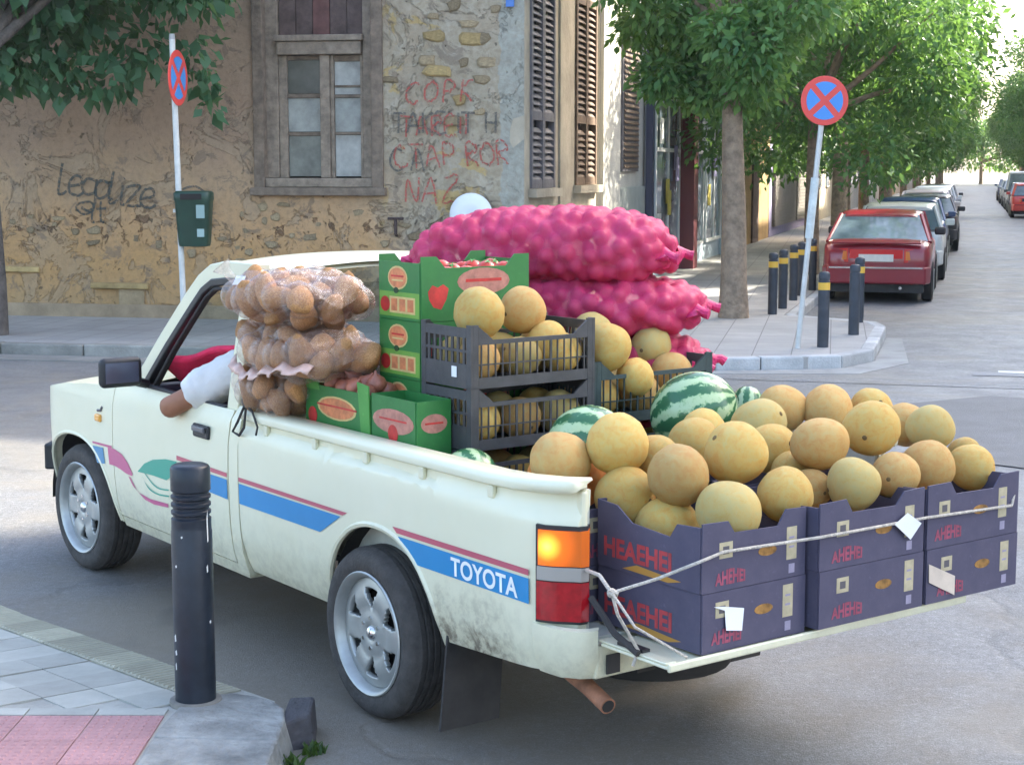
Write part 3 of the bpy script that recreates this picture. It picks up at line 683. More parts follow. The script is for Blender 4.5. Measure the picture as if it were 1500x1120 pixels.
def rowwin(o, L, h, mt, side=1, z0=4.6, gap=3.0):
    nf = int((h-z0)/3.2); nw = max(1, int(L/gap))
    for f in range(nf):
        for i in range(nw):
            x = (i+.5)*L/nw; z = z0+f*3.2
            wd = front_box(o, 'window', x-.6, x+.6, z, z+1.9, .002, .04, M_SHOPG, side)
            front_box_parent = obj('frame', MB().box(x-.66, -.07 if side > 0 else .002, z-.06, x+.66, -.042 if side > 0 else .07, z-.0), M_WHT, wd, smooth=0)
b = building('narrow pale rendered house beside the old corner house with a louvred shutter', B0+4.1, B0+8.15, -5.4, 8, 10, M_PALE2)
front_box(b, 'pilaster', .04, 1.30, 0, 9.6, .002, .06, M_PALE2)
front_box(b, 'plinth', 1.32, 3.9, 0, 1.75, .002, .05, mat('green_grey_plinth', (.36,.38,.34), .8, var=.15, vscale=3))
sh3 = front_box(b, 'shutter', 1.52, 2.86, 2.0, 4.4, .002, .05, M_SHUT)
for k in range(26): obj('slat', MB().hexa([(1.6,-.075,2.06+k*.088),(2.78,-.075,2.06+k*.088),(2.78,-.052,2.10+k*.088),(1.6,-.052,2.10+k*.088),(1.6,-.075,2.075+k*.088),(2.78,-.075,2.075+k*.088),(2.78,-.052,2.115+k*.088),(1.6,-.052,2.115+k*.088)]), M_SHUTB, sh3, smooth=0)
front_box(b, 'drain_pipe', 3.45, 3.6, .1, 9.5, .06, .18, M_DBLUE); front_box(b, 'white_pilaster', 3.62, 3.98, .1, 9.4, .002, .08, M_WHT)
b = building('blue grey shop building with glass front and a dark red pillar', B0+8.2, B0+20.1, -5.4, 10, 14, M_BLUEG)
for i, (x0, x1) in enumerate(((.35,2.9),(3.6,5.9),(6.2,8.4))):
    p = front_box(b, 'shop_window', x0, x1, .55, 3.3, .002, .03, M_SHOPG)
    for xx in (x0, (x0+x1)/2, x1-.07): obj('frame', MB().box(xx, -.06, .55, xx+.07, -.032, 3.3), M_WHT, p, smooth=0)
    for zz in (.50, 2.35, 3.3): obj('frame', MB().box(x0, -.065, zz, x1, -.032, zz+.07), M_WHT, p, smooth=0)
M_POST = [mat('poster_'+n, c, .6, var=.4, vscale=5) for n, c in (('white', (.6,.62,.62)), ('yellow', (.5,.42,.08)), ('violet', (.22,.2,.36)))]
for k in range(14): front_box(b, 'poster', .45+(k*.83) % 7.4, .85+(k*.83) % 7.4, .8+(k*.61) % 1.9, 1.25+(k*.61) % 1.9, .066+.0022*k, .067+.0022*k, M_POST[k % 3])
front_box(b, 'pillar', 2.95, 3.42, 0, 3.9, .002, .32, M_DRED); front_box(b, 'wall_panel', 8.5, 11.6, .05, 3.8, .002, .12, mat('pale_blue_panel', (.46,.57,.67), .6, var=.1, vscale=3))
front_box(b, 'canopy', .2, 11.7, 3.95, 4.2, .002, .7, M_WHT); rowwin(b, 11.9, 14, M_BLUEG, z0=5.0)
b = building('ochre rendered building behind the street tree trunk', B0+20.2, B0+26.3, -5.4, 9, 11, M_OCH)
front_box(b, 'door', 2.2, 3.4, .1, 2.4, .002, .05, M_BOARD); rowwin(b, 6, 11, M_OCH)
b = building('grey building with wide metal roller shutters beside the ochre one', B0+26.4, B0+40.5, -5.4, 12, 13, M_MAUVE)
for x0, x1 in ((.7,6.6),(7.0,13.4)):
    p = front_box(b, 'roller_shutter', x0, x1, .4, 3.4, .002, .08, M_GREYR)
    for k in range(28): obj('slat', MB().box(x0+.02, -.098, .42+k*.105, x1-.02, -.082, .50+k*.105), M_GREYR, p, smooth=0)
rowwin(b, 14, 13, M_MAUVE)
cur = B0+40.6
for i, (L, h, mt, lb) in enumerate(((14,15,M_CREAM,'cream apartment block beyond the grey shutters, half hidden by trees'),(17,17,M_GREYB,'grey concrete apartment block behind the street trees'),(16,14,M_PALE2,'pale apartment block far down the left of the street'),(20,18,M_OCH,'tall ochre block far along the left row behind the trees'),(22,16,M_CREAM,'cream coloured block second from the far end on the left'),(30,18,M_GREYB,'large grey block far off on the left of the street'),(50,17,M_PALE2,'long pale block closing the left row in the distance'))):
    b = building(lb, cur, cur+L, -5.4, 12, h, mt); rowwin(b, L, h, mt, z0=1.4, gap=3.4); cur += L+.1
BR = [(18.5,17.0,6.2,9.5,M_CREAM,'low cream shop house on the right corner'),(28.3,7.4,10,16,M_GREYB,'grey house next along the right of the street'),(39.5,15,10,11,M_PALE2,'pale right hand apartment house'),(54.6,20,10,12,M_CREAM,'cream right hand apartment house'),(74.8,9,10,12,M_GREYB,'grey right hand house before the gap'),(96,26,10,17,M_PALE2,'pale far right block'),(122.2,40,10,17,M_OCH,'ochre far right block'),(162.4,60,10,18,M_CREAM,'cream block at the far right end')]
RIGHT_H = {}
for i, (s0, L, dp, h, mt, lb) in enumerate(BR):
    b = building(lb, s0, s0+L if i else s0+9.6, 7.8, dp if i else 14, h, mt, side=-1); rowwin(b, L if i else 9.6, h, mt, side=-1, z0=1.4, gap=3.4)
# unseen taller block to the right, added to keep low sun off the junction
b = building('unseen tall block to the right, added to shade the junction', 18.6, 34, 22.2, 40, 28, M_GREYB, side=-1)

# ================================================================== TREES
M_BARK = mat('bark', (.27,.20,.14), .9, var=.35, vscale=10, bump=1.0, bscale=22)
M_BARKD = mat('dark_bark', (.11,.095,.085), .9, var=.35, vscale=10, bump=1.0, bscale=22)
M_LF = [leaf_mat('street_tree_leaf', (.04,.125,.05), (.08,.21,.075), (.15,.29,.085)), leaf_mat('pale_street_tree_leaf', (.05,.14,.05), (.095,.225,.07), (.17,.31,.085)), leaf_mat('dark_mulberry_leaf', (.02,.07,.04), (.045,.13,.07), (.11,.25,.13))]
def leaf_cloud(clumps, n, size, seed, droop=.5, aspect=.45):
    g = np.random.default_rng(seed); C = np.array([c[:3] for c in clumps]); Rr = np.array([c[3] for c in clumps])
    wgt = Rr**2; pick = g.choice(len(clumps), n, p=wgt/wgt.sum())
    d = g.normal(size=(n,3)); d /= np.linalg.norm(d, axis=1, keepdims=True)
    rad = Rr[pick]*(1-.55*g.random(n)**1.6)*(1+.12*g.normal(size=n)); P = C[pick] + d*rad[:,None]*np.array([1,1,.8])
    ax = d*.7 + g.normal(size=(n,3))*.6; ax[:,2] -= droop; ax /= np.linalg.norm(ax, axis=1, keepdims=True)
    up = d + g.normal(size=(n,3))*.8 + np.array([0,0,.5]); sd_ = np.cross(ax, up); sd_ /= np.linalg.norm(sd_, axis=1, keepdims=True)
    nr = np.cross(sd_, ax); L = size*(.6+.8*g.random(n))[:,None]; W = L*aspect
    base = P; tip = P+ax*L; l = P+ax*L*.45+sd_*W*.5+nr*L*.06; r = P+ax*L*.45-sd_*W*.5+nr*L*.06
    V = np.stack([base, r, tip, l], 1).reshape(-1,3)
    me = bpy.data.meshes.new('crown'); me.vertices.add(n*4); me.vertices.foreach_set('co', V.ravel().astype(np.float32))
    me.loops.add(n*4); me.loops.foreach_set('vertex_index', np.arange(n*4, dtype=np.int32)); me.polygons.add(n)
    me.polygons.foreach_set('loop_start', np.arange(0, n*4, 4, dtype=np.int32)); me.update(calc_edges=True); me.validate()
    return me
def crown_clumps(c, rx, ry, rz, n, r0, r1, seed, zmin=None):
    q = random.Random(seed); out = []
    while len(out) < n:
        p = [q.uniform(-1,1) for _ in range(3)]; d = math.sqrt(sum(x*x for x in p))
        if d > 1 or d < .25: continue
        z = c[2]+p[2]*rz
        if zmin and z < zmin: continue
        out.append((c[0]+p[0]*rx, c[1]+p[1]*ry, z, q.uniform(r0, r1)))
    return out
def limbs(m, top, clumps, r, seed, k=9):
    q = random.Random(seed); cs = sorted(clumps, key=lambda c: -c[3])[:k]
    for c in cs:
        e = Vector(c[:3]); mid = top.lerp(e, .5)+Vector((q.uniform(-.2,.2),q.uniform(-.2,.2),q.uniform(-.1,.3))); m.tube([top, mid, e], [r*.55, r*.32, r*.08], 7)
TREE_MESH = {}
def tree_kind(key, seed, hgt, rad, nl, size, mt, r=.14, lean=(.0,.0), bark=M_BARK, zc=None, rz=None, ncl=34, zmin=1.9):
    zc = zc or hgt*.66; rz = rz or hgt*.34
    cl = crown_clumps((lean[0], lean[1], zc), rad, rad, rz, ncl, rad*.20, rad*.36, seed, zmin)
    q = random.Random(seed+1); m = MB(); top = Vector((lean[0]*.7, lean[1]*.7, zc-rz*.55))
    pts = [Vector((0,0,-.05)), Vector((q.uniform(-.03,.03),q.uniform(-.03,.03),.5)), Vector((lean[0]*.15,lean[1]*.15,1.3)), Vector((lean[0]*.45,lean[1]*.45,(1.3+top.z)/2)), top]
    m.tube(pts, [r*1.25, r*1.02, r*.95, r*.82, r*.7], 12); limbs(m, top, cl, r, seed)
    lc = leaf_cloud(cl, nl, size, seed); lc.materials.append(mt)
    TREE_MESH[key] = (mesh_of(m, 'trunk', bark, smooth=60), lc)
def put_tree(key, loc, label, rz=0, group=None, sc=1.0, name='street_tree'):
    t = thing(name, label, 'tree', loc, rz, group); t.scale = (sc,sc,sc); a, b = TREE_MESH[key]
    link(bpy.data.objects.new('trunk', a), t); o = link(bpy.data.objects.new('crown', b), t); return t
tree_kind('near', 11, 6.6, 1.62, 26000, .13, M_LF[1], r=.165, lean=(-.16,-.05), zc=4.6, rz=2.5, ncl=40, zmin=2.3)
tree_kind('a', 23, 7.0, 2.9, 26000, .155, M_LF[0], r=.15, zc=4.7, rz=2.9, ncl=38, zmin=1.75)
tree_kind('b', 37, 7.4, 2.7, 21000, .165, M_LF[1], r=.16, zc=4.9, rz=2.8, ncl=34, zmin=2.2)
tree_kind('big', 51, 10, 3.6, 9000, .22, M_LF[1], r=.17, zc=7.6, rz=2.6, ncl=30, zmin=4.6)
GT = 'trees along the left pavement'; GR = 'trees along the right of the street'
put_tree('near', st(21.33,-2.89,.13), 'street tree with a bare curved trunk on the corner pavement behind the melon truck', .4, GT)
TL_ = [(30.6,'a','leafy street tree just past the bollards, its crown over the red car'),(35.5,'b','street tree over the white car behind the red one'),(40.5,'a','street tree fourth from the corner, over the dark blue car'),(46,'b','street tree fifth from the corner on the left'),(54,'a','street tree over the pale parked car on the left'),(63,'b','paler street tree midway down the left row'),(74,'a','dark street tree two thirds down the left row'),(87,'b','distant street tree before the sunlit gap on the left'),(102,'a','distant street tree after the sunlit gap on the left'),(120,'b','far street tree near the end of the left row'),(145,'a','farthest left street tree of dark green'),(175,'b','farthest left street tree of pale green')]
for i, (s0, k, lb) in enumerate(TL_): put_tree(k, st(s0, -2.75+.15*math.sin(i*2.1), .13), lb, i*1.9, GT, (.92 if i == 0 else 1.0+.08*math.sin(i*1.3)))
TR_ = [(47,'big','tall sparse tree on the right whose branches hang in the top right corner'),(76,'b','right hand street tree behind the bright red car'),(86,'a','right hand street tree past the bright red car'),(97,'b','right hand tree over the white cars'),(110,'a','right hand far dark street tree'),(126,'b','right hand far pale street tree'),(150,'a','right hand street tree near the end of the road'),(180,'b','last right hand street tree')]
for i, (s0, k, lb) in enumerate(TR_): put_tree(k, st(s0, 5.4 if i == 0 else 5.3, .13), lb, i*2.3+1, GR, 1.0 if i == 0 else 1.22)
tree_kind('far', 77, 9, 5, 2600, .6, M_LF[1], r=.25, zc=5.2, rz=4, ncl=26, zmin=1.5)
for i, (s0, la, lb) in enumerate(((225,-3.5,'broad tree closing the end of the street on the left'),(232,1.5,'broad tree closing the end of the street in the middle'),(228,6.5,'broad tree closing the end of the street on the right'))): put_tree('far', st(s0, la), lb, i*1.2, 'trees closing the far end of the street', name='distant_tree')
# tree on the left edge, crown hanging into the top left corner
LT = Vector((-6.02,19.1,.13)); cl = crown_clumps((.1,.45,4.6), 2.5, 1.2, 1.7, 40, .42, .78, 5, 3.3) + [(2.42,.55,2.95,.2),(2.52,.5,2.66,.17),(2.3,.5,3.25,.3),(1.2,.5,3.05,.42),(.2,.3,3.15,.5),(.8,.4,2.95,.34),(1.7,.5,3.35,.42)]
t = thing('mulberry_tree', 'dark leafy tree at the left edge, crown hanging over the old house wall', 'tree', LT)
m = MB(); m.tube([(0,0,-.05),(.02,0,.6),(-.02,0,1.6),(.05,-.1,2.6),(.1,-.3,3.4)], [.16,.135,.13,.12,.10], 12); limbs(m, Vector((.1,-.3,3.2)), cl, .14, 3, 12); obj('trunk', m, M_BARKD, t, smooth=60)
lc = leaf_cloud(cl, 9500, .19, 9, droop=.9, aspect=.62); lc.materials.append(M_LF[2]); link(bpy.data.objects.new('crown', lc), t)

# ================================================================== STREET FURNITURE
M_BOLL = mat('bollard_paint', (.016,.021,.030), .36, var=.35, vscale=9, bump=.06, bscale=40, spec=.38)
M_BOLLF = mat('far_bollard_paint', (.035,.042,.055), .5, var=.25, vscale=8)
M_YEL = mat('yellow_reflective_band', (.75,.45,.06), .35)
M_GALV = mat('galvanised_steel', (.55,.56,.55), .45, metal=.4, var=.12, vscale=12)
M_WPOLE = mat('white_pole_paint', (.62,.63,.60), .5, var=.15, vscale=9)
M_CHIP = mat('scratched_white_paint', (.72,.72,.68), .7)
t = thing('bollard', 'dark steel bollard with a ringed top and chipped paint on the near pavement corner', 'bollard', (-1.155,5.82,.118))
rr = .0715
prof = [(.0,.880),(.054,.879),(.0655,.874),(rr,.864),(rr,.79)]
for z in (.785,.757,.729,.701): prof += [(rr,z),(rr-.007,z-.005),(rr-.007,z-.013),(rr,z-.018)]
prof += [(rr,.66),(rr+.0005,.64),(rr+.002,.636),(rr+.002,0)]
obj('post', MB().lathe(prof, 40), M_BOLL, t, smooth=40)
obj('base_collar', MB().lathe([(rr+.0025,.012),(rr+.022,.010),(rr+.026,-.01)], 32), mat('mortar_collar', (.22,.20,.17), .9, var=.3, vscale=12), t)
q = random.Random(12)
for k, (a, z, h, w_) in enumerate(((-2.55,.235,.030,.010),(-2.50,.185,.022,.010),(-2.52,.13,.03,.007),(-.55,.60,.12,.006),(-.62,.49,.03,.006),(-1.9,.62,.01,.006),(-.5,.30,.014,.008),(-2.3,.51,.012,.007))):
    r2 = rr+.0026; da = w_/r2; m = MB()
    m.add([(r2*math.cos(a),r2*math.sin(a),z),(r2*math.cos(a+da),r2*math.sin(a+da),z+.004),(r2*math.cos(a+da*.7),r2*math.sin(a+da*.7),z+h),(r2*math.cos(a-da*.3),r2*math.sin(a-da*.3),z+h*.7)], [(0,1,2,3)])
    obj('paint_chip', m, M_CHIP, t, smooth=0)
# far bollards
pm = mesh_of(MB().lathe([(0,.82),(.04,.815),(.058,.80),(.062,.78),(.062,.74),(.056,.735),(.056,.725),(.062,.72),(.062,0)], 20), 'post', M_BOLLF, 40)
bm_ = mesh_of(MB().lathe([(.0622,.700),(.0645,.699),(.0645,.621),(.0622,.62)], 20), 'reflective_band', M_YEL, 40)
FB = [((3.46,21.83),'bollard nearest the tree trunk in the row on the far corner pavement',1),((3.74,22.72),'bollard second from the tree trunk in the far corner row',1),((4.13,24.16),'bollard third from the tree trunk, just left of the sign pole',1),((4.40,25.05),'bollard fourth from the tree trunk, close behind the sign pole',1),((4.78,26.2),'bollard at the far end of the row beside the red car',1),((3.37,17.77),'bollard standing alone right of the no stopping sign pole, nearest the road corner',1),((3.98,19.11),'dark bollard without a clear band in front of the red car',0),((4.36,20.66),'bollard just behind the bandless one in front of the red car',1)]
for (x, y), lb, band in FB:
    t = thing('bollard', lb, 'bollard', (x,y,.13), 0, 'bollards on the far corner pavement'); link(bpy.data.objects.new('post', pm), t)
    if band: link(bpy.data.objects.new('reflective_band', bm_), t)
M_SRED = mat('sign_red', (.72,.07,.06), .4); M_SBLUE = mat('sign_blue', (.06,.26,.66), .4); M_SBACK = mat('sign_back', (.4,.4,.4), .5)
def no_stopping(t, c, rz, r, tilt=0):
    """round no-stopping sign: red disc with four blue fields between a red cross"""
    d = obj('sign_disc', MB().lathe([(0,-.006),(r-.004,-.006),(r,-.003),(r,.003),(r-.004,.006),(0,.006)], 48, axis='y'), M_SRED, t, loc=c, rot=(0,tilt,rz))
    obj('back_plate', MB().lathe([(0,.0068),(r-.006,.0068),(r-.006,.0074),(0,.0078)], 40, axis='y'), M_SBACK, d)
    for k in range(4):
        a0 = k*math.pi/2 + math.pi/4*0; pts = []
        hw = .125*r; ri, ro = .0, .77*r
        # field between the arms of a diagonal cross: centred on a multiple of 90 degrees
        ca = k*math.pi/2; n = 12; half = math.pi/4 - math.asin(hw/ro)
        apex = hw*math.sqrt(2)
        pts.append((apex*math.cos(ca), apex*math.sin(ca)))
        for j in range(n+1):
            a = ca-half+2*half*j/n; pts.append((ro*math.cos(a), ro*math.sin(a)))
        m = MB(); m.prism(pts, 'y', -.0085, -.0062); obj('blue_field', m, M_SBLUE, d, smooth=0)
    return d
t = thing('road_sign', 'round red and blue no stopping sign on a leaning grey pole at the far corner', 'sign', (3.07,17.63,.13))
obj('pole', MB().tube([(0,0,-.05),(.10,-.0,1.2),(.205,-.0,2.42),(.22,0,2.60)], .030, 12), M_GALV, t)
no_stopping(t, (.222,-.045,2.625), .12, .258, .06)
obj('clamp', MB().box(.18,-.04,2.5,.25,.03,2.55), M_GALV, t, smooth=0)
obj('pole_sleeve', MB().tube([(.098,0,1.18),(.150,0,1.82)], .044, 12), mat('taped_paper', (.60,.64,.62), .7, var=.2, vscale=8), t)
t = thing('road_sign', 'no stopping sign seen almost edge on, on a white pole with a green bin', 'sign', (-3.83,18.9,.13))
obj('pole', MB().tube([(.06,0,-.05),(.03,0,1.6),(.0,0,3.36)], .034, 12), M_WPOLE, t)
obj('pole_cap', MB().tube([(0,0,3.36),(0,0,3.42)], [.037,.03], 12), M_SBACK, t)
no_stopping(t, (.058,-.02,2.93), 1.42, .31)
M_BIN = mat('green_bin_plastic', (.013,.045,.028), .45, var=.2, vscale=6)
t = thing('litter_bin', 'small dark green litter bin hung on the white sign pole', 'bin', (-3.625,18.88,1.17))
prof = []
def binring(z, w_, d_):
    out = []
    for k in range(24):
        a = 2*math.pi*k/24; ca, sa = math.cos(a), math.sin(a); out.append((math.copysign(abs(ca)**.45, ca)*w_, math.copysign(abs(sa)**.45, sa)*d_, z))
    return out
lv = [binring(0,.165,.14), binring(.05,.175,.15), binring(.50,.205,.165), binring(.53,.215,.175), binring(.60,.215,.175), binring(.625,.19,.15)]
m = MB(); vs = [p for r_ in lv for p in r_]; m.add(vs, [(i*24+k,i*24+(k+1) % 24,(i+1)*24+(k+1) % 24,(i+1)*24+k) for i in range(5) for k in range(24)] + [tuple(range(23,-1,-1)), tuple(range(120,144))])
obj('body', m, M_BIN, t, smooth=50)
obj('slot', MB().box(-.12,-.184,.53,.12,-.176,.595), M_DARK, t, smooth=0); obj('notice', MB().box(.055,-.178,.32,.15,-.171,.47), mat('grey_green_label', (.25,.36,.34), .5), t, smooth=0)
obj('notice', MB().box(.06,-.172,.11,.14,-.163,.2), mat('pale_green_label', (.3,.42,.40), .5), t, smooth=0)
obj('bracket', MB().box(-.235,-.03,.38,-.2,.03,.42), M_GALV, t, smooth=0)

# ================================================================== PARKED CARS
M_TYRE = mat('tyre_rubber', (.058,.052,.047), .85, var=.3, vscale=20, bump=.3, bscale=90)
M_TYREF = mat('far_tyre_rubber', (.03,.03,.03), .85)
M_ALLOY = mat('dull_alloy', (.42,.43,.41), .42, metal=.6, var=.1, vscale=15)
M_BLKP = mat('black_plastic', (.022,.022,.024), .55, var=.2, vscale=10)
M_CGLASS = mat('car_glass', (.16,.22,.25), .06, spec=1.0, var=.5, vscale=1.2)
M_CHROME = mat('chrome', (.7,.7,.7), .15, metal=1)
M_PLATE = mat('number_plate', (.68,.67,.62), .5, var=.1, vscale=10)
M_REDL = mat('red_lamp_plastic', (.60,.03,.03), .15, coat=.5); M_ORL = mat('orange_lamp_plastic', (.65,.17,.03), .15, coat=.5)
def car_paint(nm, c): return mat(nm, c, .28, coat=.7, var=.06, vscale=2)
def make_car(label, group, paint, L=4.35, W=1.66, H=1.37, kind='sedan', detail=True):
    """x forward from the rear bumper, y left, z up"""
    t = thing('parked_car', label, 'car', (0,0,0), 0, group)
    hw = W/2
    van = kind == 'van'
    # station: x, half width, sill z, waist z, top z (bonnet / boot lid)
    st_ = [(0,.86,.36,.78,.80),(.05,.93,.30,.86,.88),(.25,.975,.24,.90,.945),(.7,1,.22,.91,.965),(1.4,1,.22,.91,.97),(2.4,1,.22,.90,.96),(3.0,.995,.22,.88,.955),(3.6,.98,.24,.83,.90),(4.1,.94,.28,.74,.79),(4.3,.88,.33,.62,.66),(4.35,.80,.38,.55,.58)]
    st_ = [(x/4.35*L, w_, a, b, c) for x, w_, a, b, c in st_]
    m = MB(); rings = []
    for x, w_, a, b, c in st_:
        w_ *= hw; h = []
        for y, z in ((0,a),(.80,a),(.95,a+.05),(.985,a+.16),(1.0,(a+b)/2+.05),(.985,b-.04),(.955,b),(.86,c-.015),(.55,c),(0,c+.008)): h.append((x, y*w_, z))
        rings.append(h + [(x, -y, z) for x, y, z in h[-2:0:-1]])
    n = len(rings[0]); vs = [p for r_ in rings for p in r_]; fs = [(i*n+k,i*n+(k+1) % n,(i+1)*n+(k+1) % n,(i+1)*n+k) for i in range(len(rings)-1) for k in range(n)]
    fs += [tuple(range(n-1,-1,-1)), tuple((len(rings)-1)*n+k for k in range(n))]
    m.add(vs, fs); obj('body', m, paint, t, smooth=45)
    # greenhouse: glass tub with painted roof and pillars
    zb = .93; x0, x1, x2, x3 = (.55,1.20,2.45,3.25)
    if kind == 'hatch': x0, x1 = .12, .45
    if van: x0, x1, x2, x3 = .05, .12, 2.9, 3.6
    x0, x1, x2, x3 = [x/4.35*L for x in (x0,x1,x2,x3)]
    gw, rw = hw*.93, hw*.74
    m = MB(); lo = [(x0,gw,zb),(x3,gw*.94,zb-.03),(x3,-gw*.94,zb-.03),(x0,-gw,zb)]; hi = [(x1,rw,H-.05),(x2,rw,H-.05),(x2,-rw,H-.05),(x1,-rw,H-.05)]
    m.hexa(lo+hi); obj('window_glass', m, M_CGLASS, t, smooth=0)
    m = MB(); rg = []
    for x, zt, k in ((x1-.06,H-.07,.92),(x1+.06,H-.02,1.0),((x1+x2)/2,H+.0,1.02),(x2-.06,H-.03,1.0),(x2+.06,H-.08,.92)):
        rg.append([(x,y*rw*k,z) for y, z in ((1.04,zt-.05),(1.0,zt-.015),(.8,zt+.012),(0,zt+.025),(-.8,zt+.012),(-1.0,zt-.015),(-1.04,zt-.05))])
    vs = [p for r_ in rg for p in r_]; fs = [(i*7+k,i*7+k+1,(i+1)*7+k+1,(i+1)*7+k) for i in range(4) for k in range(6)] + [tuple(range(6,-1,-1)), tuple(28+k for k in range(7))] + [(i*7+6,i*7,(i+1)*7,(i+1)*7+6) for i in range(4)]
    m.add(vs, fs); obj('roof', m, paint, t, smooth=45)
    for sgn in (1,-1):
        for a, b in (((x0,gw,zb),(x1,rw,H-.05)),((x3,gw*.94,zb-.03),(x2,rw,H-.05)),(((x0+x3)/2-.1,gw*.98,zb-.02),((x1+x2)/2,rw,H-.05))):
            obj('pillar', MB().tube([(a[0],sgn*(a[1]+.006),a[2]-.02),(b[0],sgn*(b[1]+.008),b[2])], .034, 6), paint, t)
    # wheels
    wm = MB().lathe([(.0,0),(.29,.0),(.305,.03),(.305,.14),(.29,.17),(.0,.17)], 22, axis='y')
    rm = MB().lathe([(.0,.0),(.05,-.012),(.16,.0),(.185,-.015),(.2,-.006)], 18, axis='y')
    for xx in (.78/4.35*L, 3.42/4.35*L):
        for sgn in (1,-1):
            wh = obj('wheel', wm, M_TYREF, t, loc=(xx, sgn*(hw-.01), .305), rot=(0,0,0 if sgn < 0 else math.pi)); wh.location.y = sgn*(hw+.012)
            obj('rim', rm, M_ALLOY, wh)
            obj('wheel_arch', MB().lathe([(.0,.0),(.335,.0),(.35,.005),(.35,.012)], 22, axis='y'), M_BLKP, t, loc=(xx, sgn*(hw-.0), .315), rot=(0,0,0 if sgn < 0 else math.pi))
    # rear end
    bw = hw*.90
    obj('rear_bumper', MB().hexa([(-.09,-bw,.30),(.12,-hw*.99,.30),(.12,hw*.99,.30),(-.09,bw,.30),(-.10,-bw*.98,.56),(.12,-hw*.995,.56),(.12,hw*.995,.56),(-.10,bw*.98,.56)]), paint, t, smooth=0, bevel=.03, seg=3)
    obj('bumper_strip', MB().box(-.112,-bw*.93,.535,-.09,bw*.93,.556), M_CHROME if detail else M_BLKP, t, smooth=0)
    for sgn in (1,-1):
        lm = obj('tail_light', MB().hexa([(-.012,sgn*hw*.50,.62),(.05,sgn*hw*.93,.62),(.12,sgn*hw*.93,.62),(.06,sgn*hw*.50,.62),(-.005,sgn*hw*.50,.83),(.055,sgn*hw*.925,.83),(.12,sgn*hw*.92,.83),(.06,sgn*hw*.50,.83)]), M_REDL, t, smooth=0, bevel=.01)
        obj('lamp_segment', MB().hexa([(-.016,sgn*hw*.53,.66),(.018,sgn*hw*.72,.66),(.05,sgn*hw*.72,.66),(.03,sgn*hw*.53,.66),(-.012,sgn*hw*.53,.79),(.022,sgn*hw*.72,.79),(.05,sgn*hw*.72,.79),(.03,sgn*hw*.53,.79)]), M_ORL, lm, smooth=0)
        obj('headlight', MB().box(L-.10,sgn*hw*.45-.14,.56,L-.02,sgn*hw*.45+.14,.68), M_CHROME, t, smooth=0, bevel=.02)
        obj('mirror', MB().box(x3-.12,sgn*hw*.95-.09+sgn*.1,.93,x3-.02,sgn*hw*.95+.09+sgn*.1,1.06), paint if not detail else M_BLKP, t, smooth=0, bevel=.03)
    obj('garnish', MB().box(-.006,-hw*.48,.68,.06,hw*.48,.82), M_REDL if detail else M_BLKP, t, smooth=0)
    obj('number_plate', MB().box(-.022,-.26,.635,-.008,.26,.745), M_PLATE, t, smooth=0)
    obj('underside', MB().box(.1,-hw*.86,.16,L-.2,hw*.86,.30), M_BLKP, t, smooth=0)
    if kind == 'sedan': obj('boot_spoiler', MB().hexa([(-.0,-hw*.8,.90),(.12,-hw*.8,.94),(.12,hw*.8,.94),(-.0,hw*.8,.90),(-.02,-hw*.8,.925),(.11,-hw*.8,.965),(.11,hw*.8,.965),(-.02,hw*.8,.925)]), paint, t, smooth=0, bevel=.008)
    obj('exhaust', MB().tube([(-.07,-hw*.45,.24),(.2,-hw*.45,.24)], .025, 8), M_CHROME, t)
    return t
CARS = [((25.75,-1.33),'red',(.26,.018,.03),'sedan',1.37,4.35,'dark red saloon parked at the kerb facing away, behind the bollards'),
        ((31.0,-1.22),'white',(.66,.69,.68),'hatch',1.40,3.9,'white hatchback parked just in front of the dark red car'),
        ((36.6,-1.25),'blue',(.03,.075,.20),'sedan',1.40,4.3,'dark blue car parked ahead of the white hatchback'),
        ((42.2,-1.05),'black',(.02,.022,.03),'sedan',1.38,4.3,'black car parked ahead of the dark blue one'),
        ((48.4,-1.2),'pink_white',(.60,.55,.54),'sedan',1.42,4.3,'pale pinkish car parked midway along the left of the street'),
        ((54.5,-1.2),'silver',(.45,.47,.50),'sedan',1.40,4.3,'silver car beyond the pale pinkish one'),
        ((61.0,-1.2),'white',(.66,.69,.68),'hatch',1.42,4.0,'distant white car in the left parked row'),
        ((68.0,-1.2),'black',(.02,.022,.03),'sedan',1.40,4.3,'distant black car at the end of the left row')]
CARR = [((72.0,2.55),'bright_red',(.62,.05,.035),'hatch',1.45,4.0,'bright red car parked on the right, cut by the picture edge'),
        ((79.5,2.6),'black',(.02,.022,.03),'sedan',1.40,4.3,'black car beyond the bright red one on the right'),
        ((86.0,2.6),'white',(.66,.69,.68),'van',1.9,4.5,'white van parked far along the right'),
        ((93.0,2.6),'silver',(.45,.47,.50),'sedan',1.40,4.3,'silver car far along the right past the white van'),
        ((101.0,2.6),'white',(.66,.69,.68),'hatch',1.42,4.0,'white car farther along the right'),
        ((110.0,2.6),'blue',(.03,.075,.20),'sedan',1.40,4.3,'blue car near the far end of the right row')]
PC = {}
for lst, grp in ((CARS,'cars parked along the left kerb'),(CARR,'cars parked along the right kerb')):
    for (s0, la), cn, c, kd, H, L, lb in lst:
        if cn not in PC: PC[cn] = car_paint(cn+'_car_paint', c)
        o = make_car(lb, grp, PC[cn], L=L, H=H, kind=kd, detail=(s0 < 30)); o.location = st(s0, la, .006); o.rotation_euler.z = math.pi/2-A_S

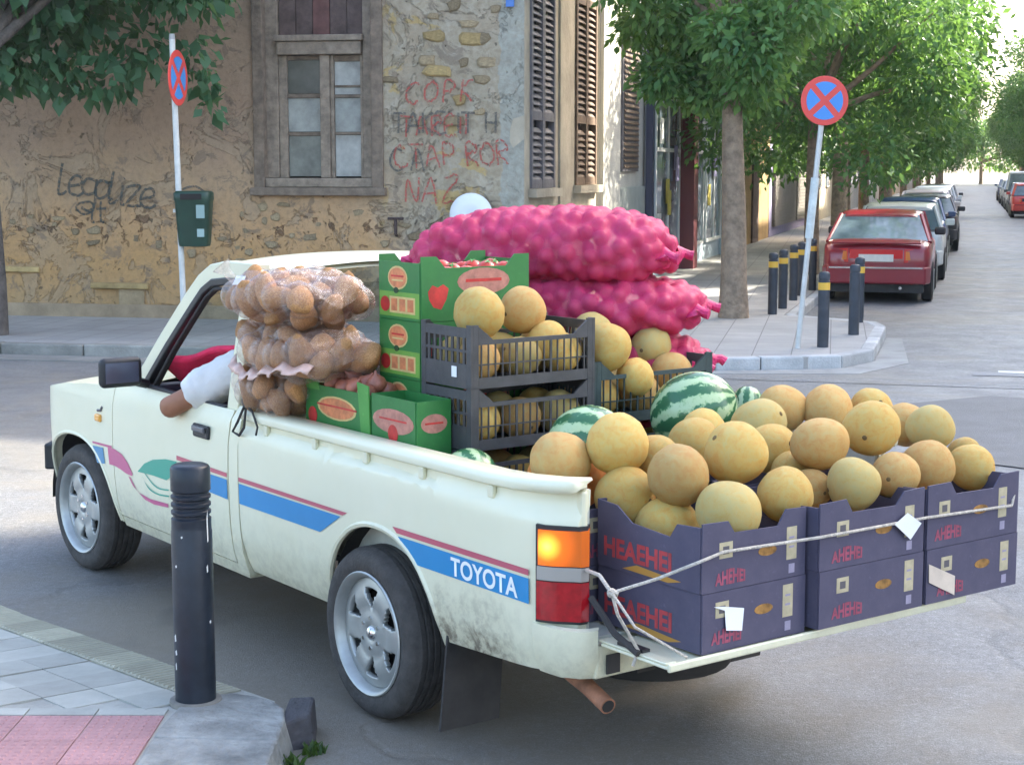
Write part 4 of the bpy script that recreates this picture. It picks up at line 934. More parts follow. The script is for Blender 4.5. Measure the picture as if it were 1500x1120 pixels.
# ================================================================== THE PICKUP TRUCK
def paint_mat(name, c):
    m = NT(name); p = m.obj(); sx = m.n('SeparateXYZ'); m.l(p, sx.inputs[0]); Z = sx.outputs[2]; X = sx.outputs[0]
    n = m.noise(p, 3.0, 6, .7); f = m.noise(p, 26, 4, .7); fs = m.noise(p, 7, 6, .75, .5)
    base = m.mix(m.ramp(n, [(.35, 0.0), (.7, .35)]), c, tuple(x*y for x, y in zip(c, (.90,.88,.80))))
    # road dirt thrown up along the sills and behind the wheels
    zz = m.math('ADD', Z, m.math('MULTIPLY', m.math('SUBTRACT', fs, .5), .38))
    d = m.ramp(m.math('MULTIPLY', zz, 1.0), [(.36, .95), (.48, .42), (.66, .0)])
    rear = m.ramp(m.math('ADD', m.math('MULTIPLY', X, -1.0), 0.0), [(.35, 0.0), (.5, 1.0), (.8, .9), (1.05, .1)])
    dd = m.math('MULTIPLY', d, m.math('ADD', m.math('MULTIPLY', rear, .95), .33), True)
    spk = m.ramp(f, [(.40, 1.0), (.58, .35)])
    col = m.mix(m.math('MULTIPLY', dd, spk, True), base, (.10,.065,.045))
    m.l(col, m.b.inputs['Base Color']); m.l(m.ramp(n, [(.3,.30),(.7,.42)]), m.b.inputs['Roughness'])
    m.b.inputs['Coat Weight'].default_value = .25; m.b.inputs['Coat Roughness'].default_value = .18
    m.bump(m.noise(p, 2.2, 3), .05, .02); return m.m
M_PAINT = paint_mat('cream_white_paint', (.73,.705,.515))
M_TRIM = mat('black_trim', (.020,.020,.022), .5)
M_BEDIN = mat('bed_paint', (.55,.56,.48), .6, var=.25, vscale=5)
M_CHAS = mat('chassis_black', (.025,.022,.02), .85, var=.3, vscale=5)
M_RUST = mat('rusty_exhaust', (.30,.13,.07), .8, var=.4, vscale=18)
M_FLAP = mat('mud_flap_rubber', (.040,.036,.034), .85, var=.3, vscale=10)
M_DBLUE2 = mat('decal_blue', (.015,.23,.49), .35, var=.06, vscale=4); M_DRED2 = mat('decal_red', (.50,.10,.14), .35); M_DMAG = mat('decal_magenta', (.52,.10,.22), .35)
M_DGREEN = mat('decal_green', (.02,.32,.22), .35); M_DWHITE = mat('decal_white', (.82,.83,.80), .35)
truck = thing('pickup_truck', 'cream white pickup truck with blue stripes, open tailgate and a full load of fruit', 'truck', T_O, T_RZ)
def interp(tab, z):
    for (a, b), (c, d) in zip(tab[:-1], tab[1:]):
        if z <= c: return b + (d-b)*max(0, (z-a)/(c-a))
    return tab[-1][1]
CABP = [(.30,.742),(.36,.766),(.44,.788),(.56,.800),(.74,.805),(.86,.803),(.92,.800),(.945,.793),(.985,.788),(1.02,.775),(1.05,.745)]
BEDP = [(.34,.735),(.40,.765),(.50,.793),(.60,.802),(.78,.806),(.90,.804),(.95,.800),(.962,.788),(.972,.776),(1.06,.772)]
def ycab(x, z):
    y = interp(CABP, z)
    if x > 3.05: y -= .26*((x-3.05)/.5)**2.3
    return y
def ybed(x, z):
    y = interp(BEDP, z)
    if x < -1.02: y -= .080*min(1.0, (-1.02-x)/.14)**2
    return y
def raildz(x): return interp([(-1.25,-.008),(-1.1,-.022),(-.85,-.044),(1.1,-.046)], x)
FA, RA = (2.845,.325), (-.085,.33)                              # wheel arch centres
def arch_f(x):
    d = (x-FA[0])/.475
    return None if abs(d) >= 1 else .30 + .415*math.sqrt(1-abs(d)**2.3)
def arch_r(x):
    d = (x-RA[0])/.40
    return None if abs(d) >= 1 else .34 + .41*math.sqrt(1-abs(d)**2.2)
def panel(name, xs, zlo, zhi, yf, sgn, mt, parent=truck, nz=14, flange=.025):
    m = MB(); cols = []
    for x in xs:
        a, b = zlo(x), zhi(x); cols.append([(x, sgn*yf(x, a+(b-a)*j/nz), a+(b-a)*j/nz) for j in range(nz+1)])
    n = nz+1; vs = [p for c in cols for p in c]; fs = [(i*n+j,(i+1)*n+j,(i+1)*n+j+1,i*n+j+1) for i in range(len(cols)-1) for j in range(nz)]
    if sgn > 0: fs = [f[::-1] for f in fs]
    m.add(vs, fs)
    loop = [i*n for i in range(len(cols))] + [(len(cols)-1)*n+j for j in range(1, n)] + [i*n+nz for i in range(len(cols)-2, -1, -1)] + [j for j in range(nz-1, 0, -1)]
    b0 = len(m.v)
    for i in loop: x, y, z = m.v[i]; m.v.append((x, y-sgn*flange, z))
    k = len(loop)
    for i in range(k): m.f.append((loop[i], loop[(i+1) % k], b0+(i+1) % k, b0+i)); m.m.append(0)
    return obj(name, m, mt, parent, smooth=32)
def lin(a, b, n): return [a+(b-a)*i/n for i in range(n+1)]
def with_arch(a, b, c, w_, n=26):
    out = set(); lo, hi = c-w_, c+w_
    if a < lo: out |= set(lin(a, lo, max(2, int((lo-a)/.08))))
    if hi < b: out |= set(lin(hi, b, max(2, int((b-hi)/.08))))
    for k in range(n+1):
        x = c - w_*math.cos(math.pi*k/n)
        if a < x < b: out.add(x)
    out |= {a, b}; return sorted(out)
def hoodz(x): return interp([(2.0,1.045),(2.3,1.02),(2.7,.995),(3.0,.965),(3.3,.915),(3.45,.88),(3.56,.80)], x)
def sill_c(x): return .335
for sgn in (1,-1):
    # front wing
    def zl(x): 
        a = arch_f(x); return a if a else (.335 if x < FA[0] else .40)
    panel('front_wing', with_arch(2.352, 3.54, FA[0], .475), zl, lambda x: hoodz(x)-.012, ycab, sgn, M_PAINT, flange=.05)
    # lip round the wheel arch
    m = MB(); pts = []
    for k in range(25):
        x = FA[0]-.473*math.cos(math.pi*k/24); z = arch_f(x) or .30
        if x > 2.36: pts.append((x, sgn*(ycab(x, z)-.004), z))
    m.tube(pts, .011, 6); obj('arch_lip', m, M_PAINT, truck)
    d = panel('door', lin(1.118, 2.345, 22), lambda x: .375, lambda x: hoodz(x)-.012 if x > 2.0 else 1.03, ycab, sgn, M_PAINT, flange=.04)
    panel('sill', lin(1.05, 2.36, 14), lambda x: .315, lambda x: .368, lambda x, z: ycab(x, z)-.006, sgn, M_PAINT, nz=3, flange=.08)
    panel('cab_corner', lin(1.025, 1.108, 3), lambda x: .335, lambda x: 1.05, ycab, sgn, M_PAINT, flange=.05)
    # bed side
    def zb(x):
        a = arch_r(x)
        if a: return a
        return interp([(-1.17,.455),(-.9,.43),(-.5,.405)], x) if x < RA[0] else .352
    panel('bed_side', with_arch(-1.165, 1.015, RA[0], .40, 30), zb, lambda x: 1.058+raildz(x), ybed, sgn, M_PAINT, nz=22, flange=.02)
    m = MB(); pts = []
    for k in range(29):
        x = RA[0]-.399*math.cos(math.pi*k/28); z = arch_r(x) or .34; pts.append((x, sgn*(ybed(x, z)-.003), z))
    m.tube(pts, .012, 6); obj('arch_lip', m, M_PAINT, truck)
    # rolled top rail with tie-down tabs under it
    m = MB(); prof = [(.690,1.062),(.690,1.086),(.702,1.097),(.775,1.100),(.795,1.094),(.803,1.078),(.800,1.060),(.786,1.052),(.776,1.058)]
    cols = []
    for x in [1.015, 1.0] + lin(.95, -1.06, 14) + [-1.12, -1.168, -1.182]:
        k = .03*max(0, (-1.02-x)/.15)**2; e = .012 if x in (-1.182, 1.015) else 0; dzr = raildz(x)
        cols.append([(x, sgn*(y-k*(y > .7)-e*(1 if y > .75 else -1)), z + dzr - e*.6*(1 if z > 1.08 else -1)) for y, z in prof])
    n = len(prof); m.add([p for c in cols for p in c], [(i*n+j,(i+1)*n+j,(i+1)*n+(j+1) % n,i*n+(j+1) % n) for i in range(len(cols)-1) for j in range(n)] + [tuple(range(n)), tuple((len(cols)-1)*n+j for j in range(n-1,-1,-1))])
    obj('top_rail', m, M_PAINT, truck, smooth=50)
    for x in (.80,.40,.02,-.36,-.78):
        obj('tie_down_tab', MB().box(x-.02, sgn*.776 if sgn > 0 else -.793, 1.012+raildz(x), x+.012, sgn*.793 if sgn > 0 else -.776, 1.054+raildz(x)), M_PAINT, truck, smooth=0, bevel=.004)
    obj('bed_inner_wall', MB().hexa([(-1.15,sgn*.665,.56),(1.0,sgn*.665,.56),(1.0,sgn*.69,.56),(-1.15,sgn*.69,.56),(-1.15,sgn*.665,1.040),(1.0,sgn*.665,1.016),(1.0,sgn*.69,1.016),(-1.15,sgn*.69,1.040)]), M_BEDIN, truck, smooth=0)
    obj('rear_post', MB().hexa([(-1.168,sgn*.685,.46),(-1.06,sgn*.685,.46),(-1.06,sgn*.722,.46),(-1.165,sgn*.720,.46),(-1.172,sgn*.685,1.042),(-1.06,sgn*.685,1.03),(-1.06,sgn*.71,1.03),(-1.168,sgn*.71,1.042)]), M_PAINT, truck, smooth=0, bevel=.01)
# tail lights: lamps wrapped round the rear corners
for sgn in (1,-1):
    def lamp(name, z0, z1, mt, parent, out, x0=-1.055, x1=-1.2, yin=.694):
        m = MB(); pts = []
        for x in lin(x0, -1.160, 8): pts.append((x, ybed(x, .78)+out))
        pts.append((-1.168-out, .722)); pts.append((-1.172-out, yin))
        n = len(pts)
        inn = [(max(x+.03, -1.14), y-.04) for x, y in pts]
        vs = [(x, sgn*y, z) for z in (z0, z1) for x, y in pts] + [(x, sgn*y, z) for z in (z0, z1) for x, y in inn]
        fs = [(i, i+1, n+i+1, n+i) for i in range(n-1)] + [(2*n+i+1, 2*n+i, 3*n+i, 3*n+i+1) for i in range(n-1)]
        fs += [(i+1, i, 2*n+i, 2*n+i+1) for i in range(n-1)] + [(n+i, n+i+1, 3*n+i+1, 3*n+i) for i in range(n-1)] + [(0,n,3*n,2*n),(n-1,2*n-1,4*n-1,3*n-1)]
        m.add(vs, fs); return obj(name, m, mt, parent, smooth=40)
    # rounded lower rear corner of the bed under the lamp
    m = MB(); cs = [(-1.03,.7995),(-1.08,.797),(-1.13,.790),(-1.175,.776),(-1.207,.755),(-1.225,.725),(-1.229,.690)]; vs = []
    for x, y in cs:
        for z, dy in ((.437,.030),(.47,.014),(.52,.002),(.57,-.003),(.603,-.003),(.608,.012)): vs.append((x+dy*(1.0 if x < -1.17 else 0), sgn*(y-dy), z))
    m.add(vs, [(i*6+j,(i+1)*6+j,(i+1)*6+j+1,i*6+j+1) for i in range(len(cs)-1) for j in range(5)]); obj('rear_corner', m, M_PAINT, truck, smooth=40)
    tl = lamp('tail_light', .612, .928, M_TRIM, truck, .006)
    mo = NT('indicator_lens'); p = mo.obj(); sx = mo.n('SeparateXYZ'); mo.l(p, sx.inputs[0])
    mo.b.inputs['Base Color'].default_value = (.62,.13,.015,1); mo.b.inputs['Roughness'].default_value = .15
    if sgn > 0:                                                  # its bulb is lit: the driver is indicating
        vm = mo.n('VectorMath'); vm.operation = 'DISTANCE'; mo.l(p, vm.inputs[0]); vm.inputs[1].default_value = (-1.095,.79,.862)
        em = mo.ramp(vm.outputs['Value'], [(.0,(1,.62,.13)),(.022,(1,.30,.03)),(.05,(.30,.045,.002)),(.10,(.04,.006,.0))])
        mo.l(em, mo.b.inputs['Emission Color']); mo.b.inputs['Emission Strength'].default_value = .55
    lamp('indicator_lens', .800, .914, mo.m, tl, .014, -1.070)
    lamp('reversing_lens', .752, .796, mat('clear_lens', (.36,.33,.29), .2, spec=.8), tl, .013, -1.065)
    mr_ = mat('stop_lens', (.36,.006,.012), .12, coat=.4, var=.3, vscale=30); lamp('stop_lens', .622, .748, mr_, tl, .014, -1.065)
# inner shell: floor, bulkhead, rear valance, tailgate
obj('bed_floor', MB().box(-1.165,-.69,.535,1.0,.69,.558), M_BEDIN, truck, smooth=0)
obj('bed_front_wall', MB().box(.985,-.70,.54,1.012,.70,1.06), M_PAINT, truck, smooth=0)
m = MB(); m.hexa([(-1.215,-.69,.437),(-1.12,-.69,.425),(-1.12,.69,.425),(-1.215,.69,.437),(-1.228,-.69,.548),(-1.12,-.69,.548),(-1.12,.69,.548),(-1.228,.69,.548)]); obj('rear_valance', m, M_PAINT, truck, smooth=0, bevel=.008)
obj('valance_cutout', MB().box(-1.2300,.600,.452,-1.2255,.655,.515), M_TRIM, truck, smooth=0); obj('valance_cutout', MB().box(-1.2300,.44,.475,-1.2255,.50,.49), M_TRIM, truck, smooth=0)
tg = obj('tailgate', MB().box(-1.552,-.685,.550,-1.232,.685,.562), M_PAINT, truck, smooth=0, bevel=.008)
for y in (.66,-.66,.0): obj('tailgate_rib', MB().box(-1.540,y-.022,.5625,-1.215,y+.022,.570), M_PAINT, tg, smooth=0, bevel=.004)
obj('tailgate_top_edge', MB().box(-1.566,-.69,.546,-1.5525,.69,.574), M_PAINT, tg, smooth=0, bevel=.006)
obj('latch', MB().box(-1.42,.640,.567,-1.30,.672,.580), M_TRIM, tg, smooth=0)
for sgn in (1,-1): obj('hinge', MB().box(-1.25,sgn*.56-.03,.51,-1.229,sgn*.56+.03,.5495), M_TRIM, tg, smooth=0)
obj('tailgate_strap', MB().tube([(-1.19,.690,.70),(-1.31,.69,.61),(-1.42,.688,.572)], .011, 6), M_FLAP, truck)
# bonnet, cowl, front end
m = MB(); xs = lin(2.10, 3.52, 16); ny = 12
m.grid(lambda a, b: (2.10+1.44*a, (-1+2*b)*(ycab(2.10+1.44*a, hoodz(2.10+1.44*a)-.03)-.006), hoodz(2.10+1.44*a)-.012+.062*(1-abs(-1+2*b)**2.6)*(1-.5*a)), 18, 16)
obj('bonnet', m, M_PAINT, truck, smooth=60)
m = MB(); m.grid(lambda a, b: (3.54+.035*(1-abs(-1+2*b)**2)-.05*a, (-1+2*b)*(.545+.02*(1-a)), .42+.40*(1-a)+.03*(1-a)), 6, 10); obj('front_panel', m, M_PAINT, truck, smooth=60)
obj('grille', MB().box(3.555,-.36,.62,3.585,.36,.80), M_TRIM, truck, smooth=0)
for sgn in (1,-1): obj('headlight', MB().box(3.53,min(sgn*.38,sgn*.56),.64,3.58,max(sgn*.38,sgn*.56),.79), M_CHROME, truck, smooth=0, bevel=.02)
m = MB(); m.add([(3.45,.745,.43),(3.62,.60,.42),(3.66,0,.42),(3.62,-.60,.42),(3.45,-.745,.43),(3.45,.745,.57),(3.60,.60,.58),(3.64,0,.58),(3.60,-.60,.58),(3.45,-.745,.57),(3.40,.68,.43),(3.4,-.68,.43),(3.4,.68,.57),(3.4,-.68,.57)], [(0,1,6,5),(1,2,7,6),(2,3,8,7),(3,4,9,8),(5,6,7,8,9,13,12),(0,10,11,4,3,2,1),(0,5,12,10),(4,11,13,9),(10,12,13,11)])
obj('front_bumper', m, M_BLKP, truck, smooth=0, bevel=.012)
# cab shell behind the panels: floor, firewall, rear wall
obj('cab_floor', MB().box(1.03,-.72,.36,2.35,.72,.40), M_CHAS, truck, smooth=0)
obj('firewall', MB().box(2.30,-.73,.38,2.34,.73,.99), M_CHAS, truck, smooth=0)
m = MB(); m.box(1.03,-.74,.40,1.06,.74,1.06); m.hexa([(1.03,-.74,1.061),(1.06,-.74,1.061),(1.06,-.60,1.061),(1.03,-.60,1.061),(1.07,-.66,1.56),(1.10,-.66,1.56),(1.10,-.56,1.56),(1.07,-.56,1.56)]); m.hexa([(1.03,.60,1.061),(1.06,.60,1.061),(1.06,.74,1.061),(1.03,.74,1.061),(1.07,.56,1.56),(1.10,.56,1.56),(1.10,.66,1.56),(1.07,.66,1.56)])
obj('cab_rear_wall', m, M_PAINT, truck, smooth=0)
# roof
m = MB()
def roof(a, b):
    x = 1.055+.60*a; t = -1+2*b; e = abs(t)
    w_ = .672 - .012*a
    z = 1.672 - .014*max(0, a-.55)/.45 - .018*max(0,.12-a)/.12*1.5
    if a > .8: z -= .045*((a-.8)/.2)**2
    z -= .052*e**2.2 + .030*max(0, (e-.86)/.14)**2
    return (x, t*w_, z)
m.grid(roof, 16, 28); b0 = list(m.v)
m.grid(lambda a, b: tuple(Vector(roof(a, b))*1.0 - Vector((0,0,.022))), 16, 28)
obj('roof', m, M_PAINT, truck, smooth=60)
mr2 = MB()
for sgn in (1,-1):
    # A pillar, door frame, B pillar
    def quadbar(name, pts, w_, d_, mt, par=truck):
        """flat bar following pts, w_ wide along x-z, d_ deep in y"""
        mm = MB(); n = len(pts); vs = []
        for i, p in enumerate(pts):
            a, b = Vector(pts[max(0,i-1)]), Vector(pts[min(n-1,i+1)]); d = (b-a).normalized(); q_ = Vector((d.z,0,-d.x)).normalized()*w_/2; p = Vector(p)
            for s1, s2 in ((1,0),(1,1),(-1,1),(-1,0)): vs.append(tuple(p+q_*s1+Vector((0,-sgn*d_*s2,0))))
        fs = [(i*4+k,i*4+(k+1) % 4,(i+1)*4+(k+1) % 4,(i+1)*4+k) for i in range(n-1) for k in range(4)]+[(3,2,1,0),tuple((n-1)*4+k for k in range(4))]
        mm.add(vs, fs); return obj(name, mm, mt, par, smooth=30, bevel=.006)
    quadbar('a_pillar', [(2.20,sgn*.752,1.00),(1.93,sgn*.722,1.255),(1.70,sgn*.694,1.462),(1.60,sgn*.680,1.545),(1.50,sgn*.674,1.592),(1.36,sgn*.672,1.612),(1.06,sgn*.672,1.612)], .075, .06, M_PAINT)
    quadbar('window_trim', [(2.09,sgn*.752,1.035),(1.88,sgn*.728,1.235),(1.665,sgn*.700,1.430),(1.575,sgn*.688,1.508),(1.49,sgn*.682,1.548),(1.36,sgn*.680,1.560),(1.20,sgn*.680,1.560)], .034, .05, M_TRIM)
    quadbar('window_channel', [(2.00,sgn*.748,1.03),(1.82,sgn*.726,1.220),(1.625,sgn*.699,1.405),(1.545,sgn*.687,1.480),(1.47,sgn*.681,1.520),(1.36,sgn*.679,1.530),(1.20,sgn*.679,1.530)], .016, .03, M_CHAS)
    quadbar('b_pillar', [(1.175,sgn*.752,1.00),(1.155,sgn*.726,1.24),(1.13,sgn*.694,1.50),(1.12,sgn*.678,1.59)], .10, .05, M_PAINT)
    quadbar('belt_trim', [(1.22,sgn*.762,1.027),(1.6,sgn*.764,1.030),(2.06,sgn*.764,1.036)], .022, .03, M_TRIM)
    obj('mirror_arm', MB().tube([(2.02,sgn*.765,1.05),(1.99,sgn*.83,1.07)], .022, 8), M_TRIM, truck)
    mi = MB(); mi.grid(lambda a, b: (1.955+.055*math.cos(math.pi*a)*0+.06*(1-abs(2*a-1)**3)*(1-abs(2*b-1)**3), sgn*(.815+.205*a), 1.052+.135*b), 10, 8)
    mh = MB().box(1.935, min(sgn*.815,sgn*1.02), 1.052, 1.99, max(sgn*.815,sgn*1.02), 1.190); mo_ = obj('mirror', mh, M_TRIM, truck, smooth=30, bevel=.035, seg=4)
    obj('mirror_glass', MB().box(1.9315, min(sgn*.84,sgn*1.0), 1.075, 1.9345, max(sgn*.84,sgn*1.0), 1.168), mat('mirror_glass', (.10,.11,.15), .08, spec=1, metal=.3), mo_, smooth=0, bevel=.0)
    dh = obj('door_handle', MB().box(1.285, min(sgn*.797,sgn*.815), .885, 1.435, max(sgn*.797,sgn*.815), .945), M_TRIM, truck, smooth=0, bevel=.012, seg=3)
    obj('handle_lever', MB().box(1.30, min(sgn*.815,sgn*.828), .912, 1.42, max(sgn*.815,sgn*.828), .938), mat('handle_grey', (.10,.10,.11), .3), dh, smooth=0, bevel=.006)
    si = obj('side_indicator', MB().box(2.48, min(sgn*.799,sgn*.818), .815, 2.545, max(sgn*.799,sgn*.818), .852), mat('side_indicator_lens', (.80,.38,.08), .2), truck, smooth=0, bevel=.008)
    obj('side_badge', MB().tube([(2.53,sgn*.803,.868),(2.485,sgn*.804,.872),(2.47,sgn*.804,.892)], .007, 5), M_SHUT, truck)
# windscreen and rear window
m = MB(); m.grid(lambda a, b: (2.185-.61*a+.05*(1-(2*b-1)**2), (-1+2*b)*(.715-.055*a), 1.03+.565*a), 6, 10); obj('windscreen', m, glass_mat('windscreen_glass', (.80,.86,.85), .86), truck, smooth=60)
m = MB(); m.add([(1.06,-.60,1.08),(1.06,.60,1.08),(1.095,.57,1.55),(1.095,-.57,1.55)], [(0,1,2,3)]); obj('rear_window', m, glass_mat('rear_glass', (.75,.82,.82), .86), truck, smooth=0)
# cab inside
M_SEAT = mat('dark_seat_cloth', (.035,.03,.045), .9, var=.3, vscale=14); M_RCLOTH = mat('crimson_cloth', (.75,.02,.09), .75, var=.2, vscale=8, bump=.3, bscale=30)
m = MB(); m.hexa([(1.96,-.70,.70),(2.29,-.70,.70),(2.29,.70,.70),(1.96,.70,.70),(2.00,-.70,1.045),(2.24,-.70,1.03),(2.24,.70,1.03),(2.00,.70,1.045)]); obj('dashboard', m, mat('dashboard_plastic', (.03,.025,.04), .6), truck, smooth=0, bevel=.02)
for y in (.36,-.36):
    se = obj('seat', MB().box(1.18,y-.26,.42,1.70,y+.26,.62), M_SEAT, truck, smooth=0, bevel=.05, seg=3)
    obj('seat_back', MB().hexa([(1.12,y-.25,.60),(1.26,y-.25,.60),(1.26,y+.25,.60),(1.12,y+.25,.60),(1.075,y-.23,1.20),(1.17,y-.23,1.20),(1.17,y+.23,1.20),(1.075,y+.23,1.20)]), M_SEAT, se, smooth=0, bevel=.03, seg=3)
sw = MB(); c0 = Vector((1.83,.36,1.00)); ax = Vector((-.75,0,.66)).normalized(); uu = Vector((0,1,0)); vv = ax.cross(uu)
sw.tube([c0+(uu*math.cos(2*math.pi*k/24)+vv*math.sin(2*math.pi*k/24))*.185 for k in range(25)], .014, 8, cap=False)
so = obj('steering_wheel', sw, M_TRIM, truck); obj('spoke', MB().tube([c0-uu*.18, c0, c0+uu*.18], .013, 6).tube([c0, c0-vv*.18], .013, 6).tube([c0, c0-ax*.3], .022, 8), M_TRIM, so)
rm_ = MB(); rm_.ball((1.60,-.02,1.475), (.02,.11,.033), 12, 8); obj('interior_mirror', rm_, mat('pale_mirror', (.6,.62,.66), .2), truck)
# wheels
def wheel(x, y, sgn, steer=0):
    R0, w_ = .325, .205
    tp = [(.232,.004),(.240,-.002),(.262,-.006),(.290,-.004),(.308,.006),(.318,.022),(.3225,.034)]
    for k in range(5):
        c_ = .045+k*.029; tp += [(.3245,c_-.009),(.3245,c_+.009),(.3175,c_+.0105),(.3175,c_+.0185)]
    tp = tp[:-2] + [(.3225,w_-.034),(.318,w_-.022),(.308,w_-.006),(.290,w_+.004),(.255,w_+.004),(.232,w_-.004)]
    wh = obj('wheel', MB().lathe(tp, 56, axis='y'), M_TYRE, truck, smooth=38, loc=(x, y, R0), rot=(0,0,(0 if sgn < 0 else math.pi)+steer))
    rim = obj('rim', MB().lathe([(.233,.0),(.236,-.003),(.231,-.008),(.222,-.004),(.214,.010),(.205,.045),(.195,.075),(.19,.19)], 48, axis='y'), M_ALLOY, wh, smooth=40)
    obj('brake_drum', MB().lathe([(0,.085),(.17,.085),(.19,.11),(.19,.19)], 32, axis='y'), M_CHAS, rim)
    # six-spoke face: polar sheet with triangular windows
    NA_ = 96; radii = [.028,.052,.075,.095,.110,.130,.150,.168,.184,.206]; dep = [.030,.026,.030,.034,.030,.026,.026,.030,.036,.040]
    vs = []
    for j, r_ in enumerate(radii):
        for k in range(NA_):
            a = 2*math.pi*k/NA_; vs.append((r_*math.cos(a), dep[j], r_*math.sin(a)))
    fs = []
    for j in range(len(radii)-1):
        hw_ = {4:1.6, 5:2.8, 6:3.8, 3:.8}.get(j, 0)
        for k in range(NA_):
            ph = ((k+.5) % 16)-8
            if abs(ph) < hw_: continue
            fs.append((j*NA_+k, j*NA_+(k+1) % NA_, (j+1)*NA_+(k+1) % NA_, (j+1)*NA_+k))
    m = MB(); m.add(vs, fs); fo = obj('spoke_face', m, M_ALLOY, rim, smooth=60)
    so_ = fo.modifiers.new('thick', 'SOLIDIFY'); so_.thickness = .022; so_.offset = 0
    bv = fo.modifiers.new('bevel', 'BEVEL'); bv.width = .004; bv.segments = 2; bv.limit_method = 'ANGLE'; bv.angle_limit = R(50)
    obj('hub_cap', MB().lathe([(0,.004),(.016,.006),(.026,.014),(.030,.024),(.030,.04)], 24, axis='y'), M_CHROME, rim)
    nm = MB()
    for k in range(6):
        a = 2*math.pi*(k+.5)/6; nm.lathe([(0,.012),(.008,.012),(.009,.03)], 8, o=(.058*math.cos(a),0,.058*math.sin(a)), axis='y')
    tag(obj('wheel_nuts', nm, M_CHROME, rim), kind='stuff')
    return wh
wheel(0, .800, 1); wheel(2.85, .785, 1, R(3)); wheel(0, -.800, -1); wheel(2.85, -.785, -1, R(3))
# running gear
obj('axle', MB().tube([(0,-.62,.325),(0,.62,.325)], .045, 10).ball((0,.05,.325), (.14,.13,.13), 12, 8), M_CHAS, truck)
for sgn in (1,-1):
    obj('chassis_rail', MB().box(-1.15,sgn*.42-.04,.40,3.4,sgn*.42+.04,.50), M_CHAS, truck, smooth=0)
    obj('wheel_well', MB().grid(lambda a, b: (RA[0]-.41*math.cos(math.pi*a), sgn*(.45+.31*b), .33+.43*math.sin(math.pi*a)), 16, 2), M_CHAS, truck)
    obj('wheel_well', MB().grid(lambda a, b: (FA[0]-.48*math.cos(math.pi*a), sgn*(.45+.30*b), .30+.44*math.sin(math.pi*a)), 16, 2), M_CHAS, truck)
    obj('mud_flap', MB().hexa([(-.47,sgn*.53,.075),(-.46,sgn*.53,.075),(-.46,sgn*.785,.075),(-.47,sgn*.785,.075),(-.505,sgn*.53,.43),(-.495,sgn*.53,.43),(-.495,sgn*.775,.43),(-.505,sgn*.775,.43)]), M_FLAP, truck, smooth=0)
    obj('leaf_spring', MB().tube([(-.62,sgn*.50,.44),(-.3,sgn*.50,.345),(0,sgn*.50,.30),(.3,sgn*.50,.345),(.6,sgn*.50,.44)], .028, 6), M_CHAS, truck)
obj('spare_wheel', MB().lathe([(0,.30),(.17,.30),(.2,.28),(.30,.26),(.32,.33),(.30,.42),(0,.42)], 28, o=(-.68,0,0)), M_CHAS, truck)
obj('fuel_tank', MB().box(.5,-.36,.30,1.0,.36,.50), M_CHAS, truck, smooth=0, bevel=.04); obj('gearbox', MB().tube([(3.2,0,.45),(2.2,0,.42),(1.6,0,.38),(.1,0,.33)], [.2,.16,.10,.05], 10), M_CHAS, truck)
obj('exhaust_pipe', MB().tube([(-.55,.52,.39),(-.95,.60,.39),(-1.10,.628,.375),(-1.225,.645,.345)], .028, 12), M_RUST, truck)
obj('exhaust_mouth', MB().tube([(-1.2255,.64507,.3449),(-1.2270,.6453,.3445)], .022, 12), M_DARK, truck)
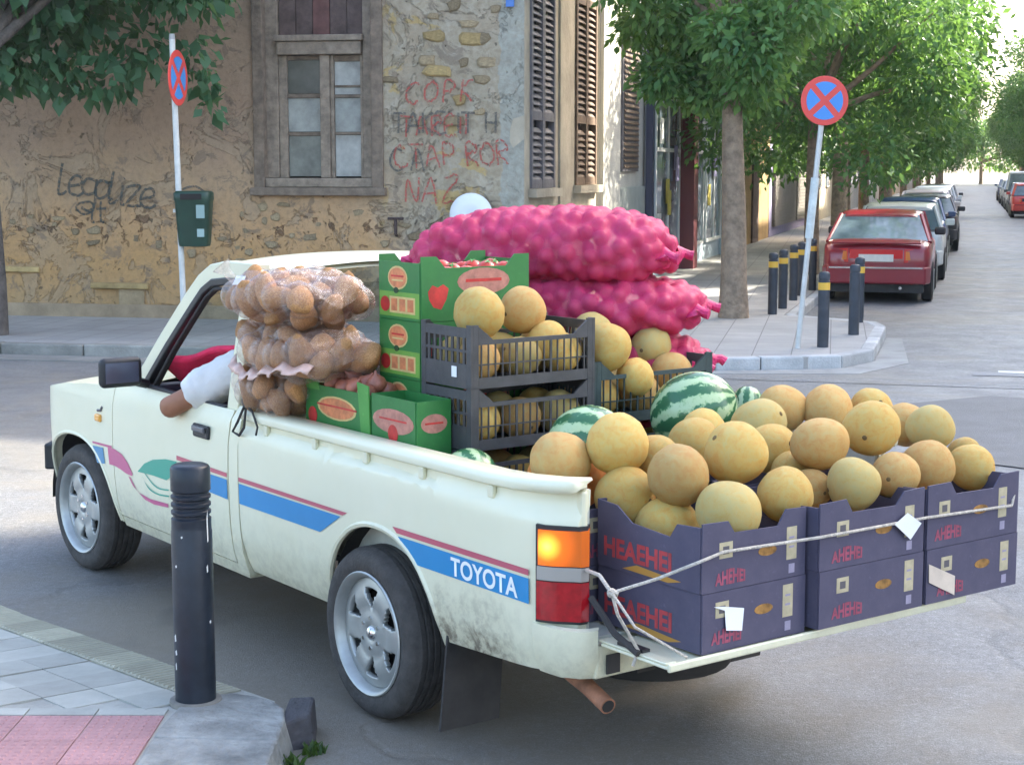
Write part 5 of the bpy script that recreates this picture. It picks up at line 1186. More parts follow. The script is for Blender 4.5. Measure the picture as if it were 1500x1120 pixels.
# ---- stripes and lettering stuck on the sides
def decal(name, top, bot, mt, yf, sgn, n=16, off=.0028, nz=5):
    """sheet between two polylines (x, z) given along x, laid on the body side"""
    def at(L, t):
        t *= len(L)-1; i = min(int(t), len(L)-2); f = t-i; return (L[i][0]*(1-f)+L[i+1][0]*f, L[i][1]*(1-f)+L[i+1][1]*f)
    m = MB()
    def g(a, b):
        p, q_ = at(top, a), at(bot, a); x, z = p[0]*(1-b)+q_[0]*b, p[1]*(1-b)+q_[1]*b; return (x, sgn*(yf(x, z)+off), z)
    m.grid(g, n, nz); return obj(name, m, mt, truck, smooth=180, fixn=False)
for sgn in (1,-1):
    decal('blue_stripe', [(1.012,.738),(.17,.742)], [(1.012,.652),(.33,.654)], M_DBLUE2, ybed, sgn)
    decal('red_stripe', [(1.012,.765),(.12,.764)], [(1.012,.747),(.155,.749)], M_DRED2, ybed, sgn)
    decal('blue_stripe', [(-.235,.740),(-1.018,.744)], [(-.345,.658),(-1.018,.660)], M_DBLUE2, ybed, sgn)
    decal('red_stripe', [(-.20,.770),(-1.018,.774)], [(-.228,.750),(-1.018,.754)], M_DRED2, ybed, sgn)
    decal('blue_stripe', [(1.60,.735),(1.40,.738),(1.122,.738)], [(1.55,.70),(1.40,.660),(1.122,.652)], M_DBLUE2, ycab, sgn)
    decal('red_stripe', [(1.62,.772),(1.122,.766)], [(1.62,.752),(1.122,.748)], M_DRED2, ycab, sgn)
    decal('blue_stripe', [(2.60,.684),(2.47,.690)], [(2.555,.603),(2.455,.612)], mat('faded_decal_blue', (.06,.24,.42), .4), ycab, sgn)
    decal('red_stripe', [(2.60,.706),(2.36,.714)], [(2.60,.696),(2.36,.702)], M_DMAG, ycab, sgn)
    decal('magenta_stripe', [(2.41,.700),(2.33,.704),(2.24,.690),(2.17,.655),(2.12,.610)], [(2.40,.618),(2.33,.620),(2.26,.612),(2.20,.602),(2.13,.600)], M_DMAG, ycab, sgn, n=14)
    decal('green_leaf', [(2.06,.634),(1.98,.682),(1.88,.715),(1.74,.738),(1.62,.744)], [(2.06,.632),(1.98,.636),(1.88,.640),(1.74,.640),(1.62,.690)], M_DGREEN, ycab, sgn, n=16)
    decal('red_curve', [(2.175,.594),(2.13,.555),(2.06,.530),(1.94,.520),(1.74,.530)], [(2.15,.590),(2.08,.535),(2.00,.506),(1.90,.500),(1.74,.512)], M_DMAG, ycab, sgn, n=16)
    m = MB(); pts = [(2.00,.612),(1.94,.570),(1.84,.556),(1.74,.566),(1.68,.60)]
    for rr_, mt_ in (((0,0),M_DGREEN),):
        L_ = smooth_line(pts); vs = []
    decal('green_curve', smooth_line([(2.01,.618),(1.95,.578),(1.85,.562),(1.72,.572)]), smooth_line([(2.00,.612),(1.95,.570),(1.85,.555),(1.72,.565)]), M_DGREEN, ycab, sgn, n=18, nz=1)
    decal('green_curve', smooth_line([(1.98,.640),(1.90,.605),(1.82,.592),(1.72,.600)]), smooth_line([(1.98,.634),(1.90,.597),(1.82,.585),(1.72,.594)]), M_DGREEN, ycab, sgn, n=18, nz=1)
    fc = bpy.data.curves.new('lettering', 'FONT'); fc.body = 'TOYOTA'; fc.size = .088; fc.space_character = 1.02; fc.offset = .0022
    fo = bpy.data.objects.new('lettering', fc); COL.objects.link(fo); bpy.context.view_layer.update()
    me = bpy.data.meshes.new_from_object(fo.evaluated_get(bpy.context.evaluated_depsgraph_get())); bpy.data.objects.remove(fo); bpy.data.curves.remove(fc)
    xs = [v.co.x for v in me.vertices]; x0, x1 = min(xs), max(xs)
    for v in me.vertices:
        u = (v.co.x-x0)/(x1-x0); x = (-.575 - .385*u) if sgn > 0 else (-.96+.385*u); z = .669+v.co.y*1.0
        v.co = (x, sgn*(ybed(x, z)+.0046), z)
    me.materials.clear(); me.materials.append(M_DWHITE); link(bpy.data.objects.new('lettering', me), truck)
# red cloth hung along the dashboard inside the cab: a thing that rests there
cl_ = MB()
def cloth(a, b):
    x = 2.02-.62*a; y = .70-.16*b-.10*a; z = 1.055+.19*a + (.10-.06*a)*(1-b) + .008*math.sin(11*a+5*b) - .02*b
    return (x, y, z)
cl_.grid(cloth, 16, 6); o = obj('red_cloth', cl_, M_RCLOTH, None, smooth=180, loc=T_O, rot=(0,0,T_RZ), fixn=False); so_ = o.modifiers.new('thick', 'SOLIDIFY'); so_.thickness = .02
tag(o, 'crimson cloth draped inside the cab behind the open driver window', 'cloth')

# ================================================================== THE LOAD
def tthing(name, label, cat, x, y, z, group=None, rz=0.0):
    return thing(name, label, cat, tw(x,y,z), T_RZ+rz, group)
def blank_prism(poly, axis, a0, a1): return MB().prism(poly, axis, a0, a1)
# ---- purple cardboard melon boxes
def card(nm, c, c2, rough=.75):
    m = NT(nm); p = m.obj(); n = m.noise(p, 9, 6, .7); f = m.noise(p, 45, 4, .7); oi = m.n('ObjectInfo')
    col = m.mix(m.ramp(n, [(.35, 0.0), (.7, .6)]), c, c2); col = m.mix(m.ramp(f, [(.62, 0.0), (.74, .35)]), col, tuple(min(1, x*2.0+.03) for x in c))
    m.l(col, m.b.inputs['Base Color']); m.b.inputs['Roughness'].default_value = rough; m.bump(n, .12, .01); return m.m
M_PURP = card('purple_printed_card', (.066,.060,.100), (.105,.092,.135)); M_RAW = mat('raw_cardboard', (.33,.22,.12), .85, var=.2, vscale=8)
M_PRED = mat('red_print', (.40,.045,.05), .6, var=.3, vscale=16); M_PPINK = mat('dull_red_print', (.30,.06,.10), .6, var=.3, vscale=16); M_PCREAM = mat('cream_print', (.45,.39,.25), .7, var=.25, vscale=14)
M_PLIL = mat('lilac_print', (.30,.27,.36), .7, var=.2, vscale=14); M_PDK = mat('dark_print', (.10,.09,.10), .7); M_HOLE = mat('hand_hole_shade', (.30,.15,.035), .7, var=.7, vscale=22)
M_PAPER = mat('white_paper', (.80,.81,.82), .7, var=.05)
def oval(cx, cz, rx, rz_, n=18): return [(cx+rx*math.cos(2*math.pi*k/n), cz+rz_*math.sin(2*math.pi*k/n)) for k in range(n)]
def print_letters(name, text, size, mt, parent, place):
    """flat print: letters as a thin sheet put down by place(u, v) with u along the text in metres"""
    fc = bpy.data.curves.new(name, 'FONT'); fc.body = text; fc.size = size; fc.offset = size*.035
    fo = bpy.data.objects.new(name, fc); COL.objects.link(fo); bpy.context.view_layer.update()
    me = bpy.data.meshes.new_from_object(fo.evaluated_get(bpy.context.evaluated_depsgraph_get())); bpy.data.objects.remove(fo); bpy.data.curves.remove(fc)
    for v in me.vertices: v.co = place(v.co.x, v.co.y)
    me.materials.clear(); me.materials.append(mt); return link(bpy.data.objects.new(name, me), parent)
def card_box(label, x, y, z, group, wy=.50, dx=.50, h=.188, top=True, rz=0.0, seed=0):
    """x, y, z: middle of the bottom; rear face looks to -x"""
    q = random.Random(seed); b = tthing('fruit_box', label, 'box', x, y, z, group, rz)
    hy, hx = wy/2-.004, dx/2; lift = .030 if top else .0
    def outline(half):                      # side with a dipped top edge between raised corners
        if not top: return [(-half,0),(half,0),(half,h),(-half,h)]
        d1, d2 = half*.52, half*.40; j = q.uniform(-.006,.006)
        return [(-half,0),(half,0),(half,h+lift),(d1,h+lift+j),(d2,h-.012),(-d2*1.1,h-.016),(-d1*1.15,h+lift-j),(-half,h+lift)]
    obj('rear_panel', blank_prism(outline(hy), 'x', -hx, -hx+.006), M_PURP, b, smooth=0); obj('front_panel', blank_prism(outline(hy), 'x', hx-.006, hx), M_PURP, b, smooth=0)
    def outline_s():
        if not top: return [(-hx+.007,0),(hx-.007,0),(hx-.007,h),(-hx+.007,h)]
        return [(-hx+.007,0),(hx-.007,0),(hx-.007,h+.03),(hx*.60,h+.024),(hx*.30,h-.022),(-hx*.42,h-.034),(-hx*.55,h+.012),(-hx+.007,h+.018)]
    for s in (1,-1): obj('side_panel', blank_prism(outline_s(), 'y', s*hy-.003, s*hy+.003), M_PURP, b, smooth=0)
    obj('inner_tray', MB().box(-hx+.008,-hy+.005,(h-.13) if top else .0,hx-.008,hy-.005,(h-.124) if top else .006), M_RAW, b, smooth=0)
    e = -hx-.0008                            # print on the rear face; y grows to the left of the picture
    def dec(nm, poly, mt, k=0): return obj(nm, blank_prism(poly, 'x', e-.0006*k, e+.0007), mt, b, smooth=0)
    def rect(a, c, w_, hh): return [(a-w_/2,c-hh/2),(a+w_/2,c-hh/2),(a+w_/2,c+hh/2),(a-w_/2,c+hh/2)]
    k_ = (wy-.03)/.47; jz = q.uniform(-.008,.008); jy = q.uniform(-.012,.012); rect0 = rect
    rect = lambda a, c, w_, hh: rect0(a*k_+jy, c+jz, w_, hh)
    dec('picture_mark', rect(.148,.128,.056,.050), M_PCREAM); dec('picture_mark_centre', rect(.148,.128,.026,.024), M_PDK, 1)
    dec('hand_hole', oval(-.045+jy,.102+jz,.040,.016), M_HOLE, 1)
    dec('cream_label', rect(-.168,.112,.045,.105), M_PCREAM); dec('lilac_mark', rect(-.170,.030,.026,.030), M_PLIL)
    dec('label_line', rect(-.168,.130,.022,.007), M_PLIL, 1); dec('label_line', rect(-.168,.100,.022,.007), M_PLIL, 1)
    print_letters('red_print', 'AHEHEI', .046, M_PPINK, b, lambda u, v: (e-.0006, (.195-u*.9)*k_+jy, .022+jz+v*(1.0+.4*math.sin(u*20))))
    for s in (1,-1):                         # big red lettering on the sides
        print_letters('red_lettering', 'HEAEHEI', .082, M_PRED, b, lambda u, v: (s*(.215-u*1.05), s*(hy+.0042), .042+v*1.05))
        obj('yellow_flash', MB().hexa([(-.10,s*(hy+.0032),.008),(.12,s*(hy+.0032),.012),(.12,s*(hy+.0038),.012),(-.10,s*(hy+.0038),.008),(-.16,s*(hy+.0032),.022),(.05,s*(hy+.0032),.034),(.05,s*(hy+.0038),.034),(-.16,s*(hy+.0038),.022)]), mat('yellow_print', (.45,.23,.04), .6), b, smooth=0)
    return b
GB = 'purple boxes on the tailgate'
BX = -1.295
YB = (.318,-.173,-.684)
for y, lb, dx_, rz_ in zip(YB, ('left','middle','right'), (.0,-.045,-.045), (.004,.0,.0)):
    card_box({'left':'purple cardboard box at the left of the tailgate, lower layer, with a white paper slip','middle':'purple cardboard box in the middle of the tailgate, lower layer','right':'purple cardboard box at the right of the tailgate, lower layer, with a torn cream label'}[lb], BX+dx_, y, .571 if lb == 'left' else .583, GB, wy=.455 if lb == 'left' else .508 if lb == 'middle' else .492, top=False, rz=rz_, seed=hash(lb) % 50)
    card_box({'left':'open purple box of melons at the left of the tailgate, upper layer','middle':'open purple box of melons in the middle of the tailgate, upper layer','right':'open purple box of melons at the right of the tailgate, upper layer'}[lb], BX+dx_, y+.004, .761 if lb == 'left' else .773, GB, wy=.455 if lb == 'left' else .508 if lb == 'middle' else .492, rz=rz_, seed=len(lb))
for i, y in enumerate((.38,-.13,-.44)):
    w_ = .50 if i < 2 else .48
    if i == 2: continue
    for k in range(2): card_box('purple box hidden under the melons in the bed, %s layer, %s' % (('lower','upper')[k], ('near the left side','near the middle')[i]), -.77, y, .560+.19*k, 'purple boxes in the bed', top=False, seed=20+i)
# ---- slips of paper, rope
def slip(name, label, pts, mt=M_PAPER):
    m = MB(); n = len(pts); m.add([tuple(p) for p in pts] + [(p[0]+.0015,p[1],p[2]) for p in pts], [tuple(range(n)), tuple(range(2*n-1,n-1,-1))]+[(i,(i+1) % n,n+(i+1) % n,n+i) for i in range(n)])
    return tag(obj(name, m, mt, None, smooth=0, loc=T_O, rot=(0,0,T_RZ)), label, 'paper')
def rp(u, v, X): y, z, t = tray(u, v, X); return (X, y, z)
slip('paper_slip', 'white paper slip stuck to the lower left purple box', [rp(1060,888,-1.551), rp(1090,890,-1.551), rp(1087,923,-1.555), rp(1064,923,-1.555), rp(1062,894,-1.551), rp(1046,889,-1.551)])
slip('paper_slip', 'white diamond shaped paper tag hanging on the rope', [rp(1311,768,-1.606), rp(1330,751,-1.606), rp(1350,766,-1.606), rp(1334,790,-1.606)])
slip('torn_label', 'torn cream label on the lower right purple box', [rp(1361,826,-1.595), rp(1399,843,-1.595), rp(1398,871,-1.595), rp(1361,853,-1.595)], mat('cream_paper', (.62,.52,.42), .75, var=.15, vscale=12))
M_ROPE = mat('pale_rope', (.52,.47,.40), .85, var=.25, vscale=60, bump=.6, bscale=150)
rope = thing('rope', 'pale rope tied across the purple boxes on the open tailgate', 'rope', T_O, T_RZ)
kn = Vector(rp(896,868,-1.40)); corner = Vector((-1.552,.548,.873))
l1 = [kn, kn.lerp(corner,.5)-Vector((0,0,.008)), corner+Vector((-.01,.02,-.002)), Vector(rp(1060,808,-1.556)), Vector(rp(1186,789,-1.590)), Vector(rp(1200,787,-1.602)), Vector(rp(1357,758,-1.600)), Vector(rp(1482,740,-1.598)), Vector((-1.57,-.938,.945)), Vector((-1.35,-.938,.94))]
def dense(P, k=6): 
    P = [Vector(p) for p in P]; out = []
    for a, b in zip(P[:-1], P[1:]): out += [a.lerp(b, j/k) for j in range(k)]
    return out + [P[-1]]
obj('strand', MB().tube(dense(l1), .0052, 7), M_ROPE, rope); obj('strand', MB().tube(dense([(-1.185,.705,.79), Vector(rp(878,842,-1.32)), kn]), .0062, 7), M_ROPE, rope)
obj('strand', MB().tube(dense([kn, Vector(rp(905,900,-1.41)), (-1.41,.680,.580), (-1.40,.692,.53)]), .0055, 7), M_ROPE, rope); obj('strand', MB().tube(dense([kn, Vector(rp(908,885,-1.45)), Vector(rp(930,918,-1.50)), (-1.545,.60,.575)]), .0045, 7), M_ROPE, rope)
obj('knot', MB().ball(kn, (.014,.016,.015), 10, 8).tube([kn+Vector((0,.012,.012)),kn+Vector((-.012,-.01,.0)),kn+Vector((.0,-.012,-.014))], .008, 6), M_ROPE, rope)

# ---- melons
def melon_mat(nm, a, b, c, net):
    m = NT(nm); tc = m.n('TexCoord'); p = tc.outputs['Object']; oi = m.n('ObjectInfo')
    ad = m.n('VectorMath'); ad.operation = 'ADD'; cx = m.n('CombineXYZ'); rv = m.math('MULTIPLY', oi.outputs['Random'], 37.0)
    for i in range(3): m.l(rv, cx.inputs[i])
    m.l(p, ad.inputs[0]); m.l(cx.outputs[0], ad.inputs[1]); v = ad.outputs[0]
    big = m.noise(v, 3.6, 4, .62, .6); mid = m.noise(v, 22, 5, .7); vor = m.n('TexVoronoi'); vor.feature = 'DISTANCE_TO_EDGE'; vor.inputs['Scale'].default_value = 75; m.l(v, vor.inputs['Vector'])
    col = m.ramp(big, [(.32, a), (.5, b), (.68, c)])
    nt = m.ramp(vor.outputs['Distance'], [(.0, 1.0), (.10, .45), (.2, 0.0)])
    col = m.mix(m.math('MULTIPLY', nt, .6), col, net)
    col = m.mix(m.ramp(mid, [(.58, 0.0), (.72, .35)]), col, net)
    gs = m.n('TexNoise'); gs.inputs['Scale'].default_value = 4; 
    hs = m.n('HueSaturation'); mr = m.n('MapRange'); mr.inputs[3].default_value = .82; mr.inputs[4].default_value = 1.12; m.l(oi.outputs['Random'], mr.inputs[0]); m.l(mr.outputs[0], hs.inputs['Value']); m.l(col, hs.inputs['Color'])
    m.l(hs.outputs['Color'], m.b.inputs['Base Color']); m.b.inputs['Roughness'].default_value = .58; m.b.inputs['Specular IOR Level'].default_value = .35
    m.b.inputs['Subsurface Weight'].default_value = .0
    m.bump(m.math('ADD', nt, m.math('MULTIPLY', mid, .8)), .5, .004); return m.m
MM = {'y': melon_mat('yellow_netted_rind', (.64,.30,.03), (.66,.40,.07), (.60,.45,.13), (.63,.50,.24)),
      'o': melon_mat('orange_netted_rind', (.56,.24,.04), (.58,.32,.075), (.54,.37,.12), (.58,.44,.22)),
      'g': melon_mat('pale_green_netted_rind', (.56,.34,.06), (.55,.40,.11), (.48,.40,.14), (.57,.47,.25)),
      'd': melon_mat('deep_orange_rind', (.66,.17,.015), (.70,.22,.025), (.68,.30,.06), (.68,.33,.10))}
M_SCAR = mat('stem_scar', (.16,.10,.04), .9)
MSH = {}
for k in MM:
    for j in range(3):
        q = random.Random(j*7+1)
        def f(x, y, z, j=j): 
            r = math.sqrt(x*x+y*y+z*z) or 1; w_ = 1+.012*math.sin(10*math.atan2(y, x)+j)*(1-abs(z))+.02*math.sin(3*x+2*y+j); b_ = 1+.030*math.sin(2.1*y+1.7*z+2*j)+.022*math.sin(3.3*x-2.2*z+j); return (x*w_*b_, y*w_*b_*(1-.025*j), z*w_*b_*(.98+.035*j))
        MSH[k, j] = (mesh_of(MB().ball((0,0,0), 1.0, 32, 22, f), 'rind', MM[k], 180), mesh_of(MB().lathe([(0,.0),(.04,.006),(.07,.0),(.09,-.012)], 10, o=(0,0,1.0+.03*j)), 'stem_scar', M_SCAR, 180))
mq = random.Random(21)
MEL = []
def melon(c, r, tone, label, group):
    j = mq.randrange(3); t = thing('melon', label, 'melon', tw(*c), 0, group, rot=(mq.uniform(0,6.3), mq.uniform(.5,2.4), mq.uniform(0,6.3)))
    a, b = MSH[tone, j]; o = link(bpy.data.objects.new('rind', a), t); o.scale = (r,r,r); o = link(bpy.data.objects.new('stem_scar', b), t); o.scale = (r,r,r)
GM = 'melons heaped over the tailgate boxes and bed'
# photo column, photo row, breadth in pixels, distance along the truck, tone, which one it is
TABLE = [
 (976,772,96,-1.20,'y','yellow melon lowest in the left box, wedged behind the rope corner'),
 (940,790,70,-1.16,'y','small yellow melon peeping over the dipped side of the left box'),
 (1068,750,98,-1.42,'g','pale greenish melon behind the raised flap of the left box'),
 (1150,724,84,-1.42,'y','yellow melon at the right end of the left box, right of the pale greenish one'),
 (1251,708,80,-1.43,'g','greenish yellow melon at the left of the middle box, front row'),
 (1312,697,74,-1.41,'o','peach coloured melon at the right of the middle box, front row'),
 (1359,682,78,-1.37,'o','large peach coloured melon over the join of the middle and right boxes'),
 (1423,684,68,-1.38,'y','yellow melon at the far right end of the front row'),
 (915,727,92,-1.13,'y','yellow green melon on the left, just behind the tail light'),
 (993,696,94,-1.22,'o','tan melon in the second row above the lowest yellow one'),
 (1077,664,94,-1.22,'y','big golden melon in the second row, in front of the watermelon'),
 (1188,716,62,-1.28,'o','shaded melon squeezed between the front row melons of the left and middle boxes'),
 (1200,650,82,-1.24,'o','orange yellow melon in the second row, centre of the heap'),
 (1277,627,84,-1.24,'y','bright golden melon standing highest at the right of the second row'),
 (1326,622,66,-1.08,'o','orange melon half hidden right of the bright golden one'),
 (1363,626,68,-1.20,'g','pale green melon at the upper right of the heap'),
 (1412,664,50,-1.18,'y','yellow melon mostly hidden behind the one at the far right end'),
 (906,650,92,-.96,'y','golden melon leaning on the striped watermelon at the left'),
 (822,676,92,-.84,'o','peach melon against the left side rail of the bed'),
 (848,702,84,-.82,'d','deep orange melon low behind the left rail end'),
 (800,696,56,-.72,'d','deep orange melon tucked against the rail behind the peach one'),
 (1016,648,78,-.92,'y','pale yellow melon right in front of the big watermelon'),
 (1030,632,70,-.76,'y','yellow melon between the big watermelon and the golden second row melon'),
 (1130,656,76,-1.06,'y','yellow melon behind the orange yellow centre melon, left of it'),
 (1112,622,80,-.90,'g','pale yellow green melon on top of the heap beside the watermelon'),
 (1145,598,72,-.74,'o','tan orange melon at the top of the heap, left of its centre'),
 (1213,600,74,-.86,'o','orange melon at the top of the heap, right of its centre'),
 (1276,600,66,-.92,'y','yellow melon at the back showing above the bright golden one'),
 (962,668,66,-.98,'y','yellow melon in the gap behind the tan second row melon'),
 (1160,690,60,-1.12,'y','melon in the shadowed middle of the heap')]
pos = []
for u, v, d, X, tone, lb in TABLE:
    y, z, t = tray(u, v, X); r = d*t/FPX/2; pos.append([u, v, X, r, d, tone, lb])
for it in range(60):                         # nudge interpenetrating melons apart along the truck
    P = []
    for u, v, X, r, d, tone, lb in pos: y, z, t = tray(u, v, X); P.append((Vector((X,y,z)), d*t/FPX/2))
    for i in range(len(P)):
        for j in range(i):
            a, b = P[i], P[j]; gap = (a[0]-b[0]).length - (a[1]+b[1])*.86
            if gap < 0:
                s_ = 1 if a[0].x > b[0].x else -1
                pos[i][2] += s_*min(.012, -gap*.4) if s_ > 0 else 0; pos[j][2] += min(.012, -gap*.4) if s_ < 0 else 0
for u, v, X, r, d, tone, lb in pos:
    y, z, t = tray(u, v, X); melon((X,y,z), d*t/FPX/2, tone, lb, GM)
# ---- watermelons
def wm_mat():
    m = NT('striped_watermelon_rind'); p = m.obj(); sx = m.n('SeparateXYZ'); m.l(p, sx.inputs[0]); at = m.math('ARCTAN2', sx.outputs[1], sx.outputs[0])
    n1 = m.noise(p, 5.5, 5, .65); n2 = m.noise(p, 14, 5, .7)
    ph = m.math('ADD', m.math('MULTIPLY', at, 10.0), m.math('MULTIPLY', m.math('ADD', n1, m.math('MULTIPLY', n2, .32)), 6.0)); s_ = m.math('SINE', ph)
    c = m.ramp(m.math('ADD', m.math('MULTIPLY', s_, .5), .5), [(.25, (.035,.13,.055)), (.45, (.06,.19,.08)), (.56, (.25,.40,.19)), (.8, (.40,.53,.30))])
    c = m.mix(m.ramp(n2, [(.6, 0.0), (.75, .5)]), c, (.05,.15,.06)); m.l(c, m.b.inputs['Base Color']); m.b.inputs['Roughness'].default_value = .24; return m.m
M_WM = wm_mat()
wmesh = mesh_of(MB().ball((0,0,0), 1.0, 36, 24), 'rind', M_WM, 180); smesh = mesh_of(MB().lathe([(0,.012),(.03,.01),(.05,-.004)], 10, o=(0,0,1.0)), 'stem_scar', M_SCAR, 180)
for u, v, d, X, lb, rot, el in ((1017,604,126,-.52,'big striped watermelon standing behind the melon heap',(.5,1.1,.3),1.12),(862,648,118,-.56,'striped watermelon lying low in front of the black crates',(1.4,.3,.9),1.15),(1094,592,52,-.36,'watermelon whose pale top shows right of the big striped one',(.3,.4,2),1.1),(688,696,88,-.345,'watermelon in the bed, its top just showing above the left rail',(1.5,.1,.4),1.2)):
    y, z, t = tray(u, v, X); r = d*t/FPX/2
    w_ = thing('watermelon', lb, 'watermelon', tw(X,y,z), 0, 'watermelons', rot=rot); o = link(bpy.data.objects.new('rind', wmesh), w_); o.scale = (r/el**.5,r/el**.5,r*el**.4); o = link(bpy.data.objects.new('stem_scar', smesh), w_); o.scale = (r,r,r*el**.4)

# ---- black plastic crates
def plastic(nm, c): return mat(nm, c, .5, var=.25, vscale=14, bump=.08, bscale=30)
M_CRATE = plastic('black_crate_plastic', (.055,.055,.058)); M_CRATE2 = plastic('dark_green_crate_plastic', (.030,.052,.052))
def crate(label, x0, y0, z, mt, group, lx=.33, ly=.58, h=.222, rz=0.0, tagged=False):
    """x0: rear edge, y0: left edge; long side faces the rear"""
    c = tthing('plastic_crate', label, 'crate', x0+lx/2, y0-ly/2, z, group, rz); hx, hy = lx/2, ly/2; e = .018
    for sx in (1,-1):
        for sy in (1,-1):
            hh = h+.012
            m = MB(); m.box(min(sx*hx,sx*(hx-.03)), min(sy*hy,sy*(hy-.012)), 0, max(sx*hx,sx*(hx-.03)), max(sy*hy,sy*(hy-.012)), hh); m.box(min(sx*hx,sx*(hx-.012)), min(sy*(hy-.013),sy*(hy-.035)), 0, max(sx*hx,sx*(hx-.012)), max(sy*(hy-.013),sy*(hy-.035)), hh)
            obj('corner_post', m, mt, c, smooth=0)
    for sx in (1,-1):
        xa, xb = sorted((sx*hx, sx*(hx-.010)))
        zt = h-.045
        for za, zb_ in ((.0,.040),(zt-.016,zt)): obj('rail', MB().box(xa,-hy+.036,za,xb,hy-.036,zb_), mt, c, smooth=0)
        for ysg in (1,-1): obj('rail_rise', MB().add([(xa,ysg*(hy-.036),zt),(xb,ysg*(hy-.036),zt),(xb,ysg*(hy-.036),h+.006),(xa,ysg*(hy-.036),h+.006),(xa,ysg*(hy-.10),zt),(xb,ysg*(hy-.10),zt),(xb,ysg*(hy-.082),zt+.016),(xa,ysg*(hy-.082),zt+.016)], [(0,1,2,3),(4,7,6,5),(0,4,5,1),(2,6,7,3),(0,3,7,4),(1,5,6,2)]), mt, c, smooth=0)
        n = 16
        for k in range(n):
            y = -hy+.05+(2*hy-.1)*k/(n-1); w_ = .0045 if k not in (5, 10) else .009
            obj('slat', MB().box(xa+.002,y-w_/2,.040,xb-.002,y+w_/2,zt-.016), mt, c, smooth=0)
        obj('mid_rail', MB().box(xa+.003,-hy+.036,.085,xb-.003,hy-.036,.090), mt, c, smooth=0)
    for sy in (1,-1):
        ya, yb = sorted((sy*hy, sy*(hy-.010)))
        obj('rail', MB().box(-hx+.031,ya,0,hx-.031,yb,.09), mt, c, smooth=0); obj('rail', MB().box(-hx+.031,ya,h-.035,hx-.031,yb,h), mt, c, smooth=0)
        for k in range(7):
            x = -hx+.05+(2*hx-.1)*k/6; obj('slat', MB().box(x-.007,ya+.002,.09,x+.007,yb-.002,h-.035), mt, c, smooth=0)
        obj('mid_rail', MB().box(-hx+.031,ya+.001,.132,hx-.031,yb-.001,.142), mt, c, smooth=0)
    obj('base', MB().box(-hx+.01,-hy+.01,.004,hx-.01,hy-.01,.012), mt, c, smooth=0)
    if tagged: obj('price_tag', MB().box(-.075,hy+.001,.038,-.043,hy+.003,.078), M_PAPER, c, smooth=0)
    return c
C1X, C1Y = -.255, .500
CZ = [.560,.788,1.016,1.246]
lbs = ['lowest black crate of the left stack, almost hidden by melons','third black crate down in the left stack, its slats showing above the low melons','middle black crate of melons in the left stack','top black crate of melons in the left stack, with a white tag on its side']
for k, z in enumerate(CZ): crate(lbs[k], C1X, C1Y, z, M_CRATE, 'black crates stacked on the left', tagged=(k == 3))
C2X, C2Y = -.235, -.095
C2Z = [.560,.808,1.056]
for k, z in enumerate(C2Z): crate(['lowest dark green crate of the right stack','middle dark green crate of the right stack','top dark green crate of melons, right of the black ones'][k], C2X, C2Y, z, M_CRATE2, 'dark green crates stacked on the right', ly=.62, h=.236)
CW = ('left','middle','right')
for nm, cx0, cy0, ly, zs, off in (('black', C1X, C1Y, .58, CZ[1:], 0), ('dark green', C2X, C2Y, .62, C2Z[1:], 1)):
    for k, z in enumerate(zs):
        for i in range(3):
            for j in range(2):
                r = .080+.006*mq.random(); y = cy0-.10-i*(ly-.20)/2; x = cx0+.092+j*.148
                lv = (('third','middle','top') if nm == 'black' else ('middle','top'))[k]
                melon((x, y, z+.014+r), r, 'gyo'[(i+j+k) % 3], 'melon at the %s %s inside the %s %s crate' % (CW[i], ('rear side','front side')[j], lv, nm), 'melons inside the crates')
for u, v, d, X, tone, lb in ((701,458,80,-.13,'y','golden melon standing on the left of the top black crate'),(765,452,70,-.06,'o','tan melon with a dark spot on the right of the top black crate'),
                             (800,500,60,-.15,'y','melon just rising over the right edge of the top black crate'),
                             (890,508,72,-.17,'y','golden melon on the left of the top dark green crate'),(868,490,66,-.02,'g','pale melon behind the golden one on the dark green crate'),(954,508,64,-.02,'g','greenish yellow melon on the right of the top dark green crate'),
                             (930,552,58,-.20,'y','melon low in the middle of the dark green crate top'),(984,545,62,-.14,'o','melon low at the right of the dark green crate top')):
    y, z, t = tray(u, v, X); melon((X,y,z), d*t/FPX/2, tone, lb, 'melons standing on the crates')
# filler crates that carry the watermelons
for k in range(2):
    crate('black crate under the watermelons, %s one' % ('lower','upper')[k], -.60, .50, .560+.18*k, M_CRATE, 'crates under the watermelons', ly=.55, h=.17)
    crate('dark green crate under the watermelons, %s one' % ('lower','upper')[k], -.60, -.12, .560+.18*k, M_CRATE2, 'crates under the watermelons', ly=.55, h=.17)

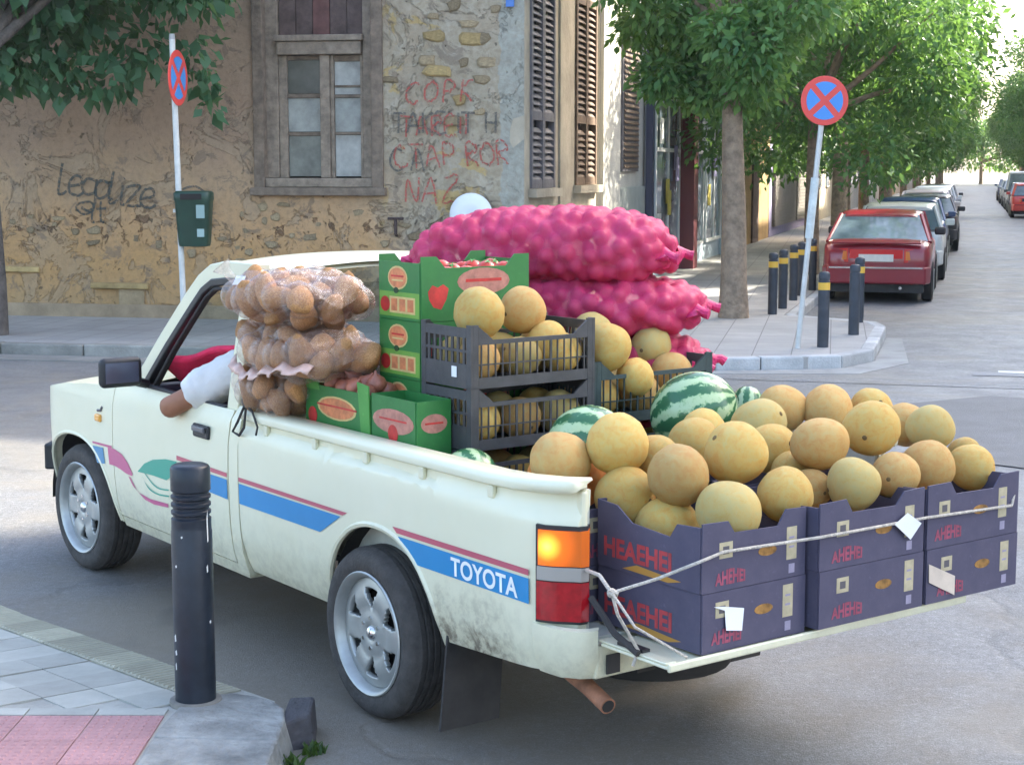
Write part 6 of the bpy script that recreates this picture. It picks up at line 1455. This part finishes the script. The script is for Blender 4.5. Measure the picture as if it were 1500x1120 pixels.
# ---- green printed vegetable boxes
M_GRN = card('green_printed_card', (.022,.155,.035), (.04,.22,.045), .5); M_GRNL = card('light_green_card', (.07,.27,.05), (.10,.33,.07), .55)
M_OVAL = mat('orange_oval_print', (.60,.20,.08), .55, var=.3, vscale=25); M_OVLY = mat('pale_yellow_print', (.62,.46,.18), .55, var=.15, vscale=20); M_TOMP = mat('tomato_print', (.50,.03,.025), .5, var=.3, vscale=20); M_SALM = mat('salmon_oval_print', (.45,.19,.14), .55, var=.3, vscale=25); M_BAND = mat('lime_band_print', (.16,.33,.05), .55, var=.15, vscale=10)
def green_box(label, x, y, z, lx, ly, h, group, rz=0.0, flap=False, top=False, long_left=False):
    b = tthing('vegetable_box', label, 'box', x, y, z, group, rz); hx, hy = lx/2, ly/2
    def rim(half): 
        return [(-half,0),(half,0),(half,h+.025),(half-.07,h+.025),(half-.11,h-.02),(-half+.11,h-.02),(-half+.07,h+.025),(-half,h+.025)] if top else [(-half,0),(half,0),(half,h),(-half,h)]
    obj('rear_panel', blank_prism(rim(hy), 'x', -hx, -hx+.006), M_GRN, b, smooth=0); obj('front_panel', blank_prism(rim(hy), 'x', hx-.006, hx), M_GRN, b, smooth=0)
    for s in (1,-1): obj('side_panel', blank_prism([(-hx+.007,0),(hx-.007,0),(hx-.007,h),(-hx+.007,h)], 'y', s*hy-.003, s*hy+.003), M_GRN, b, smooth=0)
    obj('bottom', MB().box(-hx+.008,-hy+.005,0 if not top else h-.10,hx-.008,hy-.005,.006 if not top else h-.094), M_RAW, b, smooth=0)
    e = hy+.0035                              # print on the left face (x runs right-to-left in the picture)
    def dl(nm, poly, mt, k=0): return obj(nm, blank_prism(poly, 'y', e-.0006, e+.0006+.0006*k), mt, b, smooth=0)
    if long_left:
        dl('oval_border', oval(0,.125,min(hx*.9,.15),.047), M_OVLY if flap else M_SALM); dl('oval_print', oval(0,.125,min(hx*.88,.135),.040), M_OVAL if flap else M_SALM, 1); dl('tomato_print', oval(.0 if not flap else .19,.080,.034,.034), M_TOMP, 2); dl('tomato_print', oval(.10,.03,.035,.02), M_TOMP); dl('oval_line', [(-hx*.6,.128),(hx*.6,.128),(hx*.6,.135),(-hx*.6,.135)], M_TOMP, 2)
    else:
        dl('lime_band', [(-hx+.01,.0+.012),(hx-.01,.012),(hx-.01,.108),(-hx+.01,.108)], M_BAND)
        dl('yellow_oval', oval(.01,.163,.070,.046), M_OVLY); dl('orange_oval', oval(.01,.163,.063,.039), M_OVAL, 1); dl('oval_line', [(-.035,.166),(.055,.166),(.055,.173),(-.035,.173)], M_TOMP, 2); dl('oval_line', [(-.03,.150),(.05,.150),(.05,.156),(-.03,.156)], M_OVLY, 2)
        dl('tomato_print', oval(.100,.058,.034,.030), M_TOMP, 2); dl('label_print', [(-.115,.026),(.068,.026),(.068,.090),(-.115,.090)], M_OVLY, 1)
        for k in range(3): dl('label_patch', [(.055-.058*k,.034),(.012-.058*k,.034),(.012-.058*k,.082),(.055-.058*k,.082)], M_OVAL, 2)
        dl('stalk_print', oval(.02,.114,.016,.012), mat('dark_green_print', (.012,.05,.015), .6), 3)
    er = -hx-.0006
    def dr(nm, poly, mt, k=0): return obj(nm, blank_prism(poly, 'x', er-.0006*k, er+.0005), mt, b, smooth=0)
    if ly > .3: dr('tomato_print', [(hy-.035,.085),(hy-.055,.055),(hy-.09,.045),(hy-.115,.085),(hy-.125,.125),(hy-.10,.142),(hy-.075,.130),(hy-.05,.140),(hy-.03,.115)], M_TOMP); dr('salmon_oval', oval(-.035,.148,.125,.052), M_SALM); dr('oval_line', [(-.12,.146),(.05,.146),(.05,.158),(-.12,.158)], M_TOMP, 1)
    else: dr('salmon_oval', oval(0,.130,.058,.036), M_SALM); dr('oval_line', [(-.04,.128),(.04,.128),(.04,.135),(-.04,.135)], M_TOMP, 1)
    if flap:
        m = MB(); m.hexa([(hx-.12,hy+.004,h-.02),(hx-.004,hy+.004,h-.02),(hx-.004,hy-.002,h-.02),(hx-.12,hy-.002,h-.02),(hx-.10,hy+.01,h+.06),(hx-.03,hy+.012,h+.085),(hx-.03,hy+.006,h+.085),(hx-.10,hy+.004,h+.06)]); obj('flap', m, M_GRNL, b, smooth=0)
        m = MB(); m.hexa([(-hx,hy+.004,.0),(-hx+.055,hy+.008,.0),(-hx+.055,hy+.003,.0),(-hx,hy-.002,.0),(-hx-.0,hy+.012,h+.035),(-hx+.075,hy+.016,h+.045),(-hx+.075,hy+.010,h+.045),(-hx,hy+.006,h+.035)]); obj('flap', m, M_GRNL, b, smooth=0)
    return b
for k in range(5):
    green_box(['green box at the foot of the tall green stack','green box second from the bottom of the tall green stack','green box in the middle of the tall green stack','green box second from the top of the tall green stack','open green box with tomatoes on top of the tall green stack'][k], .255, .225, .560+.226*k, .305, .51, .224, 'green boxes in a tall stack', top=(k == 4))
green_box('open green box by the left rail holding reddish onions', .435, .578, .985, .505, .165, .205, 'green boxes along the left rail', flap=True, long_left=True)
green_box('plain green box under the open one by the left rail', .435, .578, .560, .505, .165, .420, 'green boxes along the left rail')
green_box('green box with a long salmon oval between the open box and the crates', .020, .585, .985, .318, .15, .215, 'green boxes along the left rail', long_left=True)
green_box('green box under the one with the long salmon oval', .020, .585, .560, .318, .15, .420, 'green boxes along the left rail', long_left=True)
M_TOM = mat('tomato_skin', (.55,.045,.02), .25, coat=.3, objvar=.15)
tmsh = mesh_of(MB().ball((0,0,0), (.040,.040,.034), 16, 10), 'skin', M_TOM, 180); cmsh = mesh_of(MB().add([(0,0,.0)]+[((.022 if k % 2 == 0 else .006)*math.cos(k*math.pi/5),(.022 if k % 2 == 0 else .006)*math.sin(k*math.pi/5),.002) for k in range(10)], [(0,1+k,1+(k+1) % 10) for k in range(10)]), 'calyx', M_GRNL, 0)
def tomato(x, y, z, lb, grp, s=1.0):
    t = thing('tomato', lb, 'tomato', tw(x,y,z), 0, grp, rot=(mq.uniform(-.6,.6),mq.uniform(-.6,.6),mq.uniform(0,6))); t.scale = (s,s,s)
    link(bpy.data.objects.new('skin', tmsh), t); o = link(bpy.data.objects.new('calyx', cmsh), t); o.location = (0,0,.034)
k = 0
for i in range(3):
    for j in range(5):
        if (i, j) == (1, 0): continue
        tomato(.165+.085*i+mq.uniform(-.008,.008), .415-.092*j+mq.uniform(-.008,.008), 1.600+.036+mq.uniform(0,.02), 'tomato atop the tall green stack, %s row, %s from left' % (('rear','middle','front')[i], ('first','second','third','fourth','fifth')[j]), 'tomatoes in the top green box'); k += 1
M_ONB = mat('brown_red_onion_skin', (.30,.10,.06), .4, var=.3, vscale=18, objvar=.2)
onb = mesh_of(MB().lathe([(0,-.034),(.018,-.032),(.034,-.018),(.040,.0),(.034,.018),(.018,.032),(.006,.044),(.004,.056),(0,.056)], 18), 'skin', M_ONB, 180)
for i in range(3):
    for j in range(4):
        for l in range(1):
            t = thing('onion', 'brown onion in the open green box, %s row, %s from left' % (('rear','middle','front')[i], ('first','second','third','fourth')[j]), 'onion', tw(.27+.085*j, .535+.045*i, 1.188+.02*(i == 1)+.012*((i+j) % 2)), 0, 'onions in the open green box', rot=(mq.uniform(-1,1),mq.uniform(-1,1),mq.uniform(0,6))); link(bpy.data.objects.new('skin', onb), t)
obj('false_floor', MB().box(-.245,-.075,.150,.245,.075,.156), M_RAW, bpy.data.objects['vegetable_box.005'], smooth=0)

# ---- net sacks of onions
def net_mat(nm, c, c2, alpha, scale=260):
    m = NT(nm); p = m.obj(); col = m.ramp(m.noise(p, 7, 4, .6), [(.3, c), (.7, c2)])
    m.l(col, m.b.inputs['Base Color']); m.b.inputs['Roughness'].default_value = .5; m.b.inputs['Specular IOR Level'].default_value = .25
    w1 = m.n('TexWave'); w1.bands_direction = 'DIAGONAL'; w1.inputs['Scale'].default_value = scale; m.l(p, w1.inputs['Vector'])
    w2 = m.n('TexWave'); w2.bands_direction = 'X'; w2.inputs['Scale'].default_value = scale*.9; m.l(p, w2.inputs['Vector'])
    a = m.math('MAXIMUM', w1.outputs['Fac'], w2.outputs['Fac']); m.l(m.ramp(a, [(.3, alpha-.25), (.8, min(1, alpha+.25))]), m.b.inputs['Alpha']); return m.m
M_NET = net_mat('magenta_net', (.58,.024,.115), (.68,.065,.19), .55)
M_ONION = mat('red_onion_skin', (.38,.025,.075), .28, var=.35, vscale=14, coat=.3, objvar=.5, col2=(.70,.20,.11))
on_me = mesh_of(MB().ball((0,0,0), (1,1,.86), 14, 10), 'onion', M_ONION, 180)
def wrap(pts, ctr, items, pull):
    """shrink a smooth skin onto the lumps inside it: each skin point moves to the outermost lump along its normal"""
    return pts
def pillow(t, a, L, W, H, ex=4.2, ey=2.3):
    e = max(0.0, 1-abs(t)**ex); k = e**.45
    ca, sa = math.cos(a), math.sin(a)
    y = math.copysign(abs(ca)**.8, ca)*W*k; z = math.copysign(abs(sa)**.8, sa)*H*k
    return y, z
def sack(name, label, cat, group, c, yaw, L, W, H, bend, r, n, seed, skin_mt, lump_me, lump_name, lump_scale, ears=True, up=1.0, vis=None, NU=110, NV=72, bump=1.0, flat=None, taper=(1,1), hem=False):
    q = np.random.default_rng(seed); t = tthing(name, label, cat, *c, group=group, rz=yaw)
    def skin(u, a):
        y, z = pillow(u, a, L, W, H); k = (taper[0] if u < 0 else taper[1]); s_ = 1-(1-k)*abs(u)
        return np.array([u*L, y*s_, z*s_*(1.0 if z > 0 else .9) + bend(u)])
    # lumps: rejection sampling over the skin
    P = []; N_ = []; tries = 0
    while len(P) < n and tries < 9000:
        tries += 1; u = q.uniform(-.96,.96); a = q.uniform(0, 2*math.pi); p = skin(u, a)
        ctr = np.array([u*L*.93, 0, bend(u)]); d = p-ctr; ln = np.linalg.norm(d)
        if ln < r*1.0: continue
        nn = d/ln
        if vis is not None and not vis(nn, u): continue
        pc = p - nn*r*.95
        if P and np.min(np.linalg.norm(np.array(P)-pc, axis=1)) < r*1.72: continue
        P.append(pc); N_.append(nn)
    P = np.array(P); sc = r*(.88+.26*q.random(len(P)))
    for p, s_ in zip(P, sc):
        o = link(bpy.data.objects.new(lump_name, lump_me), t); o.location = p; o.rotation_euler = tuple(q.uniform(0,6.3,3)); o.scale = tuple(s_*x for x in lump_scale(q))
    # skin draped over them
    V = np.zeros((NU+1, NV, 3)); Nn = np.zeros_like(V)
    for i in range(NU+1):
        u = -1+2*i/NU
        uu = math.copysign(abs(u)**.85, u)
        for j in range(NV):
            a = 2*math.pi*j/NV; p = skin(uu, a); V[i,j] = p; d = p-np.array([uu*L*.90,0,bend(uu)]); Nn[i,j] = d/(np.linalg.norm(d)+1e-9)
    F = V.reshape(-1,3); G = Nn.reshape(-1,3); base = F - G*r*(1.0+.25*bump)
    off = np.zeros(len(F))
    for k in range(0, len(F), 4000):
        D = P[None] - base[k:k+4000,None]; al = (D*G[k:k+4000,None]).sum(-1); perp = np.linalg.norm(D - al[...,None]*G[k:k+4000,None], axis=-1)
        R_ = sc[None]*(1.13 if r < .05 else 1.42); h = np.where(perp < R_, al+np.sqrt(np.maximum(R_**2-perp**2, 0)), -1.0); off[k:k+4000] = np.maximum(h.max(1), r*.42)
    off = np.minimum(off, r*2.9).reshape(NU+1, NV)
    for _ in range(3): off = np.maximum(off, (off+np.roll(off,1,1)+np.roll(off,-1,1)+np.vstack([off[:1],off[:-1]])+np.vstack([off[1:],off[-1:]]))/5)
    Fv = base + G*off.reshape(-1,1)
    m = MB(); m.add([tuple(v) for v in Fv], [(i*NV+j, i*NV+(j+1) % NV, (i+1)*NV+(j+1) % NV, (i+1)*NV+j) for i in range(NU) for j in range(NV)])
    obj('net' if 'net' in skin_mt.name else 'film', m, skin_mt, t, smooth=180)
    if ears:
        for e, sg in ((0,-1),(1,1)):
            z0 = bend(sg)-.0
            for yy in ((W*.42, -W*.52) if e == 0 else (W*.3,)):
                m = MB(); x0 = sg*L*.955; rq = random.Random(seed+e)
                pts = [(x0,yy*.8,z0),(x0+sg*.03,yy*.92,z0+.008),(x0+sg*.05,yy*.98,z0+.002+rq.uniform(-.01,.015)),(x0+sg*.07,yy*1.0,z0-.006)]
                m.tube(pts, [.05,.020,.020,.022], 9); obj('sack_ear', m, skin_mt if 'net' not in skin_mt.name else M_NETS, t)
            # stitched closing seam
            m = MB(); n_ = 22; vs = []
            for k in range(n_+1):
                yy = W*(-.62+1.24*k/n_); w_ = .012*math.sin(k*1.7+seed)
                vs += [(sg*L*.93, yy, z0-.012+w_), (sg*(L*.985+.018*abs(math.sin(k*2.1))), yy*1.02, z0+.006+w_*1.3)]
            m.add(vs, [(2*k,2*k+2,2*k+3,2*k+1) for k in range(n_)]); ob = obj('closing_seam', m, M_NETS, t, smooth=180, fixn=False); sm = ob.modifiers.new('thick','SOLIDIFY'); sm.thickness = .004
    return t
M_NETS = mat('gathered_magenta_net', (.55,.025,.13), .5, var=.25, vscale=30, bump=.4, bscale=80)
AX = math.atan2(-.07+.80, 1.0)             # sacks lie askew across the bed, from behind the cab to the right rail
def onion_scale(q): return (1.0, q.uniform(.92,1.06), q.uniform(.9,1.05))
SV = lambda nn, u: nn[2] > -.55 and (nn[2] > .05 or True)
GS = 'red net sacks of onions'
sack('onion_sack','topmost magenta net sack of onions, humped over the pile behind the green boxes','sack', GS, (.52,-.425,1.715), AX, .575,.32,.170, lambda u: -.050*abs(u)**2.2-.015*u, .034, 290, 3, M_NET, on_me, 'onion', onion_scale, vis=SV)
sack('onion_sack','second magenta net sack of onions, directly under the topmost','sack', GS, (.47,-.47,1.462), AX+.04, .63,.34,.132, lambda u: .0-.02*u*u-.012*u, .034, 270, 4, M_NET, on_me, 'onion', onion_scale, vis=SV)
sack('onion_sack','third magenta onion sack down, its tied end by the dark green crate','sack', GS, (.46,-.48,1.243), AX+.02, .64,.34,.122, lambda u: -.02*u*u, .034, 230, 5, M_NET, on_me, 'onion', onion_scale, vis=SV)
for k in range(2): sack('onion_sack', 'magenta net sack of onions low in the pile, %s one, hidden by the crates' % ('upper','lowest')[k], 'sack', GS, (.56,-.42,1.0-.24*k), AX-.1, .58,.28,.13, lambda u: -.01*u*u, .038, 110, 8+k, M_NET, on_me, 'onion', onion_scale, vis=SV, NU=70, NV=48)

# ---- clear plastic bags of potatoes
fm = NT('clear_plastic_film'); tr = fm.n('BsdfTransparent'); tr.inputs['Color'].default_value = (.97,.94,.93,1); gl = fm.n('BsdfGlossy'); gl.inputs['Roughness'].default_value = .10; gl.inputs['Color'].default_value = (1,1,1,1)
df = fm.n('BsdfDiffuse'); df.inputs['Color'].default_value = (.78,.56,.43,1); lw = fm.n('LayerWeight'); lw.inputs['Blend'].default_value = .5; fr_ = fm.math('ADD', fm.math('MULTIPLY', fm.math('POWER', lw.outputs['Facing'], 2.6), .55), .05, True)
mx = fm.n('MixShader'); fm.l(fr_, mx.inputs[0]); fm.l(tr.outputs[0], mx.inputs[1]); fm.l(gl.outputs[0], mx.inputs[2])
mx2 = fm.n('MixShader'); fm.l(fm.ramp(fm.noise(fm.obj(), 16, 5, .7, 1.0), [(.45,.02),(.75,.24)]), mx2.inputs[0]); fm.l(mx.outputs[0], mx2.inputs[1]); fm.l(df.outputs[0], mx2.inputs[2])
bp = fm.n('Bump'); bp.inputs['Strength'].default_value = .8; bp.inputs['Distance'].default_value = .02; fm.l(fm.noise(fm.obj(), 30, 4, .6, 1.5), bp.inputs['Height'])
for nn_ in (gl, df): fm.l(bp.outputs[0], nn_.inputs['Normal'])
fm.l(mx2.outputs[0], fm.t.nodes['Material Output'].inputs['Surface']); M_FILM = fm.m
M_FILMH = mat('gathered_plastic_film', (.62,.40,.32), .3, var=.2, vscale=20, spec=.7)
M_POT = mat('potato_skin', (.44,.185,.055), .72, var=.35, vscale=9, bump=.35, bscale=60, objvar=.22, col2=(.56,.30,.115))
def pf(x, y, z): w_ = 1+.10*math.sin(3.1*x+1.3*z)+.07*math.sin(4.2*y-2.0*x); return (x*w_, y*w_, z*(1+.06*math.sin(5*x)))
pot_me = mesh_of(MB().ball((0,0,0), 1.0, 18, 12, pf), 'potato', M_POT, 180)
def pot_scale(q): return (q.uniform(1.25,1.8), q.uniform(.9,1.1), q.uniform(.75,.95))
PV = lambda nn, u: True
GP = 'clear plastic bags of potatoes'
for args in (('lowest clear bag of potatoes resting on the left rail behind the cab',(.870,.655,1.150),.03,.180,.19,.095,31,34),('middle clear bag of potatoes with a frilled hem along its lower edge',(.718,.630,1.325),.02,.325,.235,.078,32,56),('topmost clear bag of potatoes beside the cab roof',(.765,.650,1.525),.0,.325,.235,.085,33,58)):
    lb, c, yw, L, W, H, sd_, n = args
    t = sack('potato_bag', lb, 'bag', GP, c, yw, L, W, H, (lambda u: -.02*u*u) if sd_ != 32 else (lambda u: -.015*u*u+.01*math.sin(3*u)), .050, n, sd_, M_FILM, pot_me, 'potato', pot_scale, ears=False, vis=PV, NU=64, NV=52, bump=.8)
    if sd_ == 32:
        # frill of spare film hanging along the near edge
        q = random.Random(sd_); m = MB(); n_ = 60
        for layer in range(1):
            vs = []
            for k in range(n_+1):
                u = -1+2*k/n_; x = u*L*.97; dip = -.055-.055*max(0,1-abs(u-.35)*1.1)+.010*math.sin(k*.55); w_ = .004*math.sin(k*.8)+.003*math.sin(k*1.9)
                vs += [(x, W*(.93-.25*abs(u)**3), dip+.02), (x, W*(1.02-.25*abs(u)**3)+w_, dip), (x, W*(1.06-.25*abs(u)**3)+w_*1.6, dip-.012+.004*math.sin(k*.9))]
            m.add(vs, [(3*k+j,3*k+3+j,3*k+4+j,3*k+1+j) for k in range(n_) for j in (0,1)])
        ob = obj('hem', m, M_FILMH, t, smooth=180, fixn=False); sm = ob.modifiers.new('thick','SOLIDIFY'); sm.thickness = .003
    if sd_ == 33:                              # twisted neck of the top bag and its white label
        obj('twisted_neck', MB().tube([(.30,.06,.03),(.34,.10,.05),(.365,.13,.09),(.38,.15,.12)], [.05,.02,.018,.045], 10), M_FILM, t)
        obj('label', MB().hexa([(.10,.196,.055),(.20,.190,.050),(.20,.186,.050),(.10,.192,.055),(.105,.180,.09),(.19,.176,.085),(.19,.172,.085),(.105,.176,.09)]), M_PAPER, t, smooth=0)
# ---- cord tied at the front end of the rail
t = thing('cord', 'dark cord knotted round the front end of the left bed rail', 'cord', T_O, T_RZ)
obj('strand', MB().tube([(.93,.815,1.075),(1.0,.812,1.00),(1.045,.813,.955),(.99,.811,.945),(.94,.813,.985),(.91,.818,1.07)], .006, 6), M_FLAP, t); obj('strand', MB().tube([(.93,.815,1.09),(.87,.81,1.06),(.83,.808,1.0),(.845,.808,.965)], .005, 6), M_FLAP, t)
obj('knot', MB().ball((.925,.812,1.095), (.028,.014,.022), 8, 6), M_TRIM, t)

# ================================================================== THE DRIVER
def skin_mesh(name, chains, mt, parent, root=0, sub=2):
    """chains: lists of (x, y, z, radius); the first point of a later chain may repeat an earlier one to join it"""
    vs = []; rs = []; es = []; key = {}
    for ch in chains:
        prev = None
        for x, y, z, r in ch:
            k = (round(x,4), round(y,4), round(z,4))
            if k not in key: key[k] = len(vs); vs.append((x,y,z)); rs.append(r)
            i = key[k]
            if prev is not None and prev != i: es.append((prev, i))
            prev = i
    me = bpy.data.meshes.new(name); me.from_pydata(vs, es, []); o = link(bpy.data.objects.new(name, me), parent)
    me.materials.append(mt); o.modifiers.new('skin', 'SKIN'); lay = me.skin_vertices[0].data
    for i, r in enumerate(rs): lay[i].radius = (r, r); lay[i].use_root = (i == root)
    s_ = o.modifiers.new('sub', 'SUBSURF'); s_.levels = sub; s_.render_levels = sub
    o.modifiers['skin'].use_smooth_shade = True
    return o
M_SKIN = mat('tanned_skin', (.30,.125,.065), .5, var=.12, vscale=20); M_SHIRT = mat('white_cotton_shirt', (.68,.66,.63), .85, var=.08, vscale=6, bump=.5, bscale=14); M_TROU = mat('dark_trousers', (.04,.04,.055), .9); M_HAIR = mat('dark_hair', (.02,.016,.013), .7, bump=.5, bscale=80)
per = tthing('person', 'driver in a white shirt resting a bare elbow on the open truck window', 'person', 0, 0, 0)
pel, chest, neck = (1.30,.37,.67,.145), (1.215,.40,1.03,.150), (1.205,.41,1.255,.062)
shL = (1.315,.575,1.185,.068); elL = (1.605,.860,.985,.054); wrL = (1.80,.640,1.015,.030)
shR = (1.23,.24,1.17,.065); elR = (1.46,.14,.97,.046); wrR = (1.72,.24,1.05,.030)
body = skin_mesh('body', [[pel, (1.25,.38,.86,.135), chest, neck, (1.215,.41,1.33,.058), (1.225,.41,1.40,.078), (1.225,.41,1.47,.088), (1.222,.41,1.53,.060)],
  [chest, (1.25,.50,1.19,.085), shL, (1.45,.705,1.10,.052), elL, (1.69,.745,1.012,.042), wrL], [chest, (1.22,.31,1.19,.085), shR, (1.35,.19,1.07,.05), elR, (1.6,.19,1.01,.04), wrR],
  [pel, (1.42,.47,.68,.088), (1.76,.50,.72,.062), (1.84,.50,.56,.048), (2.02,.50,.44,.036), (2.12,.50,.42,.034)], [pel, (1.42,.27,.68,.088), (1.74,.25,.72,.062), (1.84,.25,.56,.048), (2.02,.24,.44,.036), (2.12,.24,.42,.034)]], M_SKIN, per)
def hand(w_, d, pref):
    w0 = Vector(w_[:3]); d = Vector(d).normalized(); side = d.cross(Vector((0,0,1))).normalized(); up_ = side.cross(d)
    ch = [[tuple(w0)+(.030,), tuple(w0+d*.045)+(.036,), tuple(w0+d*.085)+(.034,)]]
    skin_mesh('palm', ch, M_SKIN, per, sub=1)
    for k, ln in enumerate((.072,.082,.076,.060)):
        b = w0+d*.088+side*(-.028+.019*k); skin_mesh('finger', [[tuple(b)+(.0095,), tuple(b+d*ln*.5-up_*.012)+(.0088,), tuple(b+d*ln*.75-up_*.038)+(.008,), tuple(b+d*ln*.70-up_*.062)+(.007,)]], M_SKIN, per, sub=1)
    b = w0+d*.03-side*.034; skin_mesh('thumb', [[tuple(b)+(.012,), tuple(b+d*.035-side*.022)+(.010,), tuple(b+d*.065-side*.018-up_*.02)+(.0085,)]], M_SKIN, per, sub=1)
tex_ = bpy.data.textures.new('folds', 'CLOUDS'); tex_.noise_scale = .055; tex_.noise_depth = 1
hand(wrL, (.5,-.7,.12), 'l'); hand(wrR, (.7,.3,.1), 'r')
sh_ = skin_mesh('shirt', [[(1.29,.37,.72,.158), (1.245,.38,.88,.155), (1.212,.40,1.03,.166), (1.21,.41,1.19,.085), (1.207,.41,1.235,.070)],
  [(1.212,.40,1.03,.166), (1.25,.50,1.190,.108), (1.318,.578,1.195,.104), (1.43,.690,1.118,.100), (1.495,.750,1.070,.098), (1.53,.782,1.042,.088)], [(1.212,.40,1.03,.166), (1.22,.31,1.19,.098), (1.235,.238,1.165,.082), (1.33,.20,1.09,.072), (1.40,.168,1.03,.066)]], M_SHIRT, per, sub=3)
dm_ = sh_.modifiers.new('folds', 'DISPLACE'); dm_.texture = tex_; dm_.strength = .028; dm_.mid_level = .5
skin_mesh('trousers', [[(1.30,.37,.66,.160), (1.42,.47,.68,.100), (1.76,.50,.725,.074), (1.84,.50,.56,.060), (1.99,.50,.46,.05)], [(1.30,.37,.66,.160), (1.42,.27,.68,.100), (1.74,.25,.725,.074), (1.84,.25,.56,.06), (1.99,.24,.46,.05)]], M_TROU, per)
hd = Vector((1.235,.41,1.46))
obj('nose', MB().ball(hd+Vector((.092,0,-.012)), (.020,.014,.022), 10, 8), M_SKIN, per)
for s in (1,-1):
    obj('ear', MB().ball(hd+Vector((-.01,s*.084,-.01)), (.020,.008,.030), 10, 8), M_SKIN, per); ey = obj('eye', MB().ball(hd+Vector((.075,s*.032,.012)), (.010,.012,.009), 10, 8), mat('eye_white', (.7,.7,.68), .3), per); obj('iris', MB().ball(hd+Vector((.0845,s*.032,.012)), (.002,.005,.005), 8, 6), M_HAIR, ey)
obj('mouth', MB().ball(hd+Vector((.082,0,-.052)), (.006,.022,.006), 10, 6), mat('lips', (.28,.09,.07), .5), per)
m = MB(); m.ball(hd+Vector((-.022,0,.038)), (.098,.094,.090), 20, 14, lambda x, y, z: (x, y, max(z, hd.z+.0+.5*(x-hd.x)))); obj('hair', m, M_HAIR, per)

# ================================================================== AIR
hz = MB(); hz.box(-520,-140,-1.2,520,720,31)
hm = bpy.data.materials.new('air_haze'); hm.use_nodes = True; hn = hm.node_tree.nodes; hn.remove(hn['Principled BSDF'])
pv_ = hn.new('ShaderNodeVolumePrincipled'); pv_.inputs['Color'].default_value = (.92,.96,1,1); pv_.inputs['Density'].default_value = .0004; pv_.inputs['Anisotropy'].default_value = .3
hm.node_tree.links.new(pv_.outputs[0], hn['Material Output'].inputs['Volume'])
tag(obj('haze', hz, hm, smooth=0), kind='stuff')
